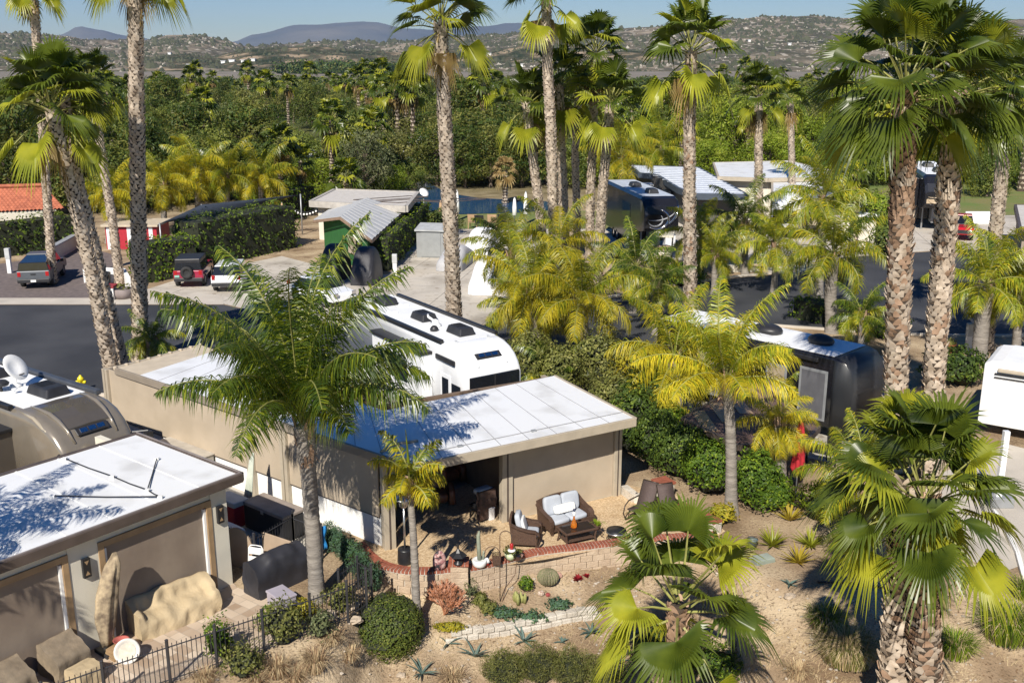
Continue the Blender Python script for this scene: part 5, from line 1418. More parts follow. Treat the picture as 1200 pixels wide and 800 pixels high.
for s in (-1, 1):
    for y in (-1.9 if s > 0 else -2.1, -8.6): wheel(R1, 1.31 * s, y, .5, .3, side=s)
R1.scale = (-1, 1, 1)

# taupe motorhome at the left edge
taupe = M('taupe_pearl', (.225, .195, .155), .22, .05, coat=.6, metal=.25); taupe2 = M('dark_taupe', (.115, .10, .085), .25, .05, coat=.6, metal=.25); gold = M('champagne_stripe', (.48, .41, .30), .25, .05, coat=.5, metal=.3)
H2 = 3.6
R2 = rig('motorhome', 'taupe motorhome with a satellite dish on its roof at the left edge', (-12.75, 29.75, 0), (.81, -.586))
m = shell(2.65, 12, [(-2.6, H2, 1), (-1.9, H2, 1), (-1.35, H2 - .07, .995), (-.9, H2 - .22, .98), (-.5, H2 - .48, .95), (-.2, H2 - .8, .92), (0, H2 - 1.15, .89)], .4, .26); o = part('body', m, taupe, R2, smooth=True)
m = MB()
rings = []
for y, z, wf in [(-2.3, H2 + .012, .62), (-1.9, H2 + .02, .62), (-1.35, H2 - .035, .6), (-.9, H2 - .18, .58), (-.55, H2 - .40, .55)]:
    rings.append([(-1.3 * wf, y, z), (0, y, z + .03), (1.3 * wf, y, z), (1.3 * wf, y, z - .1), (-1.3 * wf, y, z - .1)])
m.loft(rings); part('cap_panel', m, taupe2, R2, bevel=.02)
m = MB()
for s in (-1, 1): m.tube([(s * .84, -2.3, H2 + .03), (s * .83, -1.8, H2 + .03), (s * .8, -1.3, H2 - .03), (s * .77, -.9, H2 - .19), (s * .74, -.5, H2 - .45), (s * .72, -.2, H2 - .78)], [.02, .05, .07, .07, .05, .03], 8)
part('cap_rib', m, taupe, R2, smooth=True)
m = MB(); m.tube([(-1.18, -2.4, H2 - .05), (-1.22, -1.5, H2 - .1), (-1.2, -.9, H2 - .4), (-1.14, -.4, H2 - .85)], [.03, .06, .08, .05], 8); part('side_flash', m, gold, R2, smooth=True)
marker(R2, H2, -.40, H2 - .53, .72)
bx('windshield', R2, glass_dark, -1.1, 1.1, -.03, .04, 1.3, 2.4, bevel=.03)
bx('roof', R2, white_roofskin, -1.05, 1.05, -11.9, -2.35, H2 + .002, H2 + .012)
bx('awning_rail', R2, M('blue_grey_rail', (.10, .11, .13), .35, metal=.5), 1.14, 1.36, -11, -1.9, H2 - .08, H2 + .12, bevel=.05)
bx('awning_rail', R2, black_metal, -1.36, -1.18, -11, -2.7, H2 - .05, H2 + .1, bevel=.03)
ac(R2, .25, -3.15, H2 + .012, s=1.15); ac(R2, .1, -6.6, H2 + .012, s=1.15)
dish(R2, .0, -4.7, H2 + .012, (.25, .75))
m = MB(); m.tube([(-.55, -4.6, H2), (-.55, -4.6, H2 + .25)], .05, 8); m.lathe([(.25, 0), (.28, .07), (.2, .15), (.02, .17)], 16, (-.55, -4.6, H2 + .22)); part('antenna_dome', m, black_plastic, R2, smooth=True)
m = MB()
for k in range(4): m.tube([(-.62 + k * .12, -5.6 - k * .12, H2), (-.62 + k * .12, -5.6 - k * .12, H2 + .3 + .07 * (k % 2))], .02, 5)
part('antenna', m, grey_metal, R2)
m = MB(); m.tube([(-.42, -4.0, H2), (-.42, -4.0, H2 + .16)], .02, 6); m.lathe([(.09, 0), (.09, .03)], 10, (-.42, -4.0, H2 + .16)); part('antenna', m, white_plastic, R2)
for y0, y1, z1, d in ((-5.2, -2.75, 2.85, .75), (-9.5, -5.6, 3.25, .75)):
    sl = bx('slide_out', R2, taupe2, -1.3 - d, -1.3, y0, y1, 1.0, z1, bevel=.02)
    bx('topper', sl, black_metal, -1.42 - d, -1.3, y0 - .08, y1 + .08, z1 + .002, z1 + .12, bevel=.02)
    bx('stripe', sl, gold, -1.307 - d, -1.3001 - d, y0 + .1, y1 - .1, 1.6, 1.75)
for s in (-1, 1): m = MB(); m.tube([(s * 1.25, -.25, 2.6), (s * 1.62, .1, 2.62)], .035, 6); m.box(s * 1.6 - .12, s * 1.6 + .12, .02, .2, 2.1, 2.6); part('mirror', m, black_plastic, R2)
for s in (-1, 1): wheel(R2, 1.32 * s, -2.2, .5, .3, side=s); wheel(R2, 1.32 * s, -8.4, .5, .3, side=s)
R2.scale = (-1, 1, 1)

# black travel trailer on the right
gloss_black = M('gloss_black_panel', (.012, .012, .015), .22, .1, coat=.15); char = M('charcoal_cap', (.022, .024, .028), .42, .05)
H3 = 3.35
R3 = rig('travel_trailer', 'black travel trailer with white roof and two black roof domes on the right lot', (13.6, 37.2, 0), (.69, -.724), 'trailer')
m = shell(2.55, 9.2, [(-1.3, H3, 1), (-.7, H3 - .02, 1), (-.35, H3 - .12, .99), (-.15, H3 - .36, .975), (-.03, H3 - .8, .95), (0, H3 - 1.3, .93)], .55, .12); part('body', m, gloss_black, R3, smooth=True)
rings = [[(-1.29 * w, y, zb), (-1.29 * w, y, zt - .12), (-1.17 * w, y, zt + .012), (1.17 * w, y, zt + .012), (1.29 * w, y, zt - .12), (1.29 * w, y, zb)] for y, zb, zt, w in ((-.8, .55, H3, 1), (-.65, .55, H3 - .02, 1.0), (-.34, .55, H3 - .115, .993), (-.14, .55, H3 - .35, .98), (-.01, .55, H3 - .79, .955), (.03, .55, H3 - 1.3, .935))]
m = MB(); m.loft(rings); part('front_cap', m, char, R3, smooth=True)
ro = bx('roof', R3, white_roofskin, -1.2, 1.2, -9.15, -.85, H3 + .002, H3 + .016)
ac(R3, .15, -2.2, H3 + .015, dome=True); ac(R3, .1, -4.6, H3 + .015, dome=True, s=1.2)
m = MB()
for a, c in (((-.5, -6.4), (.3, -6.4)), ((.3, -6.4), (.5, -7.6)), ((-.6, -7.4), (.2, -7.5))): m.tube([(a[0], a[1], H3 + .04), (c[0], c[1], H3 + .06)], .03, 5)
m.box(-.9, -.5, -4.6, -3.9, H3 + .016, H3 + .1); m.build('roof_vent', white_plastic, ro)
bx('awning_rail', R3, black_metal, -1.42, -1.28, -8.6, -1.4, H3 - .3, H3 - .12, bevel=.04)
for y in (-4.2, -8.5): tb('awning_arm', R3, black_metal, [(-1.34, y, H3 - .2), (-1.34, y, .7)], .05)
tan_glass = M('lit_blind', (.33, .27, .19), .25, .1)
for y0, y1, z0, z1 in ((-7.2, -5.2, 1.45, 2.45),):
    w_ = bx('window', R3, grey_metal, -1.30, -1.27, y0, y1, z0, z1, bevel=.01)
    for a, c in ((y0 + .06, (y0 + y1) / 2 - .03), ((y0 + y1) / 2 + .03, y1 - .06)): bx('pane', w_, tan_glass, -1.312, -1.3005, a, c, z0 + .06, z1 - .06)
w_ = bx('window', R3, grey_metal, -1.30, -1.27, -3.7, -2.75, 1.15, 2.6, bevel=.01)
bx('pane', w_, tan_glass, -1.312, -1.3005, -3.6, -2.85, 1.95, 2.5); bx('pane', w_, tan_glass, -1.312, -1.3005, -3.6, -2.85, 1.25, 1.85)
d_ = bx('entry_door', R3, grey_metal, -1.30, -1.27, -2.2, -1.0, .75, 2.75, bevel=.01); bx('screen', d_, M('grey_screen', (.10, .10, .11), .5), -1.312, -1.3005, -2.1, -1.1, .85, 2.65)
bx('running_panel', R3, M('silver_panel', (.4, .42, .44), .3, metal=.5), -1.305, -1.276, -8.9, -4.4, .6, .95)
m = MB(); m.blob((-1.32, -3.2, 2.85), (.04, .12, .06), 8, 5); part('porch_lamp', m, M('amber_lens', (.5, .2, .03), .3), R3)
for y in (-5.0, -6.0): wheel(R3, -1.27, y, .36, .22, side=-1); wheel(R3, 1.27, y, .36, .22)
R3.scale = (-1, 1, 1)

# fifth wheel coach with silver swirls
def fifth(label, loc, fwd, body, roofm, swirl, sw2, extra=0, H4=3.9):
    t = rig('fifth_wheel_coach', label, loc, fwd, 'trailer')
    m = MB()
    sec = lambda y, zb, zt, w: [(-w / 2, y, zb), (w / 2, y, zb), (w / 2, y, zt - .18), (w / 2 - .18, y, zt), (-w / 2 + .18, y, zt), (-w / 2, y, zt - .18)]
    m.loft([sec(-11, .6, H4, 2.5), sec(-2.6, .6, H4, 2.5), sec(-2.59, 1.55, H4, 2.5), sec(-.9, 1.55, H4, 2.5), sec(-.5, 1.6, H4 - .12, 2.46), sec(-.15, 1.7, H4 - .55, 2.38), sec(0, 1.9, H4 - 1.1, 2.25)])
    part('body', m, body, t, bevel=.03)
    bx('roof', t, roofm, -1.05, 1.05, -10.9, -.95, H4 + .002, H4 + .015)
    ac(t, 0, -2.6, H4 + .015); ac(t, .1, -6.5, H4 + .015)
    def arc(pts, w, mt, y):
        m = MB()
        m.tube([(x, yy + .02, z) for x, yy, z in pts], w, 6); part('swirl', m, mt, t, smooth=True)
    fy = lambda z: -.0 - max(0, (z - (H4 - 1.1))) * .35 if z < H4 - .5 else -.2 - (z - (H4 - .55)) * .9
    for cx, cz, rx, rz_, a0, a1, w, mt in ((.35, 2.5, .8, .66, 1.9, 5.4, .10, swirl), (.45, 2.45, .5, .42, 2.4, 6.0, .06, sw2), (-.1, 3.6, 1.05, 1.5, 3.3, 4.6, .10, swirl), (.5, 3.3, 1.5, .9, 3.5, 5.0, .05, sw2)):
        pts = []
        for k in range(15):
            a = a0 + (a1 - a0) * k / 14; x = max(-1.12, min(1.12, cx + rx * math.cos(a))); z = max(1.75, cz + rz_ * math.sin(a)); pts.append((x, fy(z), z))
        arc(pts, [w * (.3 + .7 * math.sin(math.pi * k / 14)) for k in range(15)], mt, 0)
    bx('side_window', t, glass_dark, -1.27, -1.252, -5.5, -3.4, 2.0, 3.1); bx('side_window', t, glass_dark, 1.252, 1.27, -5.5, -3.4, 2.0, 3.1)
    m = MB(); m.box(-.35, .35, -2.4, -1.4, .5, 1.5); m.tube([(-.9, -1.7, 0), (-.9, -1.7, 1.6)], .06, 6); m.tube([(.9, -1.7, 0), (.9, -1.7, 1.6)], .06, 6); part('landing_gear', m, grey_metal, t)
    for s in (-1, 1):
        for y in (-7, -8): wheel(t, 1.25 * s, y, .4, .25, side=s)
    return t
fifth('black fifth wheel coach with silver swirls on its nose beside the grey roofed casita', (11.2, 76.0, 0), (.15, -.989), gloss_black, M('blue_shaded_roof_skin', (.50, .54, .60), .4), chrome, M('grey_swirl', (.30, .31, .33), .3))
bx('entry_step_box', [o for o in COL.objects if o.name.startswith('fifth_wheel')][-1], white_paint, -1.2, -.5, -1.3, -.6, .5, 1.35, bevel=.05)
[o for o in COL.objects if o.name.startswith('fifth_wheel')][-1].scale = (1.13,) * 3
sand = M('sand_paint', (.42, .33, .22), .3)
t = fifth('two tone black and sand fifth wheel coach behind the red truck at the right', (36.6, 87.0, 0), (-.22, -.976), gloss_black, white_roofskin, gloss_black, sand)
for z0, z1, mt in ((1.0, 1.7, sand), (1.75, 2.3, gloss_black), (2.32, 2.6, sand), (2.62, 3.5, gloss_black)):
    bx('stripe', t, mt, -1.262, -1.2515, -10.9, -1.0, z0, z1)
bx('stripe', t, sand, -1.0, 1.0, .003, .02, 2.0, 2.3); bx('stripe', t, gloss_black, -1.05, 1.05, .003, .02, 2.32, 2.6)
bx('slide_out', t, gloss_black, 1.27, 2.2, -6.5, -2.0, 1.0, 3.5, bevel=.03); t.scale = (1.25,) * 3
# coach by the white shelter
t = rig('motorhome', 'white motorhome with a grey slide awning in front of the long white roof', (22.5, 84, 0), (-.55, -.83))
m = shell(2.5, 9, [(-1.2, 3.6, 1), (-.5, 3.45, .98), (-.1, 3.0, .94), (0, 2.5, .9)], .5, .2); part('body', m, white_paint, t, smooth=True)
bx('roof', t, white_roofskin, -1.05, 1.05, -8.9, -1.2, 3.602, 3.62); ac(t, 0, -3, 3.62, white_plastic); ac(t, 0, -6, 3.62, white_plastic)
sl = bx('slide_out', t, M('beige_panel', (.45, .38, .29), .5), -2.0, -1.26, -7, -2.2, 1.0, 3.2); bx('topper', sl, M('grey_topper', (.13, .14, .155), .6), -2.5, -1.2, -7.1, -2.1, 3.203, 3.3)
bx('windshield', t, glass_dark, -1.0, 1.0, -.02, .03, 1.3, 2.4); bx('stripe', t, M('silver_panel', (.4, .42, .44)), 1.25, 1.262, -8.5, -1, 1.3, 1.6)
for s in (-1, 1): wheel(t, 1.25 * s, -2, .45, .28, side=s); wheel(t, 1.25 * s, -6.5, .45, .28, side=s)
# white trailer at the right edge
a0, a1 = at(1150, 432, 3.0), at(1190, 390, 3.0)
t = rig('travel_trailer', 'white trailer with a long awning rail at the right edge', (19.0, 38.9, 0), (-.83, .56), 'trailer')
m = shell(3.0, 9, [(-.6, 3.05, 1), (-.2, 3.02, .995), (0, 2.9, .98)], .5, .12); part('body', m, M('white_gelcoat', (.74, .74, .73), .65, .04), t, smooth=False, bevel=.03)
bx('awning_rail', t, tan_trim, -1.62, -1.5, -8.8, -.5, 2.66, 2.8, bevel=.03); bx('trim_strip', t, black_metal, -1.57, -1.5, -8.8, -.4, 2.55, 2.6); bx('trim_strip', t, black_metal, -1.57, -1.5, -8.8, -.4, 2.42, 2.45)
bx('roof', t, white_roofskin, -1.4, 1.4, -8.9, -.6, 3.052, 3.065); vent(t, .3, -1.9, 3.065)
for s in (-1, 1): wheel(t, 1.5 * s, -5, .38, .22, side=s)

# park coaches glimpsed between the trees
for i, (x, y, Y, rz, L_, l) in enumerate([(207, 184, 150, 1.2, 7, 'white coach glimpsed between the trees above the yellow palm row'), (415, 162, 165, .9, 6, 'white van roof between the trees behind the two casita palms'), (485, 170, 160, .5, 6, 'white coach in the trees left of the palm behind the motorhome'),
        (497, 178, 148, .6, 5, 'silver coach lower in the trees left of the palm behind the motorhome'), (300, 172, 170, 1.3, 6, 'white coach deep in the trees right of the yellow palms'), (14, 186, 150, 1.4, 6, 'white coach in the dark pines at the left edge'), (395, 185, 135, .4, 8, 'white coach with dark windows behind the green casita palms'),
        (365, 200, 122, 1.2, 9, 'long white coach parked beyond the hedge end'), (1122, 168, 130, 1.0, 6, 'coach with a blue panel behind the half shaded trunk')]):
    p = atY(x, y, Y); t = thing('parked_coach', l, 'motorhome', (p.x, p.y, 0), rz, 'coaches among the park trees')
    m = MB(); m.box(-L_ / 2, L_ / 2, -1.3, 1.3, .5, 3.3); part('body', m, white_paint, t, bevel=.15)
    bx('window', t, glass_dark, -L_ * .3, L_ * .2, -1.32, -1.302, 1.7, 2.5); bx('roof_vent', t, white_plastic, -.5, .5, -.4, .4, 3.302, 3.6)
    for xx in (-L_ * .3, L_ * .3):
        m = MB(); m.lathe([(.42, 0), (.42, .25)], 14); xf(m, Matrix.Translation((xx, -1.32, .42)) @ Matrix.Rotation(-math.pi / 2, 4, 'X')); part('wheel', m, rubber, t)
# far white houses in the valley
for i, (p, w) in enumerate(VALLEY):
    t = thing('valley_building', 'tiny white building in the valley, %s' % ['leftmost of the row under the bluffs', 'second of the row under the bluffs', 'third of the row under the bluffs', 'rightmost of the row under the bluffs', 'below the row, nearer the woods', 'alone on the hill foot at the left', 'white block left of the palm behind the motorhome', 'right of the palm behind the motorhome', 'left of the tallest middle palm', 'high on the right hill', 'on the right hill, left one'][i], 'building', p - Vector((0, 0, .5)), 0, 'buildings of the valley')
    bx('wall', t, white_stucco, -w / 2, w / 2, -4, 4, -3, 4.5); m = MB(); m.prism([(-w / 2 - 1, -5), (w / 2 + 1, -5), (w / 2 + 1, 5), (-w / 2 - 1, 5)], 4.52, 5.4); part('roof', m, white_metal, t)

# ------------------------------------------------------------------ cars
def car(name, label, loc, fwd, Lc, Wc, body, glass_prof, prof, cat, roofm=None, wr=.38, rear=None, tail=None):
    """prof: side outline of the body (y,z) nose at +y; glass_prof: greenhouse outline"""
    t = thing(name, label, cat, loc, math.atan2(-fwd[0], fwd[1]))
    def ext(p, w, inset=0, taper=0):
        m = MB(); n_ = len(p); zs = [q[1] for q in p]; z0, z1 = min(zs), max(zs)
        f = lambda z: w / 2 - inset - taper * (z - z0) / max(z1 - z0, .01)
        vs = [(-f(z), y, z) for y, z in p] + [(f(z), y, z) for y, z in p]
        m.add(vs, [tuple(range(n_ - 1, -1, -1)), tuple(range(n_, 2 * n_))] + [(i, (i + 1) % n_, n_ + (i + 1) % n_, n_ + i) for i in range(n_)][::1])
        return m
    part('body', ext(prof, Wc), body, t, bevel=.06)
    part('cabin', ext(glass_prof, Wc, .04, .16), glass_dark, t, bevel=.04)
    zt = max(q[1] for q in glass_prof); ys_ = [q[0] for q in glass_prof if q[1] > zt - .05]
    m = MB(); m.box(-Wc / 2 + .19, Wc / 2 - .19, min(ys_) - .02, max(ys_) + .02, zt - .02, zt + .04); part('roof', m, roofm or body, t, bevel=.03)
    for s in (-1, 1):
        for y in (Lc * .30, -Lc * .30): wheel(t, s * (Wc / 2 + .01), y, wr, .24, grey_metal, side=s)
        m = MB(); m.box(s * (Wc / 2 - .16) - .1, s * (Wc / 2 - .16) + .1, -Lc / 2 - .015, -Lc / 2 + .05, .85, 1.15); part('tail_light', m, M('red_lens', (.35, .01, .012), .25), t, bevel=.01)
        m = MB(); m.box(s * (Wc / 2 - .25) - .16, s * (Wc / 2 - .25) + .16, Lc / 2 - .05, Lc / 2 + .012, .72, .92); part('headlight', m, chrome, t, bevel=.01)
        m = MB(); m.box(s * (Wc / 2 + .08) - .09, s * (Wc / 2 + .08) + .09, Lc * .17, Lc * .2, 1.1, 1.28); part('mirror', m, black_plastic, t)
    bx('bumper', t, black_plastic, -Wc / 2 + .04, Wc / 2 - .04, -Lc / 2 - .12, -Lc / 2 + .02, .45, .68, bevel=.03)
    return t
silver = M('silver_blue_paint', (.10, .11, .125), .4, .05, metal=.2)
L_ = 5.6
pk_ = car('pickup_truck', 'silver pickup with a closed bed cap parked on the paved drive below the hedge', at(34, 337) + Vector((0, 2.2, 0)), (-.22, .97), L_, 2.0, silver,
    [(-2.65, 1.15), (-2.6, 1.72), (-.4, 1.86), (.7, 1.86), (1.35, 1.2)], [(-2.8, .5), (-2.8, 1.2), (1.3, 1.2), (2.6, 1.1), (2.8, .9), (2.8, .5)], 'pickup', silver)
bx('tailgate_handle', pk_, black_plastic, -.15, .15, -2.83, -2.803, .95, 1.02); bx('licence_plate', pk_, white_plastic, -.16, .16, -2.93, -2.922, .5, .64)
jr = M('crimson_paint', (.30, .015, .05), .25, .05, coat=.6)
jp = car('off_roader', 'crimson off-roader with black hard top and spare wheel parked beside the clipped hedge', at(211, 338) + Vector((.3, 2.2, 0)), (-.12, .98), 4.2, 1.87, jr,
    [(-2.02, 1.12), (-2.0, 1.82), (.25, 1.82), (.55, 1.15)], [(-2.1, .55), (-2.1, 1.15), (.5, 1.15), (2.0, 1.12), (2.1, .55)], 'off-roader', black_plastic, .42)
m = MB(); m.lathe([(.1, 0), (.36, .0), (.40, .05), (.40, .2), (.36, .25), (.22, .26), (.2, .2), (.05, .22)], 22); xf(m, Matrix.Translation((-.05, -2.12, 1.05)) @ Matrix.Rotation(math.pi / 2, 4, 'X')); part('spare_wheel', m, rubber, jp, smooth=True)
bx('hard_top', jp, black_plastic, -.8, .8, -2.02, .2, 1.60, 1.9, bevel=.06)
for s in (-1, 1): bx('fender', jp, black_plastic, s * .95 - .12, s * .95 + .12, -1.75, -.75, .82, .92, bevel=.02)
bx('licence_plate', jp, M('green_plate', (.25, .5, .42), .5), -.85, -.55, -2.15, -2.11, .72, .86)
suv = car('parked_suv', 'white estate car half hidden by the big feather palm, beside the crimson off-roader', at(253, 343) + Vector((.5, 2.2, 0)), (-.1, .98), 4.6, 1.9, white_paint,
    [(-2.1, 1.05), (-1.75, 1.62), (.5, 1.62), (1.2, 1.05)], [(-2.3, .4), (-2.3, 1.0), (-2.15, 1.1), (1.2, 1.05), (2.2, .9), (2.3, .4)], 'car')
red = M('red_truck_paint', (.42, .012, .018), .25, coat=.5)
rt = car('pickup_truck', 'red truck parked nose out in front of the two tone coach', atY(1127, 281, 73) * 1.0, (-.38, -.925), 5.4, 2.0, red,
    [(-.9, 1.15), (-.7, 1.85), (.5, 1.85), (1.2, 1.2)], [(-2.7, .6), (-2.7, 1.2), (1.2, 1.2), (2.5, 1.12), (2.7, .9), (2.7, .55)], 'pickup', red)
rt.location = (at(1125, 283).x + 1.0, at(1125, 283).y + 2.5, 0)
bx('grille', rt, black_plastic, -.7, .7, 2.705, 2.73, .65, .95)
wc = car('parked_car', 'white car nose showing past the green casita corner, behind the big feather palm', at(372, 360) + Vector((0, 1.5, 0)), (.75, -.66), 4.5, 1.85, white_paint,
    [(-1.6, 1.0), (-1.1, 1.5), (.4, 1.5), (1.1, 1.0)], [(-2.2, .4), (-2.25, .95), (1.1, 1.0), (2.1, .85), (2.25, .4)], 'car')
# covered vehicles: cloth over a car outline
def covered(label, loc, fwd, prof, Wc, mt, name='covered_car', seed=1, cat='covered car', amp=.05):
    t_rz = math.atan2(-fwd[0], fwd[1]); m = MB(); rings = []
    for y, h, w in prof:
        rg = []
        for k in range(25):
            a = math.pi * k / 24; x = -math.cos(a); z = math.sin(a)
            xx = math.copysign(abs(x) ** .45, x) * w / 2; zq = z ** .5 * h
            f = 1 + amp * noise.noise(Vector((k * .9, y * 1.6, seed))) * (1 - .5 * z)
            rg.append((xx * f * (1.06 - .08 * z), y + .04 * noise.noise(Vector((k * .8, y * 2, seed + 5))), max(zq * (1 + .02 * noise.noise(Vector((k * .5, y * 2, seed)))), .03)))
        rings.append(rg)
    m.loft(rings, closed=False, cap=False)
    m.f.append(tuple(range(25))[::-1]); m.m.append(0); m.f.append(tuple(len(rings) * 25 - 25 + k for k in range(25))); m.m.append(0)
    o = m.build(name, mt, smooth=True); o.location = loc; o.rotation_euler = (0, 0, t_rz)
    s_ = o.modifiers.new('smooth', 'SUBSURF'); s_.levels = 1; s_.render_levels = 1
    return tag(o, label, cat)
sedan = [(-2.3, .55, 1.6), (-2.2, .95, 1.8), (-1.6, 1.08, 1.85), (-1.0, 1.35, 1.8), (-.5, 1.5, 1.75), (.3, 1.5, 1.75), (.9, 1.15, 1.82), (1.5, .95, 1.85), (2.1, .82, 1.8), (2.3, .5, 1.5)]
suvp = [(-2.4, .7, 1.7), (-2.3, 1.3, 1.9), (-1.9, 1.75, 1.85), (-.5, 1.85, 1.85), (.2, 1.8, 1.85), (.8, 1.25, 1.95), (1.6, 1.1, 1.95), (2.2, .95, 1.9), (2.4, .55, 1.6)]
grey_cloth = M('grey_car_cover', (.40, .40, .41), .8, .06); white_cloth = M('white_car_cover', (.80, .80, .80), .75, .05)
covered('car under a pale grey cover left of the tall palm trunk', at(524, 318) + Vector((.5, 2.0, 0)), (-.2, -1), sedan, 1.8, grey_cloth, seed=2)
covered('car under a white cover right of the tall palm trunk, the farther one', at(558, 300) + Vector((.3, 1.5, 0)), (-.15, -1), suvp, 1.9, white_cloth, seed=3)
covered('car under a white cover right of the tall palm trunk, the nearer one', at(565, 345) + Vector((.3, 2.0, 0)), (-.1, -1), suvp, 1.9, white_cloth, seed=4)
blk_cloth = M('black_vinyl_cover', (.028, .028, .034), .55, .2)
gcp = [(-1.4, .6, 1.4), (-1.35, 1.3, 1.55), (-1.1, 2.2, 1.5), (-.2, 2.4, 1.5), (.6, 2.35, 1.5), (.95, 1.5, 1.55), (1.4, 1.1, 1.5), (1.5, .5, 1.3)]
for x, y, l, s in ((427, 334, 'golf cart under a black cover at the green casita corner, the right one', 5), (390, 330, 'golf cart under a black cover in front of the green casita window', 6)):
    covered(l, at(x, y) + Vector((0, 1.2, 0)), (-.1, -1), gcp, 1.5, blk_cloth, 'covered_cart', s, 'covered cart')
# ------------------------------------------------------------------ brick capped garden wall, curved block wall
brick_m = M('red_brick', (.33, .10, .055), .8, c2=(.20, .06, .035), sc=7, rand=.0)
mortar_m = M('pale_mortar', (.50, .45, .38), .9)
block_m = M('tan_split_block', (.50, .39, .28), .9, c2=(.40, .30, .21), sc=3, bump=.5, bsc=18)
blockw_m = M('pale_split_block', (.60, .55, .47), .9, c2=(.46, .41, .34), sc=3, bump=.6, bsc=18)
def resample(pts, step):
    pts = [Vector(p) for p in pts]; L_ = [0]
    for a, c in zip(pts, pts[1:]): L_.append(L_[-1] + (c - a).length)
    n = max(1, round(L_[-1] / step)); out = []
    for i in range(n + 1):
        s = L_[-1] * i / n
        for k in range(len(pts) - 1):
            if s <= L_[k + 1] + 1e-9:
                out.append(pts[k].lerp(pts[k + 1], (s - L_[k]) / max(L_[k + 1] - L_[k], 1e-9))); break
    return out
def smooth_path(pts, it=2):
    for _ in range(it):
        q = [pts[0]]
        for a, c in zip(pts, pts[1:]): q += [a.lerp(c, .25), a.lerp(c, .75)]
        pts = q + [pts[-1]]
    return pts
def seg_blocks(m, pts, w, z0, z1, gap, jit=0, rng=None, bulge=0):
    for a, c in zip(pts, pts[1:]):
        d = (c - a).normalized(); q = Vector((-d.y, d.x, 0)) * w / 2; g_ = d * gap / 2; j = (rng.uniform(-jit, jit) if rng else 0)
        o = Vector((-d.y, d.x, 0)) * j
        e0 = z0(a.lerp(c, .5)) if callable(z0) else z0; e1 = z1(a.lerp(c, .5)) if callable(z1) else z1
        m.prism([tuple((p)[:2]) for p in (a - q + g_ + o, c - q - g_ + o, c + q - g_ + o, a + q + g_ + o)], e0, e1)
rng = random.Random(5)
gw = thing('garden_wall', 'curved tan block wall with red brick cap along the front of the patio', 'wall', at(600, 660))
b0 = Vector(gw.location)
runs = [[(421, 640), (428, 650), (440, 661), (455, 668), (475, 672), (500, 673), (528, 670)], [(549, 669), (575, 664), (600, 657), (622, 651), (650, 647), (690, 643), (735, 637), (780, 633), (838, 630)]]
for run in runs:
    pts = smooth_path([at(*q) - b0 for q in run])
    m = MB(); seg_blocks(m, resample(pts, .105), .34, .075, .15, .014, .006, rng); cp_ = part('brick_cap', m, brick_m, gw, bevel=.004)
    m = MB(); seg_blocks(m, resample(pts, .3), .325, .05, .138, 0); m.build('mortar', mortar_m, cp_)
    m = MB()
    for k in range(4):
        pp = resample(pts, .38)
        if k % 2: pp = [pp[0]] + [a.lerp(c, .5) for a, c in zip(pp, pp[1:])] + [pp[-1]]
        seg_blocks(m, pp, .30, .045 - .2 * (k + 1) + .008, .045 - .2 * k, .012, .012, rng)
    part('block_face', m, block_m, gw, bevel=.012)
    m = MB(); seg_blocks(m, resample(pts, .3), .2, -.9, .04, 0); part('core', m, mortar_m, gw)
q = at(538, 672) - b0
m = MB()
for k in range(6): m.box(q.x - .25 + .004 * (k % 2), q.x + .25 - .004 * (k % 2), q.y - .22, q.y + .22, .34 - .19 * (k + 1) + .008, .34 - .19 * k, rz=.1)
part('pillar', m, block_m, gw, bevel=.012)
m = MB()
for i in range(5):
    for j in range(2): m.box(q.x - .29 + i * .117, q.x - .29 + i * .117 + .107, q.y - .26 + j * .265, q.y - .26 + j * .265 + .25, .345, .42)
cp_ = part('brick_cap', m, brick_m, gw, bevel=.004)
m = MB(); m.box(q.x - .285, q.x + .285, q.y - .25, q.y + .25, .342, .41); m.build('mortar', mortar_m, cp_)
# seat wall at the right of the patio
sw = thing('seat_wall', 'low seat wall with brick cap behind the rocking chairs', 'wall', at(800, 605))
b0 = Vector(sw.location)
pts = [at(779, 586, .42) - b0, at(806, 593, .42) - b0, at(842, 611, .42) - b0]
for p in pts: p.z = 0
m = MB(); seg_blocks(m, resample(pts, .11), .36, .36, .43, .014, .005, rng); part('brick_cap', m, brick_m, sw, bevel=.004)
m = MB(); seg_blocks(m, resample(pts, .4), .3, 0, .355, .01, .008, rng); part('block_face', m, blockw_m, sw, bevel=.01)
q = at(777, 582) - b0
m = MB(); m.box(q.x - .26, q.x + .26, q.y - .26, q.y + .26, 0, .52, rz=.5); part('pillar', m, blockw_m, sw, bevel=.01)
m = MB()
for i in range(5): m.box(q.x - .3 + i * .12, q.x - .3 + i * .12 + .11, q.y - .3, q.y + .3, .523, .6)
xf(m, Matrix.Translation((q.x, q.y, 0)) @ Matrix.Rotation(.5, 4, 'Z') @ Matrix.Translation((-q.x, -q.y, 0))); part('brick_cap', m, brick_m, sw, bevel=.004)
lowwall('short white block kerb at the shutter end of the patio house', [(731, 578), (744, 588), (757, 590)], .3, .25, blockw_m)
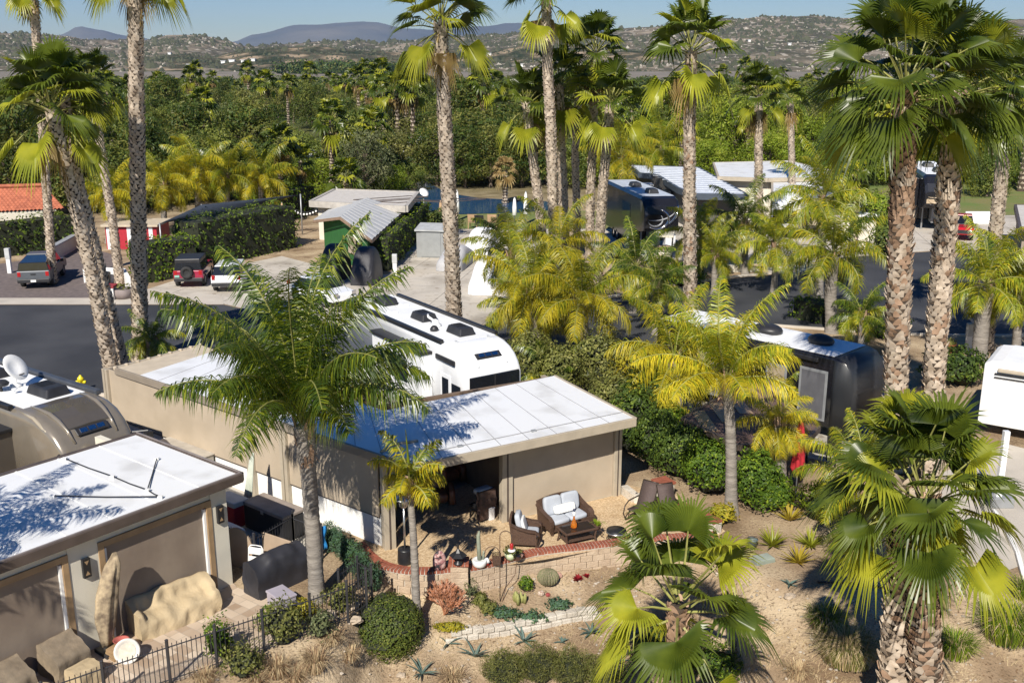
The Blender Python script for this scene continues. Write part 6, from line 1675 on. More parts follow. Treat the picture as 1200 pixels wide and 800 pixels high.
# small curved wall in the bed
cw = thing('curved_block_wall', 'small curved wall of pale stacked blocks below the cactus bed', 'wall', gp(610, 735)); b0 = Vector(cw.location)
pts = smooth_path([Vector((*gp(*q)[:2], 0)) - Vector((b0.x, b0.y, 0)) for q in [(521, 746), (560, 742), (600, 738), (640, 731), (675, 724), (705, 719)]])
zz_ = lambda p: hgt(p.x + b0.x, p.y + b0.y - .15) - b0.z
m = MB(); seg_blocks(m, resample(pts, .30), .26, lambda p: zz_(p) - .2, lambda p: zz_(p) + .14, .014, .02, rng)
pp = resample(pts, .30); pp = [a.lerp(c, .5) for a, c in zip(pp, pp[1:])]
seg_blocks(m, [p + Vector((0, .04, 0)) for p in pp], .26, lambda p: zz_(p) + .145, lambda p: zz_(p) + .29, .016, .02, rng)
part('block', m, blockw_m, cw, bevel=.02)

# ------------------------------------------------------------------ iron fences
iron = M('black_iron', (.03, .03, .034), .45, .2)
def fence(label, px, h, z=0.0, grp='iron fences'):
    pts = [Vector((*at(*q)[:2], 0)) for q in px]; b0 = Vector((pts[0].x, pts[0].y, z))
    t = thing('iron_fence', label, 'fence', b0, 0, grp)
    for a, c in zip(pts, pts[1:]):
        a, c = a - Vector((*b0[:2], 0)), c - Vector((*b0[:2], 0)); d = (c - a); n_ = max(1, round(d.length / .115))
        for z_ in (h - .09, .12): m = MB(); m.tube([a + Vector((0, 0, z_)), c + Vector((0, 0, z_))], .018, 4); m.build('rail', iron, t)
        m = MB()
        for k in range(1, n_):
            p = a + d * k / n_; m.tube([p + Vector((0, 0, -.1)), p + Vector((0, 0, h))], .0105, 4)
        m.build('picket_row', iron, t)
    for p in pts:
        p = p - Vector((*b0[:2], 0)); m = MB(); m.box(p.x - .03, p.x + .03, p.y - .03, p.y + .03, -.5, h + .08); m.lathe([(.035, 0), (.045, .03), (.0, .06)], 8, (p.x, p.y, h + .08)); m.build('post', iron, t)
    return t
fence('long black iron fence along the edge of the paver patio above the dry slope', [(-30, 880), (55, 853), (125, 827), (200, 801), (255, 782), (310, 763), (365, 743), (408, 727), (430, 712)], 1.05)
fence('black iron fence in front of the dark storage box', [(268, 652), (300, 668), (345, 640)], 1.05)
fence('short iron gate fence left of the blue cloth', [(345, 640), (362, 646), (378, 654)], 1.0)
fence('short iron fence among the junipers by the ball shrub', [(398, 706), (420, 690), (436, 700)], .9)

# ------------------------------------------------------------------ patio furniture
wick = M('brown_wicker', (.115, .062, .038), .6, c2=(.055, .03, .02), sc=45, bump=.6, bsc=60)
cush = M('grey_cushion', (.42, .45, .50), .9, .06, 2, bump=.05, bsc=8)
strp, n, L, p = node_mat('striped_pillow'); tc = n.new('ShaderNodeTexCoord'); wv = n.new('ShaderNodeTexWave'); wv.inputs['Scale'].default_value = 3.2; L.new(tc.outputs['Object'], wv.inputs['Vector'])
L.new(ramp(wv.outputs[1], [(.0, (.42, .40, .37)), (.12, (.80, .79, .76))]), p.inputs['Base Color']); p.inputs['Roughness'].default_value = .9
def cushion(name, par, mt, x0, x1, y0, y1, z0, z1, rx=0, piv=None, rz=0):
    m = MB(); cx, cy, cz = (x0 + x1) / 2, (y0 + y1) / 2, (z0 + z1) / 2; sx_, sy_, sz_ = (x1 - x0) / 2, (y1 - y0) / 2, (z1 - z0) / 2
    n_, k_ = 16, 10; rings = []
    for j in range(k_ + 1):
        th = -math.pi / 2 + math.pi * j / k_; cz_, sz2 = math.cos(th), math.sin(th)
        f = lambda v, e: math.copysign(abs(v) ** e, v)
        rings.append([(sx_ * f(max(cz_, .001), .25) * f(math.cos(2 * math.pi * i / n_), .3), sy_ * f(max(cz_, .001), .25) * f(math.sin(2 * math.pi * i / n_), .3), sz_ * f(sz2, .6)) for i in range(n_)])
    m.loft(rings); T = Matrix.Translation((cx, cy, cz)) @ Matrix.Rotation(rz, 4, 'Z') @ Matrix.Rotation(rx, 4, 'X'); xf(m, T)
    return m.build(name, mt, par, True)
def wicker_seat(name, label, loc, rz, wd, nseat):
    t = thing(name, label, 'sofa' if nseat > 1 else 'armchair', loc, rz)       # front towards -y
    m = MB(); h = wd / 2
    m.box(-h + .06, h - .06, -.36, .34, .16, .32)                              # seat deck
    m.box(-h + .03, h - .03, -.385, -.361, .12, .34)
    rings = []
    for k in range(13):                                                       # curved back
        u = -1 + 2 * k / 12; x = u * h * .97; z = .98 - .10 * u * u
        rings.append([(x, .30, .15), (x, .37, .15), (x * 1.02, .47, z), (x * 1.02, .40, z + .02)])
    m.loft(rings)
    for s in (-1, 1):                                                          # sloping arms
        rr_ = []
        for y, z in ((.42, .80), (.2, .70), (-.1, .62), (-.32, .60), (-.44, .52), (-.46, .40), (-.40, .16)):
            rr_.append([(s * (h - .09), y, z - .05), (s * (h + .05), y - .02, z - .05), (s * (h + .06), y - .02, z + .01), (s * (h - .09), y, z + .01)])
        m.loft(rr_)
        m.loft([[(s * (h - .07), y, .14), (s * (h - .02), y, .14), (s * (h - .02), y, z), (s * (h - .07), y, z)] for y, z in ((.40, .76), (.2, .67), (-.1, .60), (-.36, .55))])
        for y in (-.36, .34): m.box(s * (h - .08) - .035, s * (h - .08) + .035, y - .035, y + .035, 0, .16)
    part('frame', m, wick, t, bevel=.015)
    w1 = (wd - .22) / nseat
    for i in range(nseat):
        x0 = -h + .11 + i * w1
        cushion('seat_cushion', t, cush, x0 + .005, x0 + w1 - .005, -.40, .26, .32, .48)
        cushion('back_cushion', t, cush, x0 + .005, x0 + w1 - .005, .10, .28, .46, 1.04, -.22)
    return t
pt_ = wicker_seat('wicker_loveseat', 'brown wicker loveseat with grey cushions in front of the roll-down shutter', at(661, 617), AF + .04, 1.52, 2)
cushion('striped_pillow', pt_, strp, -.38, .40, -.06, .08, .50, .78, -.35)
t = wicker_seat('wicker_armchair', 'wicker armchair with grey cushions facing the coffee table from the left', at(616, 637), math.pi / 2 - .12, .78, 1)
cushion('white_pillow', t, white_plastic, -.25, .25, .0, .12, .48, .88, -.3)
t = thing('coffee_table', 'dark wicker coffee table with glass top and a lower shelf', 'table', at(676, 634), AF - .06)
m = MB()
for x in (-.52, .52):
    for y in (-.28, .28): m.tube([(x, y, 0), (x * .92, y * .9, .2), (x, y, .46)], [.03, .028, .032], 6)
part('frame', m, wick, t)
m = MB(); m.box(-.56, .56, -.33, -.27, .42, .48); m.box(-.56, .56, .27, .33, .42, .48); m.box(-.56, -.50, -.27, .27, .42, .48); m.box(.50, .56, -.27, .27, .42, .48); part('rim', m, wick, t, bevel=.012)
bx('glass_top', t, M('smoked_glass', (.03, .022, .018), .06, .1, spec=.8), -.5, .5, -.27, .27, .455, .472)
bx('shelf', t, wick, -.47, .47, -.24, .24, .14, .17, bevel=.01)
a = at(676, 634)
t = thing('amber_bottle', 'amber glass bottle with white neck standing on the coffee table', 'bottle', (a.x - .1, a.y - .03, .475))
amb, n, L, p = node_mat('amber_glass'); p.inputs['Base Color'].default_value = (.75, .26, .03, 1); p.inputs['Transmission Weight'].default_value = .6; p.inputs['Roughness'].default_value = .08
lath('body', t, amb, [(.08, 0), (.10, .03), (.095, .14), (.05, .24), (.03, .30), (.03, .38)])
lath('neck', t, white_plastic, [(.035, 0), (.042, .02), (.05, .12), (.02, .14)], (0, 0, .38)); lath('stopper', t, M('navy_ball', (.02, .03, .08), .3), [(.0, 0), (.045, .03), (.045, .07), (.0, .1)], (0, 0, .52))
t = thing('fire_bowl', 'small round black fire bowl on a metal ring stand', 'fire bowl', at(722, 632))
lath('bowl', t, black_metal, [(.02, .12), (.18, .13), (.27, .22), (.30, .30), (.30, .33), (.02, .34)], n=22)
lath('band', t, steel, [(.295, .245), (.312, .25), (.312, .29), (.30, .295)], n=22)
m = MB()
for k in range(4):
    a = k * math.pi / 2 + .5; m.tube([(.30 * math.cos(a), .30 * math.sin(a), .0), (.26 * math.cos(a), .26 * math.sin(a), .2)], .018, 5)
m.tube([(.29 * math.cos(k * math.pi / 8), .29 * math.sin(k * math.pi / 8), .04) for k in range(17)], .014, 5); part('stand', m, black_metal, t)
t = thing('plant_stand', 'scrolled iron plant stand holding a spiky potted plant beside the coffee table', 'plant stand', at(700, 630))
m = MB()
for k in range(3):
    a = k * 2.094; m.tube([(.05 * math.cos(a), .05 * math.sin(a), .3), (.16 * math.cos(a), .16 * math.sin(a), .2), (.1 * math.cos(a), .1 * math.sin(a), .1), (.22 * math.cos(a), .22 * math.sin(a), 0)], .014, 5)
part('stand', m, wick, t); lath('pot', t, wick, [(.06, .28), (.11, .42), (.12, .44), (.03, .43)])
m = MB(); blades(m, (0, 0, .42), 26, .3, .05, random.Random(2), 1.0, (0,), .7); part('leaves', m, [LG['hedge'][1]], t)
def rocker(label, loc, rz):
    t = thing('rocking_chair', label, 'rocking chair', loc, rz, 'rocking chairs'); m = MB()
    for s in (-1, 1):
        x = s * .32
        m.tube([(x, .62, .26), (x, .45, .09), (x, .15, .02), (x, -.2, .02), (x, -.48, .1), (x, -.6, .32), (x, -.52, .56), (x, -.3, .66), (x, .1, .64), (x, .32, .62)], .022, 6)
        m.tube([(s * .28, -.42, .42), (s * .28, .15, .36), (s * .28, .52, 1.12)], .02, 6); m.tube([(x, .1, .03), (s * .28, .12, .37)], .018, 5); m.tube([(x, -.3, .03), (s * .28, -.3, .4)], .018, 5)
    m.tube([(-.28, .52, 1.12), (.28, .52, 1.12)], .02, 6); part('frame', m, M('bronze_tube', (.06, .045, .035), .4, metal=.4), t, smooth=True)
    m = MB(); rr_ = []
    for y, z in ((-.44, .41), (-.2, .385), (.06, .37), (.17, .42), (.3, .68), (.42, .93), (.51, 1.11)): rr_.append([(-.275, y, z), (.275, y, z), (.275, y + .012, z - .012), (-.275, y + .012, z - .012)])
    m.loft(rr_); part('sling', m, M('brown_sling', (.085, .06, .055), .8, .15, 40), t, smooth=True)
    return t
rocker('sling rocking chair at the shutter end of the patio, the left one', at(752, 608), R(-38))
rocker('sling rocking chair half hidden by palm fans, in front of the seat wall', at(786, 612), R(20))
t = thing('ottoman', 'low dark sling ottoman between the rocking chairs', 'ottoman', at(768, 622), R(-30))
m = MB()
for s in (-1, 1): m.tube([(s * .25, -.22, 0), (s * .25, -.2, .3), (s * .25, .2, .3), (s * .25, .22, 0)], .02, 6)
part('frame', m, MATS['bronze_tube'], t); bx('sling', t, MATS['brown_sling'], -.26, .26, -.2, .2, .3, .325)
# patio heater
t = thing('patio_heater', 'steel mushroom patio heater at the corner post of the open room', 'patio heater', at(475, 659))
lath('tank_housing', t, black_metal, [(.22, 0), (.23, .05), (.21, .42), (.2, .46), (.05, .47)], n=20); lath('pole', t, steel, [(.03, 0), (.03, 1.35)], (0, 0, .45)); lath('burner', t, steel, [(.08, 0), (.13, .05), (.13, .28), (.09, .3)], (0, 0, 1.75)); lath('reflector', t, steel, [(.44, 0), (.43, .02), (.25, .10), (.03, .13), (.02, .12), (.25, .085), (.43, .0)], (0, 0, 2.1), n=28)
# things on the wall cap
zc = .15
def oncap(px, z=zc): a = at(px[0], px[1], z); return a
t = thing('painted_bird_slab', 'upright pink and black painted rock slab on the brick cap', 'ornament', oncap((515, 667)), .2)
slab_m, n, L, p = node_mat('pink_black_glaze'); tc = n.new('ShaderNodeTexCoord'); L.new(ramp(noi(7, 3, tc.outputs['Object'], 1), [(.42, (.03, .03, .035)), (.5, (.35, .16, .16)), (.6, (.58, .42, .38))]), p.inputs['Base Color'])
m = MB(); m.loft([[(.19 * w * math.cos(a), .07 * math.sin(a), z) for a in [2 * math.pi * k / 14 for k in range(14)]] for z, w in ((.0, .8), (.15, 1), (.35, 1), (.48, .8), (.56, .45), (.58, .1))]); part('slab', m, slab_m, t, smooth=True)
t = thing('pagoda_lantern', 'small black pagoda lantern on the brick pillar', 'lantern', oncap((537, 660), .43))
lath('base', t, black_metal, [(.13, 0), (.13, .03), (.05, .07), (.04, .14)]); lath('light_box', t, black_metal, [(.07, .14), (.08, .26), (.05, .27)], n=6); lath('roof', t, black_metal, [(.26, .26), (.10, .36), (.03, .46), (.02, .58), (.004, .62)], n=6, smooth=False)
t = thing('potted_cactus', 'tall grey columnar cactus in a white pot on the brick cap', 'potted plant', oncap((562, 663)))
lath('pot', t, white_plastic, [(.14, 0), (.2, .06), (.22, .18), (.2, .22), (.17, .21), (.02, .2)])
cac = M('grey_green_cactus', (.22, .24, .18), .8, .15, 6); m = MB(); m.tube([(0, 0, .2), (-.02, .02, .6), (-.03, .0, .95), (0, 0, 1.1)], [.065, .06, .055, .02], 9); m.tube([(.1, .03, .2), (.12, .03, .4), (.12, .03, .48)], [.04, .038, .01], 8); part('cactus', m, cac, t, smooth=True)
t = thing('candle_lantern', 'tiny white topped candle lantern beside the white pot', 'lantern', oncap((571, 662)))
lath('glass', t, M('dark_red_glass', (.18, .02, .015), .15), [(.06, 0), (.07, .04), (.06, .12)]); lath('lid', t, white_plastic, [(.1, .12), (.05, .19), (.02, .24), (0, .25)])
t = thing('dry_plant_pot', 'square brown pot of dried plants on the brick cap', 'potted plant', oncap((582, 660)))
bx('pot', t, wick, -.11, .11, -.11, .11, 0, .28, tp=-.02); m = MB(); blades(m, (0, 0, .27), 60, .2, .02, random.Random(4), .9, (0,), .4); part('plant', m, [straw_m], t)
t = thing('hummingbird_feeder_pot', 'pale pot with a leafy top at the bend of the brick cap', 'potted plant', oncap((598, 655)))
lath('pot', t, M('pale_green_glaze', (.45, .5, .32), .4), [(.1, 0), (.16, .1), (.17, .2), (.05, .2)]); m = MB(); cloud(m, (0, 0, .28), (.2, .2, .14), 120, .1, random.Random(5), (0, 1)); part('plant', m, list(LG['olive']), t)
t = thing('pink_planter', 'dusty pink planter with trailing plant beside the armchair', 'potted plant', oncap((607, 655)))
lath('pot', t, M('pink_clay', (.45, .25, .2), .7), [(.09, 0), (.15, .12), (.16, .16), (.04, .16)]); m = MB(); cloud(m, (0, 0, .2), (.17, .17, .1), 80, .1, random.Random(6), (0, 1)); part('plant', m, list(LG['olive']), t)
# shepherd hook
a = gp(586, 705)
t = thing('shepherd_hook', 'rusty double shepherd hook pole rising from the cactus bed', 'hook pole', a)
hz = 2.05
m = MB(); m.tube([(0, 0, -.1), (0, 0, hz)] + [(.0 + .16 - .16 * math.cos(k * .4), 0, hz + .16 * math.sin(k * .4)) for k in range(1, 9)], .013, 6); m.tube([(0, 0, hz - .5)] + [(-.02 - .2 + .2 * math.cos(k * .4), 0, hz - .5 + .18 * math.sin(k * .4)) for k in range(1, 9)] + [(-.46, 0, hz - .55)], .012, 6); part('pole', m, M('rusty_iron', (.10, .06, .04), .8, .3), t, smooth=True)
t = thing('hanging_feeder', 'red and white feeder hanging from the shepherd hook', 'bird feeder', (a.x + .33, a.y, a.z + hz - .42))
lath('bottle', t, M('red_nectar', (.35, .02, .02), .2), [(.02, 0), (.05, .02), (.05, .18), (.02, .2)]); lath('tray', t, white_plastic, [(.03, -.03), (.11, -.03), (.11, 0), (.03, .01)]); tb('hanger', t, iron, [(0, 0, .2), (0, 0, .46)], .006)
b_ = gp(588, 706)
t = thing('bent_stake', 'bent rusty garden stake leaning out of the bed in front of the wall', 'stake', b_)
m = MB(); m.tube([(0, 0, -.05), (.12, .25, .35), (.38, .5, .62), (.42, .55, .95), (.38, .55, 1.15)], .012, 5); part('rod', m, MATS['rusty_iron'], t)

# inside the open room
leather = M('brown_leather', (.20, .07, .03), .45, .2, 4)
def Fl(x, y, z=0): return P0 + Vector((math.cos(AF) * x - math.sin(AF) * y, math.sin(AF) * x + math.cos(AF) * y, z))
t = thing('leather_recliner', 'brown leather recliner inside the open patio room', 'armchair', Fl(2.75, 2.35), AF - .35)
cushion('seat', t, leather, -.38, .38, -.45, .3, .18, .5); cushion('backrest', t, leather, -.38, .38, .2, .5, .35, 1.05, -.25)
for s in (-1, 1): cushion('armrest', t, leather, s * .48 - .11, s * .48 + .11, -.45, .4, .05, .62)
t = thing('leather_sofa', 'dark leather sofa against the back wall of the open room', 'sofa', Fl(3.2, 3.9), AF)
cushion('seat', t, leather, -1.0, 1.0, -.5, .25, .15, .48); cushion('backrest', t, leather, -1.0, 1.0, .15, .45, .3, .95, -.15)
for s in (-1, 1): cushion('armrest', t, leather, s * 1.08 - .12, s * 1.08 + .12, -.5, .4, .05, .65)
t = thing('side_table', 'small dark side table with a lamp in the open room', 'table', Fl(1.75, 3.2), AF)
lath('top', t, wood_trim, [(.3, .55), (.3, .58), (.02, .59)]); lath('leg', t, wood_trim, [(.18, 0), (.05, .05), (.05, .55)])
a = Fl(1.75, 3.2)
t = thing('table_lamp', 'table lamp with a pale pleated shade in the open room', 'lamp', (a.x, a.y, .592))
lath('base', t, wood_trim, [(.1, 0), (.04, .06), (.08, .2), (.03, .34)]); lath('lamp_shade', t, M('lamp_cloth', (.55, .42, .26), .8), [(.22, .32), (.11, .58), (.10, .58), (.21, .32)])
t = thing('draped_chair', 'chair draped with a torn brown cover and a blue grey top at the room opening', 'chair', at(565, 607), AF + .2)
m = MB()
for s in (-1, 1):
    for y in (-.2, .3): m.box(s * .24 - .02, s * .24 + .02, y - .02, y + .02, 0, .45)
m.box(-.27, .27, -.23, .33, .4, .46); part('frame', m, black_metal, t)
m = MB(); rr_ = []
for k in range(9):
    z = .1 + .95 * k / 8; f = 1 + .1 * noise.noise(Vector((k * .9, 2, 0))); rr_.append([(-.33 * f, -.30, z), (.33 * f, -.30 + .03 * math.sin(k), z), (.34 * f, -.16, z), (-.34 * f, -.16, z)])
m.loft(rr_); part('cover', m, M('torn_brown_cover', (.10, .055, .04), .8, c2=(.03, .02, .018), sc=5), t); cushion('top_cushion', t, cush, -.30, .30, -.22, .1, .9, 1.08)
t = thing('white_box', 'small white box on the floor at the middle post', 'box', Fl(3.75, .45), AF)
bx('case', t, white_plastic, -.1, .1, -.12, .12, 0, .4, bevel=.02); bx('lid', t, white_plastic, -.11, .11, -.13, .13, .403, .44, bevel=.01)

# ------------------------------------------------------------------ cactus bed
def ribbed(name, label, px, r_, h_, mt, n=18, cat='cactus', flat=.9):
    a = gp(*px); m = MB(); rings = []
    for i in range(11):
        th = math.pi * i / 10; rr = max(math.sin(th), .02)
        rings.append([((r_ * rr * (1 + .09 * math.cos(k * math.pi))) * math.cos(math.pi * k / n), (r_ * rr * (1 + .09 * math.cos(k * math.pi))) * math.sin(math.pi * k / n), h_ * (1 - math.cos(th)) / 2) for k in range(2 * n)])
    m.loft(rings); o = m.build(name, mt, smooth=False); o.location = a - Vector((0, 0, .03)); return tag(o, label, cat)
ribbed('barrel_cactus', 'round barrel cactus with brown spines in the bed below the brick cap', (642, 684), .30, .5, M('spiny_cactus', (.25, .20, .13), .9, c2=(.12, .14, .06), sc=30, bump=.5, bsc=60), 22)
ribbed('striped_stone', 'cream striped ornament ball lying in the bed', (634, 697), .09, .17, M('cream_stripe', (.62, .55, .45), .7, c2=(.25, .12, .08), sc=14, stretch=(1, 1, 4)), 10, 'ornament')
ribbed('red_ornament', 'little dark red ball next to the striped ornament', (642, 698), .07, .12, M('dark_red_ball', (.25, .04, .04), .6), 8, 'ornament')
ribbed('dried_cactus_ball', 'small pinkish ball right of the barrel cactus', (654, 676), .12, .18, M('pink_ball', (.40, .24, .19), .8, .2, 20), 12, 'cactus')
redl = LEAF('crimson_succulent', (.30, .02, .025), (.14, .01, .015), 6, tr=.1)
for (x, y, s, t_) in ((677, 680, .2, 'crimson rosette succulent in the bed, the larger one'), (687, 676, .13, 'crimson rosette succulent in the bed, the smaller one')):
    agave(t_, (x, y), 22, s, 300 + x, .09, redl, .9, 'crimson succulents', 'red_succulent')
a = gp(610, 706); m = MB(); rg = random.Random(3)
for k in range(9):
    x, y = rg.uniform(-.17, .17), rg.uniform(-.12, .12); h_ = rg.uniform(.22, .38); m.tube([(x, y, 0), (x * 1.1, y, h_ * .6), (x * 1.15, y, h_)], [.05, .055, .012], 8)
o = m.build('yellow_column_cactus', M('yellow_green_cactus', (.27, .27, .09), .7, .2, 12), smooth=True); o.location = a; tag(o, 'clump of short yellow column cacti in the bed', 'cactus')
shrub('leafy green euphorbia behind the yellow column cacti', gp(616, 692) - Vector((0, 0, .05)), (.22, .2, .3), 'hedge', 260, .1, 61, group='plants of the cactus bed')
coral = LEAF('coral_twig', (.62, .26, .13), (.42, .20, .11), 4, tr=.1); LG['coral'] = (coral, LEAF('pink_twig', (.66, .38, .27), (.5, .24, .15), 4, tr=.1))
a = gp(521, 718)
t = thing('coral_pencil_shrub', 'coral pink pencil cactus shrub in front of the brick cap wall', 'shrub', a - Vector((0, 0, .03)))
m = MB(); rg = random.Random(9)
def twig(p, d, l, r_, dep):
    q = p + d * l
    m.tube([p, q], [r_, r_ * .75], 4, rg.choice((0, 0, 1)), False)
    if dep:
        for k in range(3 if dep > 1 else 4):
            e = (d + Vector((rg.gauss(0, .45), rg.gauss(0, .45), rg.uniform(-.05, .35)))).normalized(); twig(q, e, l * rg.uniform(.6, .85), r_ * .75, dep - 1)
for k in range(13): twig(Vector((rg.uniform(-.05, .05), rg.uniform(-.05, .05), 0)), Vector((rg.gauss(0, .5), rg.gauss(0, .4), 1)).normalized(), .3, .022, 4)
part('branches', m, list(LG['coral']), t)
shrub('dry grey shrub in the shade right of the coral shrub', gp(548, 698) - Vector((0, 0, .05)), (.32, .25, .32), 'grey', 320, .1, 62, group='plants of the cactus bed', flat=.9, asp=.3)
shrub('low bright yellow mat plant below the coral shrub', gp(527, 737) - Vector((0, 0, .03)), (.48, .2, .13), 'yellow', 700, .07, 63, group='plants of the cactus bed')
for i, (x, y, rx_, t_) in enumerate(((590, 722, .45, 'green mat plant above the curved wall, left patch'), (622, 727, .42, 'green mat plant above the curved wall, middle patch'), (655, 712, .35, 'green mat plant reaching up at the right end of the curved wall'), (573, 716, .25, 'small tuft plant left of the mat plants'), (563, 706, .2, 'tiny dry tuft between the coral shrub and the hook pole'))):
    shrub(t_, gp(x, y) - Vector((0, 0, .03)), (rx_, .22, .17), 'blue' if i < 3 else 'olive', 520, .085, 64 + i, group='plants of the cactus bed', amp=.4)
rock_m = M('tan_boulder', (.44, .36, .27), .9, c2=(.30, .24, .18), sc=3, bump=.5, bsc=8)
for i, (x, y, s) in enumerate([(404, 714, .26), (385, 724, .2), (416, 728, .15), (352, 734, .16), (432, 738, .2), (925, 700, .12), (1040, 735, .1), (545, 800, .1), (470, 792, .09)]):
    a = gp(x, y); m = MB(); m.blob((0, 0, s * .35), (s * 1.3, s, s * .7), 10, 7, amp=.6, fr=2.2, seed=i); o = m.build('boulder', rock_m); o.location = a
    tag(o, ['tan boulder at the right foot of the ringed palm trunk', 'tan boulder below the ringed palm trunk', 'boulder inside the iron fence corner', 'small rock beside the grey deck box', 'rock at the left side of the ball shrub', 'small rock below the grey agave', 'small rock left of the shaded palm trunk', 'small rock at the bottom edge left of the rosemary', 'small rock below the ball shrub'][i], 'rock', 'rocks on the slope')
t = thing('irrigation_box', 'green grey irrigation box lid set in the dirt right of the young palm', 'utility box', gp(893, 657) - Vector((0, 0, .02)), .4)
bx('box', t, M('green_grey_plastic', (.20, .23, .19), .6), -.34, .34, -.22, .22, -.1, .12, bevel=.02, tp=.02); bx('lid', t, M('pale_green_lid', (.30, .34, .29), .6), -.31, .31, -.19, .19, .122, .14, bevel=.01)
t = thing('dark_bucket', 'small dark grey bucket behind the irrigation box', 'bucket', gp(881, 641)); lath('pail', t, M('slate_plastic', (.10, .13, .14), .5), [(.13, 0), (.17, .25), (.18, .26), (.15, .25), (.11, .03)]); tb('handle', t, iron, [(-.17, 0, .25), (-.12, 0, .36), (.12, 0, .36), (.17, 0, .25)], .008)
a, c = gp(958, 683), gp(1036, 690); m = MB(); m.tube([a + Vector((0, 0, .04)), a.lerp(c, .5) + Vector((0, 0, .09)), c + Vector((0, 0, .05))], .03, 8); tag(m.build('black_pipe', black_plastic, smooth=True), 'black drain pipe lying on the dirt left of the nearest palms', 'pipe')

# ------------------------------------------------------------------ covered furniture on the paver patio
cloth = M('tan_canvas', (.47, .37, .23), .85, c2=(.41, .32, .195), sc=2.2, bump=.45, bsc=8); cloth_d = M('taupe_canvas', (.25, .195, .135), .85, c2=(.17, .135, .095), sc=3, bump=.35, bsc=7)
def draped(name, label, loc, rz, sec, xs_, mt, seed, cat, amp=.035, group=None):
    """sec(u) -> list of (y,z) outline from front foot over the top to the back foot; xs_ list of x stations"""
    m = MB(); rings = []
    for i, x in enumerate(xs_):
        u = (x - xs_[0]) / (xs_[-1] - xs_[0]); ln = resample([Vector((0, y, z)) for y, z in sec(u)], .07)
        ln = resample(ln, sum((c - a).length for a, c in zip(ln, ln[1:])) / 26)
        rings.append([(x + amp * noise.noise(Vector((x * 3, k * .35, seed))), p.y + amp * 1.4 * noise.noise(Vector((x * 4.5, k * .22, seed + 9))), max(.0, p.z + amp * noise.noise(Vector((x * 3, k * .3, seed + 4))))) for k, p in enumerate(ln)])
    n_ = min(len(r_) for r_ in rings); m.loft([r_[:n_] for r_ in rings], closed=False, cap=False)
    for rg_ in (rings[0], rings[-1]):
        o_ = len(m.v); m.v.extend(rg_[:n_]); c_ = Vector((rg_[0][0], (rg_[0][1] + rg_[n_ - 1][1]) / 2, .0)); m.v.append(tuple(c_))
        m.f += [(o_ + k, o_ + k + 1, o_ + n_) for k in range(n_ - 1)]; m.m += [0] * (n_ - 1)
    o = m.build(name, mt, smooth=True); o.location = loc; o.rotation_euler = (0, 0, rz); s_ = o.modifiers.new('smooth', 'SUBSURF'); s_.levels = s_.render_levels = 1
    return tag(o, label, cat, group)
lin = lambda a, c, n_: [a + (c - a) * i / (n_ - 1) for i in range(n_)]
a, c = at(166, 752), at(260, 715); d = c - a
ang = math.atan2(d.y, d.x); Ls = d.length
sofa_sec = lambda u: [(-.02 - .05 * math.sin(u * 3.14), 0), (.0, .25), (.03, .42 + .2 * (abs(u - .5) > .42)), (.25, .50 + .16 * (abs(u - .5) > .40)), (.55, .55 + .2 * (abs(u - .5) > .40)), (.72, .88), (.90, .86), (.98, 0)]
draped('covered_sofa', 'tan canvas covered sofa in front of the right taupe shutter', a, ang, sofa_sec, lin(0, Ls, 28), cloth, 1, 'covered sofa', .065)
GL = lambda x, y: Q0 + xg * x + Vector((.785, -.619, 0)) * y
a = GL(4.0, .12)
t = thing('covered_umbrella', 'tall folded cantilever umbrella under a mottled tan cover before the white pilaster', 'covered umbrella', a, AG)
m = MB(); rings = []
for k in range(13):
    u = k / 12; w = (.13 + .14 * math.sin(u * 2.9)) * (1 if u < .95 else .6); xo = -.42 * u * u + .05
    rings.append([(xo + w * math.cos(b_) * (1 + .12 * math.sin(5 * b_ + u * 3) + .2 * noise.noise(Vector((b_, u * 4, 2)))), .3 + w * .8 * math.sin(b_) * (1 + .15 * math.sin(6 * b_)), .22 + 2.2 * u + .1 * u * math.cos(b_ + 2.6)) for b_ in [2 * math.pi * q_ / 28 for q_ in range(28)]])
m.loft(rings); part('cover', m, M('mottled_tan_cover', (.42, .33, .21), .85, c2=(.16, .12, .08), sc=5, bump=.4, bsc=9), t, smooth=True); m = MB(); m.tube([(-.05, .3, 0), (-.05, .3, .3)], .04, 8); part('pole', m, black_metal, t); bx('base', t, black_plastic, -.35, .25, .02, .6, 0, .1, bevel=.02)
boxy = lambda y1, h1, h2: (lambda u: [(-.02, 0), (.02, h1), (.12, h1 + .04), (y1 * .55, (h1 + h2) / 2 + .05), (y1 - .2, h2), (y1 - .03, h2 - .02), (y1 + .02, 0)])
draped('covered_armchair', 'dark taupe covered armchair below the left shutter', GL(5.5, .85), AG + math.pi + .1, boxy(.85, .55, .85), lin(0, .85, 9), cloth_d, 2, 'covered chair', .045)
draped('covered_ottoman', 'tan covered ottoman in front of the dark covered armchair', GL(5.35, 1.5), AG + math.pi + .12, boxy(.6, .42, .45), lin(0, .62, 7), cloth, 3, 'covered ottoman', .03)
draped('covered_armchair', 'crumpled dark covered chair cut by the left edge of the frame', GL(6.9, .95), AG + math.pi + .1, boxy(.85, .6, .85), lin(0, .9, 9), cloth_d, 4, 'covered chair', .06)
draped('covered_ottoman', 'tan covered ottoman at the bottom left corner', GL(6.65, 1.7), AG + math.pi + .2, boxy(.7, .4, .42), lin(0, .8, 7), cloth, 6, 'covered ottoman', .03)
t = thing('wood_crate', 'stack of flat wooden crates beside the umbrella base', 'crate', GL(3.95, .75), AG)
for k in range(3): bx('board', t, wood_trim, -.3 + .03 * k, .25 - .02 * k, -.2, .2 - .03 * k, .08 * k, .08 * k + .07, rz=.1 * k)
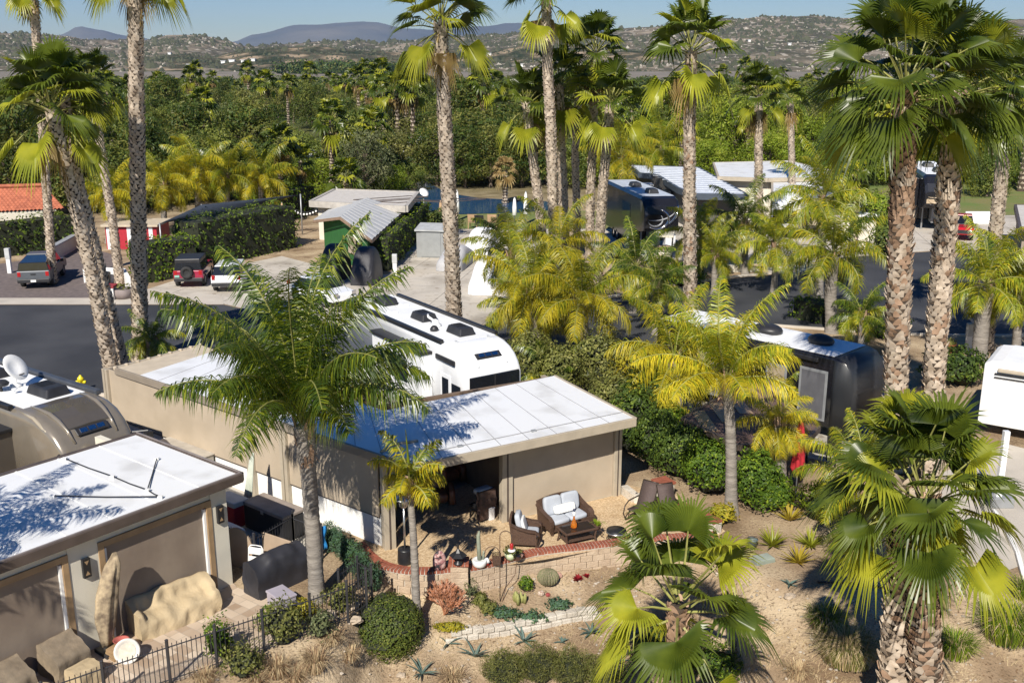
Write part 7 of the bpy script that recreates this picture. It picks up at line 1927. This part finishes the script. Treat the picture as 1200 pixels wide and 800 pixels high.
t = thing('red_glass_bowl', 'red glass bowl on the wooden crates', 'bowl', GL(3.85, .75) + Vector((0, 0, .26)), 0); lath('bowl', t, M('red_glass_dish', (.42, .12, .10), .15), [(.06, 0), (.14, .03), (.19, .12), (.2, .14), (.17, .12), (.05, .03)]); lath('foot', t, MATS['red_glass_dish'], [(.08, -.03), (.05, 0)])
t = thing('tilted_bowl', 'white enamel basin leaning on its side at the patio edge', 'basin', GL(3.95, 1.15) + Vector((0, 0, .27)))
m = MB(); m.lathe([(.24, -.1), (.30, .0), (.31, .03), (.26, .035), (.22, -.03), (.02, -.05)], 24); xf(m, Matrix.Rotation(R(62), 4, 'X') @ Matrix.Rotation(.2, 4, 'Y')); part('basin', m, M('chalk_enamel', (.62, .59, .54), .6, .12, 6), t, smooth=True); m = MB(); m.lathe([(.0, -.045), (.2, -.025), (.2, -.015), (.0, -.02)], 20); xf(m, Matrix.Rotation(R(62), 4, 'X') @ Matrix.Rotation(.2, 4, 'Y')); part('liner', m, M('cream_enamel', (.5, .46, .38), .6, .15, 8), t)

# side yard between the two houses
a = at(310, 708)
draped('covered_grill', 'large barbecue under a black cover beside the ringed palm trunk', at(304, 704), math.atan2(at(372, 672).y - at(304, 704).y, at(372, 672).x - at(304, 704).x), lambda u: [(-.02, 0), (.0, .55), (.1, .85 + .12 * (.25 < u < .8)), (.4, 1.0 + .12 * (.25 < u < .8)), (.65, .95), (.72, 0)], lin(0, 1.75, 14), blk_cloth, 7, 'covered grill', .04)
t = thing('deck_box', 'small lilac grey plastic deck box in front of the covered grill', 'deck box', at(331, 716), AW + math.pi - .15)
gp_m = M('lilac_grey_plastic', (.36, .33, .38), .5, .05); bx('box', t, gp_m, -.35, .35, -.24, .24, 0, .5, bevel=.02); bx('lid', t, gp_m, -.37, .37, -.26, .26, .503, .57, bevel=.02); bx('handle', t, black_plastic, -.08, .08, -.275, -.261, .45, .48)
t = thing('garden_hose', 'black hose coiled on the deck box side', 'hose', at(346, 724)); m = MB()
m.tube([((.2 + .02 * math.sin(k * .7)) * math.cos(k * .42), .1 * math.sin(k * .13), .26 + .2 * math.sin(k * .42)) for k in range(46)], .022, 6); part('coil', m, black_plastic, t, smooth=True)
t = thing('storage_bench', 'large black resin storage box with a pale dusty lid by the wing wall', 'storage box', at(322, 622), AW + math.pi)
bx('box', t, black_plastic, -.95, .95, -.4, .4, 0, .78, bevel=.03); bx('lid', t, M('pale_box_lid', (.30, .25, .215), .8, .12, 3), -.98, .98, -.43, .43, .783, .9, bevel=.03); bx('latch', t, grey_metal, -.06, .06, -.445, -.4305, .72, .84)  # lid coloured paler than the black box
t = thing('storage_cabinet', 'beige low cabinet against the wing wall behind the roof edge', 'cabinet', at(218, 560) , AW + math.pi)
bx('box', t, M('beige_grey_panel', (.36, .33, .28), .7), -1.5, 1.1, -.45, .45, 0, 1.0, bevel=.02); bx('lid', t, M('beige_grey_lid', (.42, .38, .32), .7), -1.53, 1.13, -.48, .48, 1.003, 1.06, bevel=.02)
tan_board = M('tan_folding_top', (.33, .25, .18), .7, .08); 
t = thing('folding_table', 'folded tan round topped table standing on edge beside the casita', 'folding table', at(281, 664), AG + math.pi / 2 + .35)
m = MB(); m.loft([[(.48 * math.cos(b_), -.03 + y, max(.0, .62 + .62 * math.sin(b_))) for b_ in [2 * math.pi * k / 24 for k in range(24)]] for y in (0, .05)]); part('top', m, tan_board, t); bx('leg_bar', t, grey_metal, -.3, .3, .021, .05, .3, .34)
t = thing('folding_table', 'flat tan table board leaning on the iron fence', 'folding table', at(321, 668), AW + math.pi + .1)
m = MB(); m.box(-.55, .55, -.02, .03, 0, 1.0); xf(m, Matrix.Rotation(-.2, 4, 'X')); part('top', m, tan_board, t, bevel=.02); m = MB(); m.box(-.4, .4, .031, .06, .1, .14); xf(m, Matrix.Rotation(-.2, 4, 'X')); part('leg_bar', m, grey_metal, t)
t = thing('folding_chair', 'white plastic folding chair leaning folded beside the tan table top', 'folding chair', at(300, 676), AG + math.pi / 2 + .4)
m = MB(); T = Matrix.Rotation(-.18, 4, 'X')
for s in (-1, 1): m.tube([(s * .22, -.05, 0), (s * .22, -.05, .85), (s * .16, -.05, .93), (0, -.05, .94)], .018, 6)
m.tube([(-.22, -.05, .25), (.22, -.05, .25)], .015, 6); xf(m, T); part('frame', m, white_plastic, t, smooth=True); m = MB(); m.box(-.2, .2, -.08, -.055, .3, .62, tp=.0); xf(m, T); part('seat', m, white_plastic, t, bevel=.02); m = MB(); m.box(-.2, .2, -.08, -.055, .68, .88); xf(m, T); part('backrest', m, white_plastic, t, bevel=.02)
t = thing('white_cushion_stack', 'pale outdoor sofa frame pushed against the casita side', 'sofa', at(268, 640), AG + math.pi / 2)
bx('base', t, tan_board, -.5, .5, -.35, .35, 0, .4, bevel=.02); cushion('cushion', t, white_plastic, -.5, .5, -.35, .35, .4, .62)
t = thing('cardboard_box', 'small brown cardboard box on the concrete by the folding chair', 'box', at(313, 668), .4); bx('carton', t, M('cardboard', (.26, .17, .09), .8), -.16, .16, -.13, .13, 0, .24, bevel=.005); bx('flap', t, MATS['cardboard'], -.16, .0, -.25, -.132, .21, .22)
t = thing('stone_dog', 'white stone puppy ornament at the end of the iron fence', 'ornament', at(335, 668), -.6)
m = MB(); m.blob((0, 0, .16), (.14, .2, .16), 12, 8); m.blob((0, -.16, .36), (.11, .12, .11), 12, 8); m.blob((0, -.28, .33), (.06, .07, .05), 8, 6)
for s in (-1, 1): m.blob((s * .1, -.15, .38), (.03, .05, .09), 8, 6); m.blob((s * .08, -.16, .08), (.045, .06, .1), 8, 6)
part('body', m, white_stucco, t, smooth=True)
t = thing('red_cooler', 'red bin with a grey tray behind the casita corner', 'bin', at(276, 615), AW); bx('bin', t, red_m, -.25, .25, -.2, .2, 0, .75, bevel=.03); bx('tray', t, M('grey_tub', (.4, .43, .45), .5), -.4, .6, -.3, .3, .753, .93, bevel=.04)
t = thing('leaning_poles', 'bundle of pale poles leaning on the wing post', 'poles', at(296, 605)); m = MB()
for k in range(5): m.tube([(-.3 + k * .08, -.25 - .03 * k, .0), (.02 + .03 * k, .12, 1.9 + .06 * k)], .03, 6)
part('pole', m, M('faded_green_pole', (.42, .45, .38), .6), t, smooth=True)
t = thing('blue_towel', 'bright blue towel hanging on the iron fence by the ringed trunk', 'towel', at(376, 652), .3); m = MB(); rr_ = []
for k in range(9): z = 1.0 - .75 * k / 8; rr_.append([(-.14 + .03 * math.sin(k * 1.1) + .045 * i, .03 * math.sin(i * 1.9 + k * .3) - .05, z) for i in range(8)])
m.loft(rr_, closed=False, cap=False); o = part('cloth', m, M('bright_blue_cloth', (.02, .22, .55), .8), t, smooth=True); o.modifiers.new('t', 'SOLIDIFY').thickness = .015

# ------------------------------------------------------------------ right lot and far lots
a = atY(937, 520, 31.7); a.z = 0
t = thing('closed_umbrella', 'closed red umbrella standing beside the brown patio cover', 'umbrella', a); t.scale = (1.15, 1.15, 1.17)
redc = M('red_canvas', (.42, .02, .03), .8, .12, 5); lath('pole', t, grey_metal, [(.025, 0), (.025, 2.45)]); m = MB()
m.loft([[(r_ * (1 + .28 * math.cos(4 * b_ + z)) * math.cos(b_), r_ * (1 + .28 * math.cos(4 * b_ + z)) * math.sin(b_), z) for b_ in [2 * math.pi * k / 24 for k in range(24)]] for r_, z in ((.12, .75), (.17, .9), (.14, 1.2), (.15, 1.5), (.12, 1.8), (.08, 2.1), (.03, 2.35))]); part('canopy', m, redc, t, smooth=True); lath('base', t, black_metal, [(.28, 0), (.28, .05), (.05, .1)])
t = thing('patio_table', 'dark table with chairs tucked under at the red umbrella', 'table', at(958, 548), -.6); m = MB()
m.box(-.6, .6, -.4, .4, .7, .74); part('top', m, black_metal, t, bevel=.01)
for s in (-1, 1):
    for y in (-.33, .33): m = MB(); m.box(s * .52 - .03, s * .52 + .03, y - .03, y + .03, 0, .7); part('leg', m, black_metal, t)
def dinchair(label, loc, rz, grp, mt=black_metal):
    t = thing('patio_chair', label, 'chair', loc, rz, grp); m = MB()
    for s in (-1, 1):
        m.tube([(s * .24, -.24, 0), (s * .24, -.2, .42), (s * .24, .2, .42), (s * .24, .3, .95)], .022, 5); m.tube([(s * .24, .24, 0), (s * .24, .2, .42)], .022, 5)
    part('frame', m, mt, t); bx('seat', t, mt, -.25, .25, -.22, .22, .42, .45)
    m = MB(); m.loft([[(-.24, .21, .48), (.24, .21, .48), (.24, .23, .48), (-.24, .23, .48)], [(-.24, .30, .95), (.24, .30, .95), (.24, .32, .95), (-.24, .32, .95)]]); part('backrest', m, mt, t)
dinchair('dark chair left of the table by the red umbrella', at(918, 556), 1.0, 'chairs of the right lot'); dinchair('dark chair behind the table by the red umbrella', at(978, 538), 2.6, 'chairs of the right lot')
t = thing('white_post', 'white square post with a grey foot box on the right driveway', 'post', at(1168, 592)); bx('shaft', t, white_paint, -.09, .09, -.09, .09, 0, 2.6, bevel=.01); bx('foot', t, grey_metal, -.3, .45, -.25, .25, 0, .35, bevel=.02)
lowwall('white curved edging of the right driveway', [(1165, 600), (1180, 625), (1192, 650), (1200, 680)], .12, .12, white_stucco, None, 'driveway_edging')
def shut_umb(label, px0, px1, mt, grp, Y=None):
    a = at(*px0); top = atY(*px1, a.y); h_ = top.z
    t = thing('closed_umbrella', label, 'umbrella', a, 0, grp); lath('pole', t, grey_metal, [(.05, 0), (.05, h_)], n=8); lath('canopy', t, mt, [(.1, h_ * .28), (.22, h_ * .3), (.2, h_ * .6), (.12, h_ * .9), (.02, h_)], n=12)
wc_ = M('white_canvas', (.78, .78, .76), .8, .05); tc_ = M('tan_umbrella_cloth', (.42, .28, .16), .8, .1)
for l, p0, p1, mt in (('closed white umbrella on the lawn, left of the pair', (536, 259), (536, 222), wc_), ('closed white umbrella of the lawn pair, shorter one', (603, 261), (603, 231), wc_), ('closed white umbrella of the lawn pair, taller one', (616, 263), (616, 224), wc_), ('closed tan umbrella beside the palm behind the motorhome', (517, 270), (517, 234), tc_), ('closed tan umbrella behind the tall hedge', (332, 268), (332, 237), tc_)):
    shut_umb(l, p0, p1, mt, 'closed umbrellas of the far lots')
for l, x, y, mt in (('tan lounge chair on the lawn patio, leftmost', 555, 268, tc_), ('black lounge chair on the lawn patio, next to the tan one', 563, 269, black_metal), ('tan lounge chair on the lawn patio, right pair left one', 578, 268, tc_), ('black lounge chair on the lawn patio, rightmost', 590, 268, black_metal)):
    p_ = at(x, y); dinchair(l, p_, 2.9, 'lawn patio chairs', mt); kidsr = [o for o in COL.objects if o.get('label') == l][0]; kidsr.scale = (1.6, 1.6, 1.4)
t = thing('resin_shed', 'grey resin garden shed beside the covered grey car', 'shed', at(508, 300), -.15); gs = M('grey_resin', (.26, .27, .27), .7, .06)
bx('wall', t, gs, -1.1, 1.1, -.8, .9, 0, 2.0, bevel=.03); m = MB(); m.prism([(-1.2, -.95), (1.2, -.95), (1.2, 1.0), (-1.2, 1.0)], 2.003, lambda p: 2.12 + .25 * (p[1] > 0)); part('roof', m, M('pale_resin_lid', (.38, .39, .39), .6), t); bx('door', t, gs, -.75, .75, -.84, -.803, .1, 1.9, bevel=.01)
def pedestal(label, px, h=1.1, cap=None):
    t = thing('utility_pedestal', label, 'utility pedestal', at(*px), 0, 'utility pedestals'); bx('post', t, white_plastic, -.14, .14, -.12, .12, 0, h, bevel=.02); bx('meter_box', t, M('grey_meter', (.45, .46, .46), .5), -.17, .17, -.15, .15, h * .6, h + .05, bevel=.03)
pedestal('pale utility pedestal at the corner of the round casita hedge', (463, 322), 1.4); pedestal('pale utility pedestal left of the silver pickup', (12, 320), 1.7); pedestal('white utility pedestal beside the golden feather palm at the right kerb', (1134, 414), 1.5)
t = thing('fire_hydrant', 'yellow fire hydrant at the kerb beyond the taupe motorhome', 'hydrant', at(96, 458)); yl = M('hydrant_yellow', (.72, .60, .02), .4)
lath('barrel', t, yl, [(.16, 0), (.17, .05), (.12, .06), (.12, .5), (.15, .52), (.13, .62), (.05, .7), (.04, .74)]); m = MB()
for s in (-1, 1): m.tube([(s * .1, 0, .42), (s * .22, 0, .42)], .07, 8)
m.tube([(0, -.1, .4), (0, -.24, .4)], .08, 8); part('outlet', m, yl, t, smooth=True)
t = thing('brick_planter', 'white planter pier with a red cap by the leaning palm', 'planter', at(126, 350)); bx('pier', t, white_stucco, -.55, .55, -.4, .4, 0, .75, bevel=.01); bx('cap', t, M('red_cap', (.28, .03, .035), .6), -.6, .6, -.45, .45, .753, .88, bevel=.01)
t = thing('barrel_planter', 'round grey barrel planter at the foot of the slender palm', 'planter', at(145, 349)); lath('barrel', t, M('grey_barrel', (.22, .18, .17), .8), [(.5, 0), (.6, .3), (.58, .6), (.5, .6), (.05, .55)]); m = MB(); cloud(m, (0, 0, .65), (.5, .5, .25), 90, .25, random.Random(3), (0, 1)); part('plant', m, list(LG['olive']), t)
t = thing('dark_bin', 'small dark bin behind the white planter pier', 'bin', at(125, 333)); lath('bin', t, black_plastic, [(.25, 0), (.32, .75), (.34, .78), (.28, .75)]); lath('lid', t, black_plastic, [(.33, .79), (.2, .84), (.02, .86)])
t = thing('satellite_dish', 'white satellite dish on a short pole in front of the pond', 'satellite dish', at(497, 252)); tb('pole', t, grey_metal, [(0, 0, 0), (0, 0, 1.9)], .05); m = MB(); m.lathe([(.02, 0), (.25, .03), (.48, .13), (.49, .15), (.25, .05), (.02, .02)], 20); xf(m, Matrix.Translation((0, -.1, 2.1)) @ Matrix.Rotation(.75, 4, 'X') @ Matrix.Rotation(.5, 4, 'Y')); part('reflector', m, white_plastic, t, smooth=True)
t = thing('terracotta_pot', 'terracotta pot on the kerb beside the half shaded trunk', 'pot', at(1112, 412)); lath('pot', t, M('terracotta', (.48, .17, .07), .8), [(.22, 0), (.32, .4), (.35, .42), (.3, .42), (.2, .35)]); m = MB(); cloud(m, (0, 0, .5), (.3, .3, .2), 70, .18, random.Random(8), (0, 1)); part('plant', m, list(LG['olive']), t)
t = thing('string_lights', 'row of round globe lights strung behind the tall hedge', 'string lights', at(343, 262)); m = MB(); q0, q1 = at(340, 242, 2.3) - at(343, 262), at(372, 244, 2.3) - at(343, 262)
m.tube([q0.lerp(q1, k / 10) - Vector((0, 0, .4 * math.sin(math.pi * k / 10))) for k in range(11)], .03, 4); part('cable', m, black_plastic, t)
for k in range(9): q = q0.lerp(q1, (k + .5) / 9) - Vector((0, 0, .4 * math.sin(math.pi * (k + .5) / 9) + .2)); m = MB(); m.blob(tuple(q), (.1, .1, .1), 10, 7); m.build('globe', white_plastic, t, smooth=True)
t = thing('cream_canopy_cart', 'cream topped golf cart in front of the black coach with swirls', 'golf cart', at(777, 305), -.2); bx('roof', t, cream_stucco, -.75, .75, -1.0, 1.0, 1.85, 1.98, bevel=.05); bx('body', t, M('cream_body', (.5, .45, .36), .4), -.6, .6, -1.2, 1.2, .3, .8, bevel=.08); bx('seat', t, tan_board, -.5, .5, -.2, .3, .8, 1.1, bevel=.05)
for sx_ in (-1, 1):
    for y in (-.85, .85): tb('roof_post', t, black_metal, [(sx_ * .6, y, .8), (sx_ * .65, y * 1.05, 1.86)], .03); wheel(t, sx_ * .62, y * .95, .24, .2, grey_metal, side=sx_)
t = thing('motorcycle_trailer', 'pile of covered grey gear left of the black coach', 'trailer', at(712, 300), .3); m = MB(); m.blob((0, 0, .6), (.7, 1.5, .75), 14, 9, amp=.5, fr=1.6, seed=3); part('cover', m, M('grey_tarp', (.22, .24, .27), .7, .2), t); bx('deck', t, black_metal, -.8, .8, -1.7, 1.7, .3, .36)
for s in (-1, 1): wheel(t, s * .85, 0, .3, .2, side=s)
t = thing('stone_bench', 'low stone bench on the planted island by the court', 'bench', at(886, 318), .1); bx('seat', t, block_m, -.7, .7, -.25, .25, .4, .5, bevel=.02)
for s in (-1, 1): bx('leg', t, block_m, s * .5 - .1, s * .5 + .1, -.2, .2, 0, .4)

# ------------------------------------------------------------------ haze
hz_m = bpy.data.materials.new('valley_haze'); hz_m.use_nodes = True
hn = hz_m.node_tree; hn.nodes.remove(hn.nodes['Principled BSDF'])
pv = hn.nodes.new('ShaderNodeVolumePrincipled'); pv.inputs['Color'].default_value = (.36, .56, 1.0, 1); pv.inputs['Density'].default_value = 3.0e-5; pv.inputs['Anisotropy'].default_value = 0
hn.links.new(pv.outputs[0], hn.nodes['Material Output'].inputs['Volume'])
HAZE = True
if HAZE:
    m = MB(); m.box(-21000, 21000, -300, 26000, -60, 1600); struct(m.build('haze', hz_m), 'stuff')
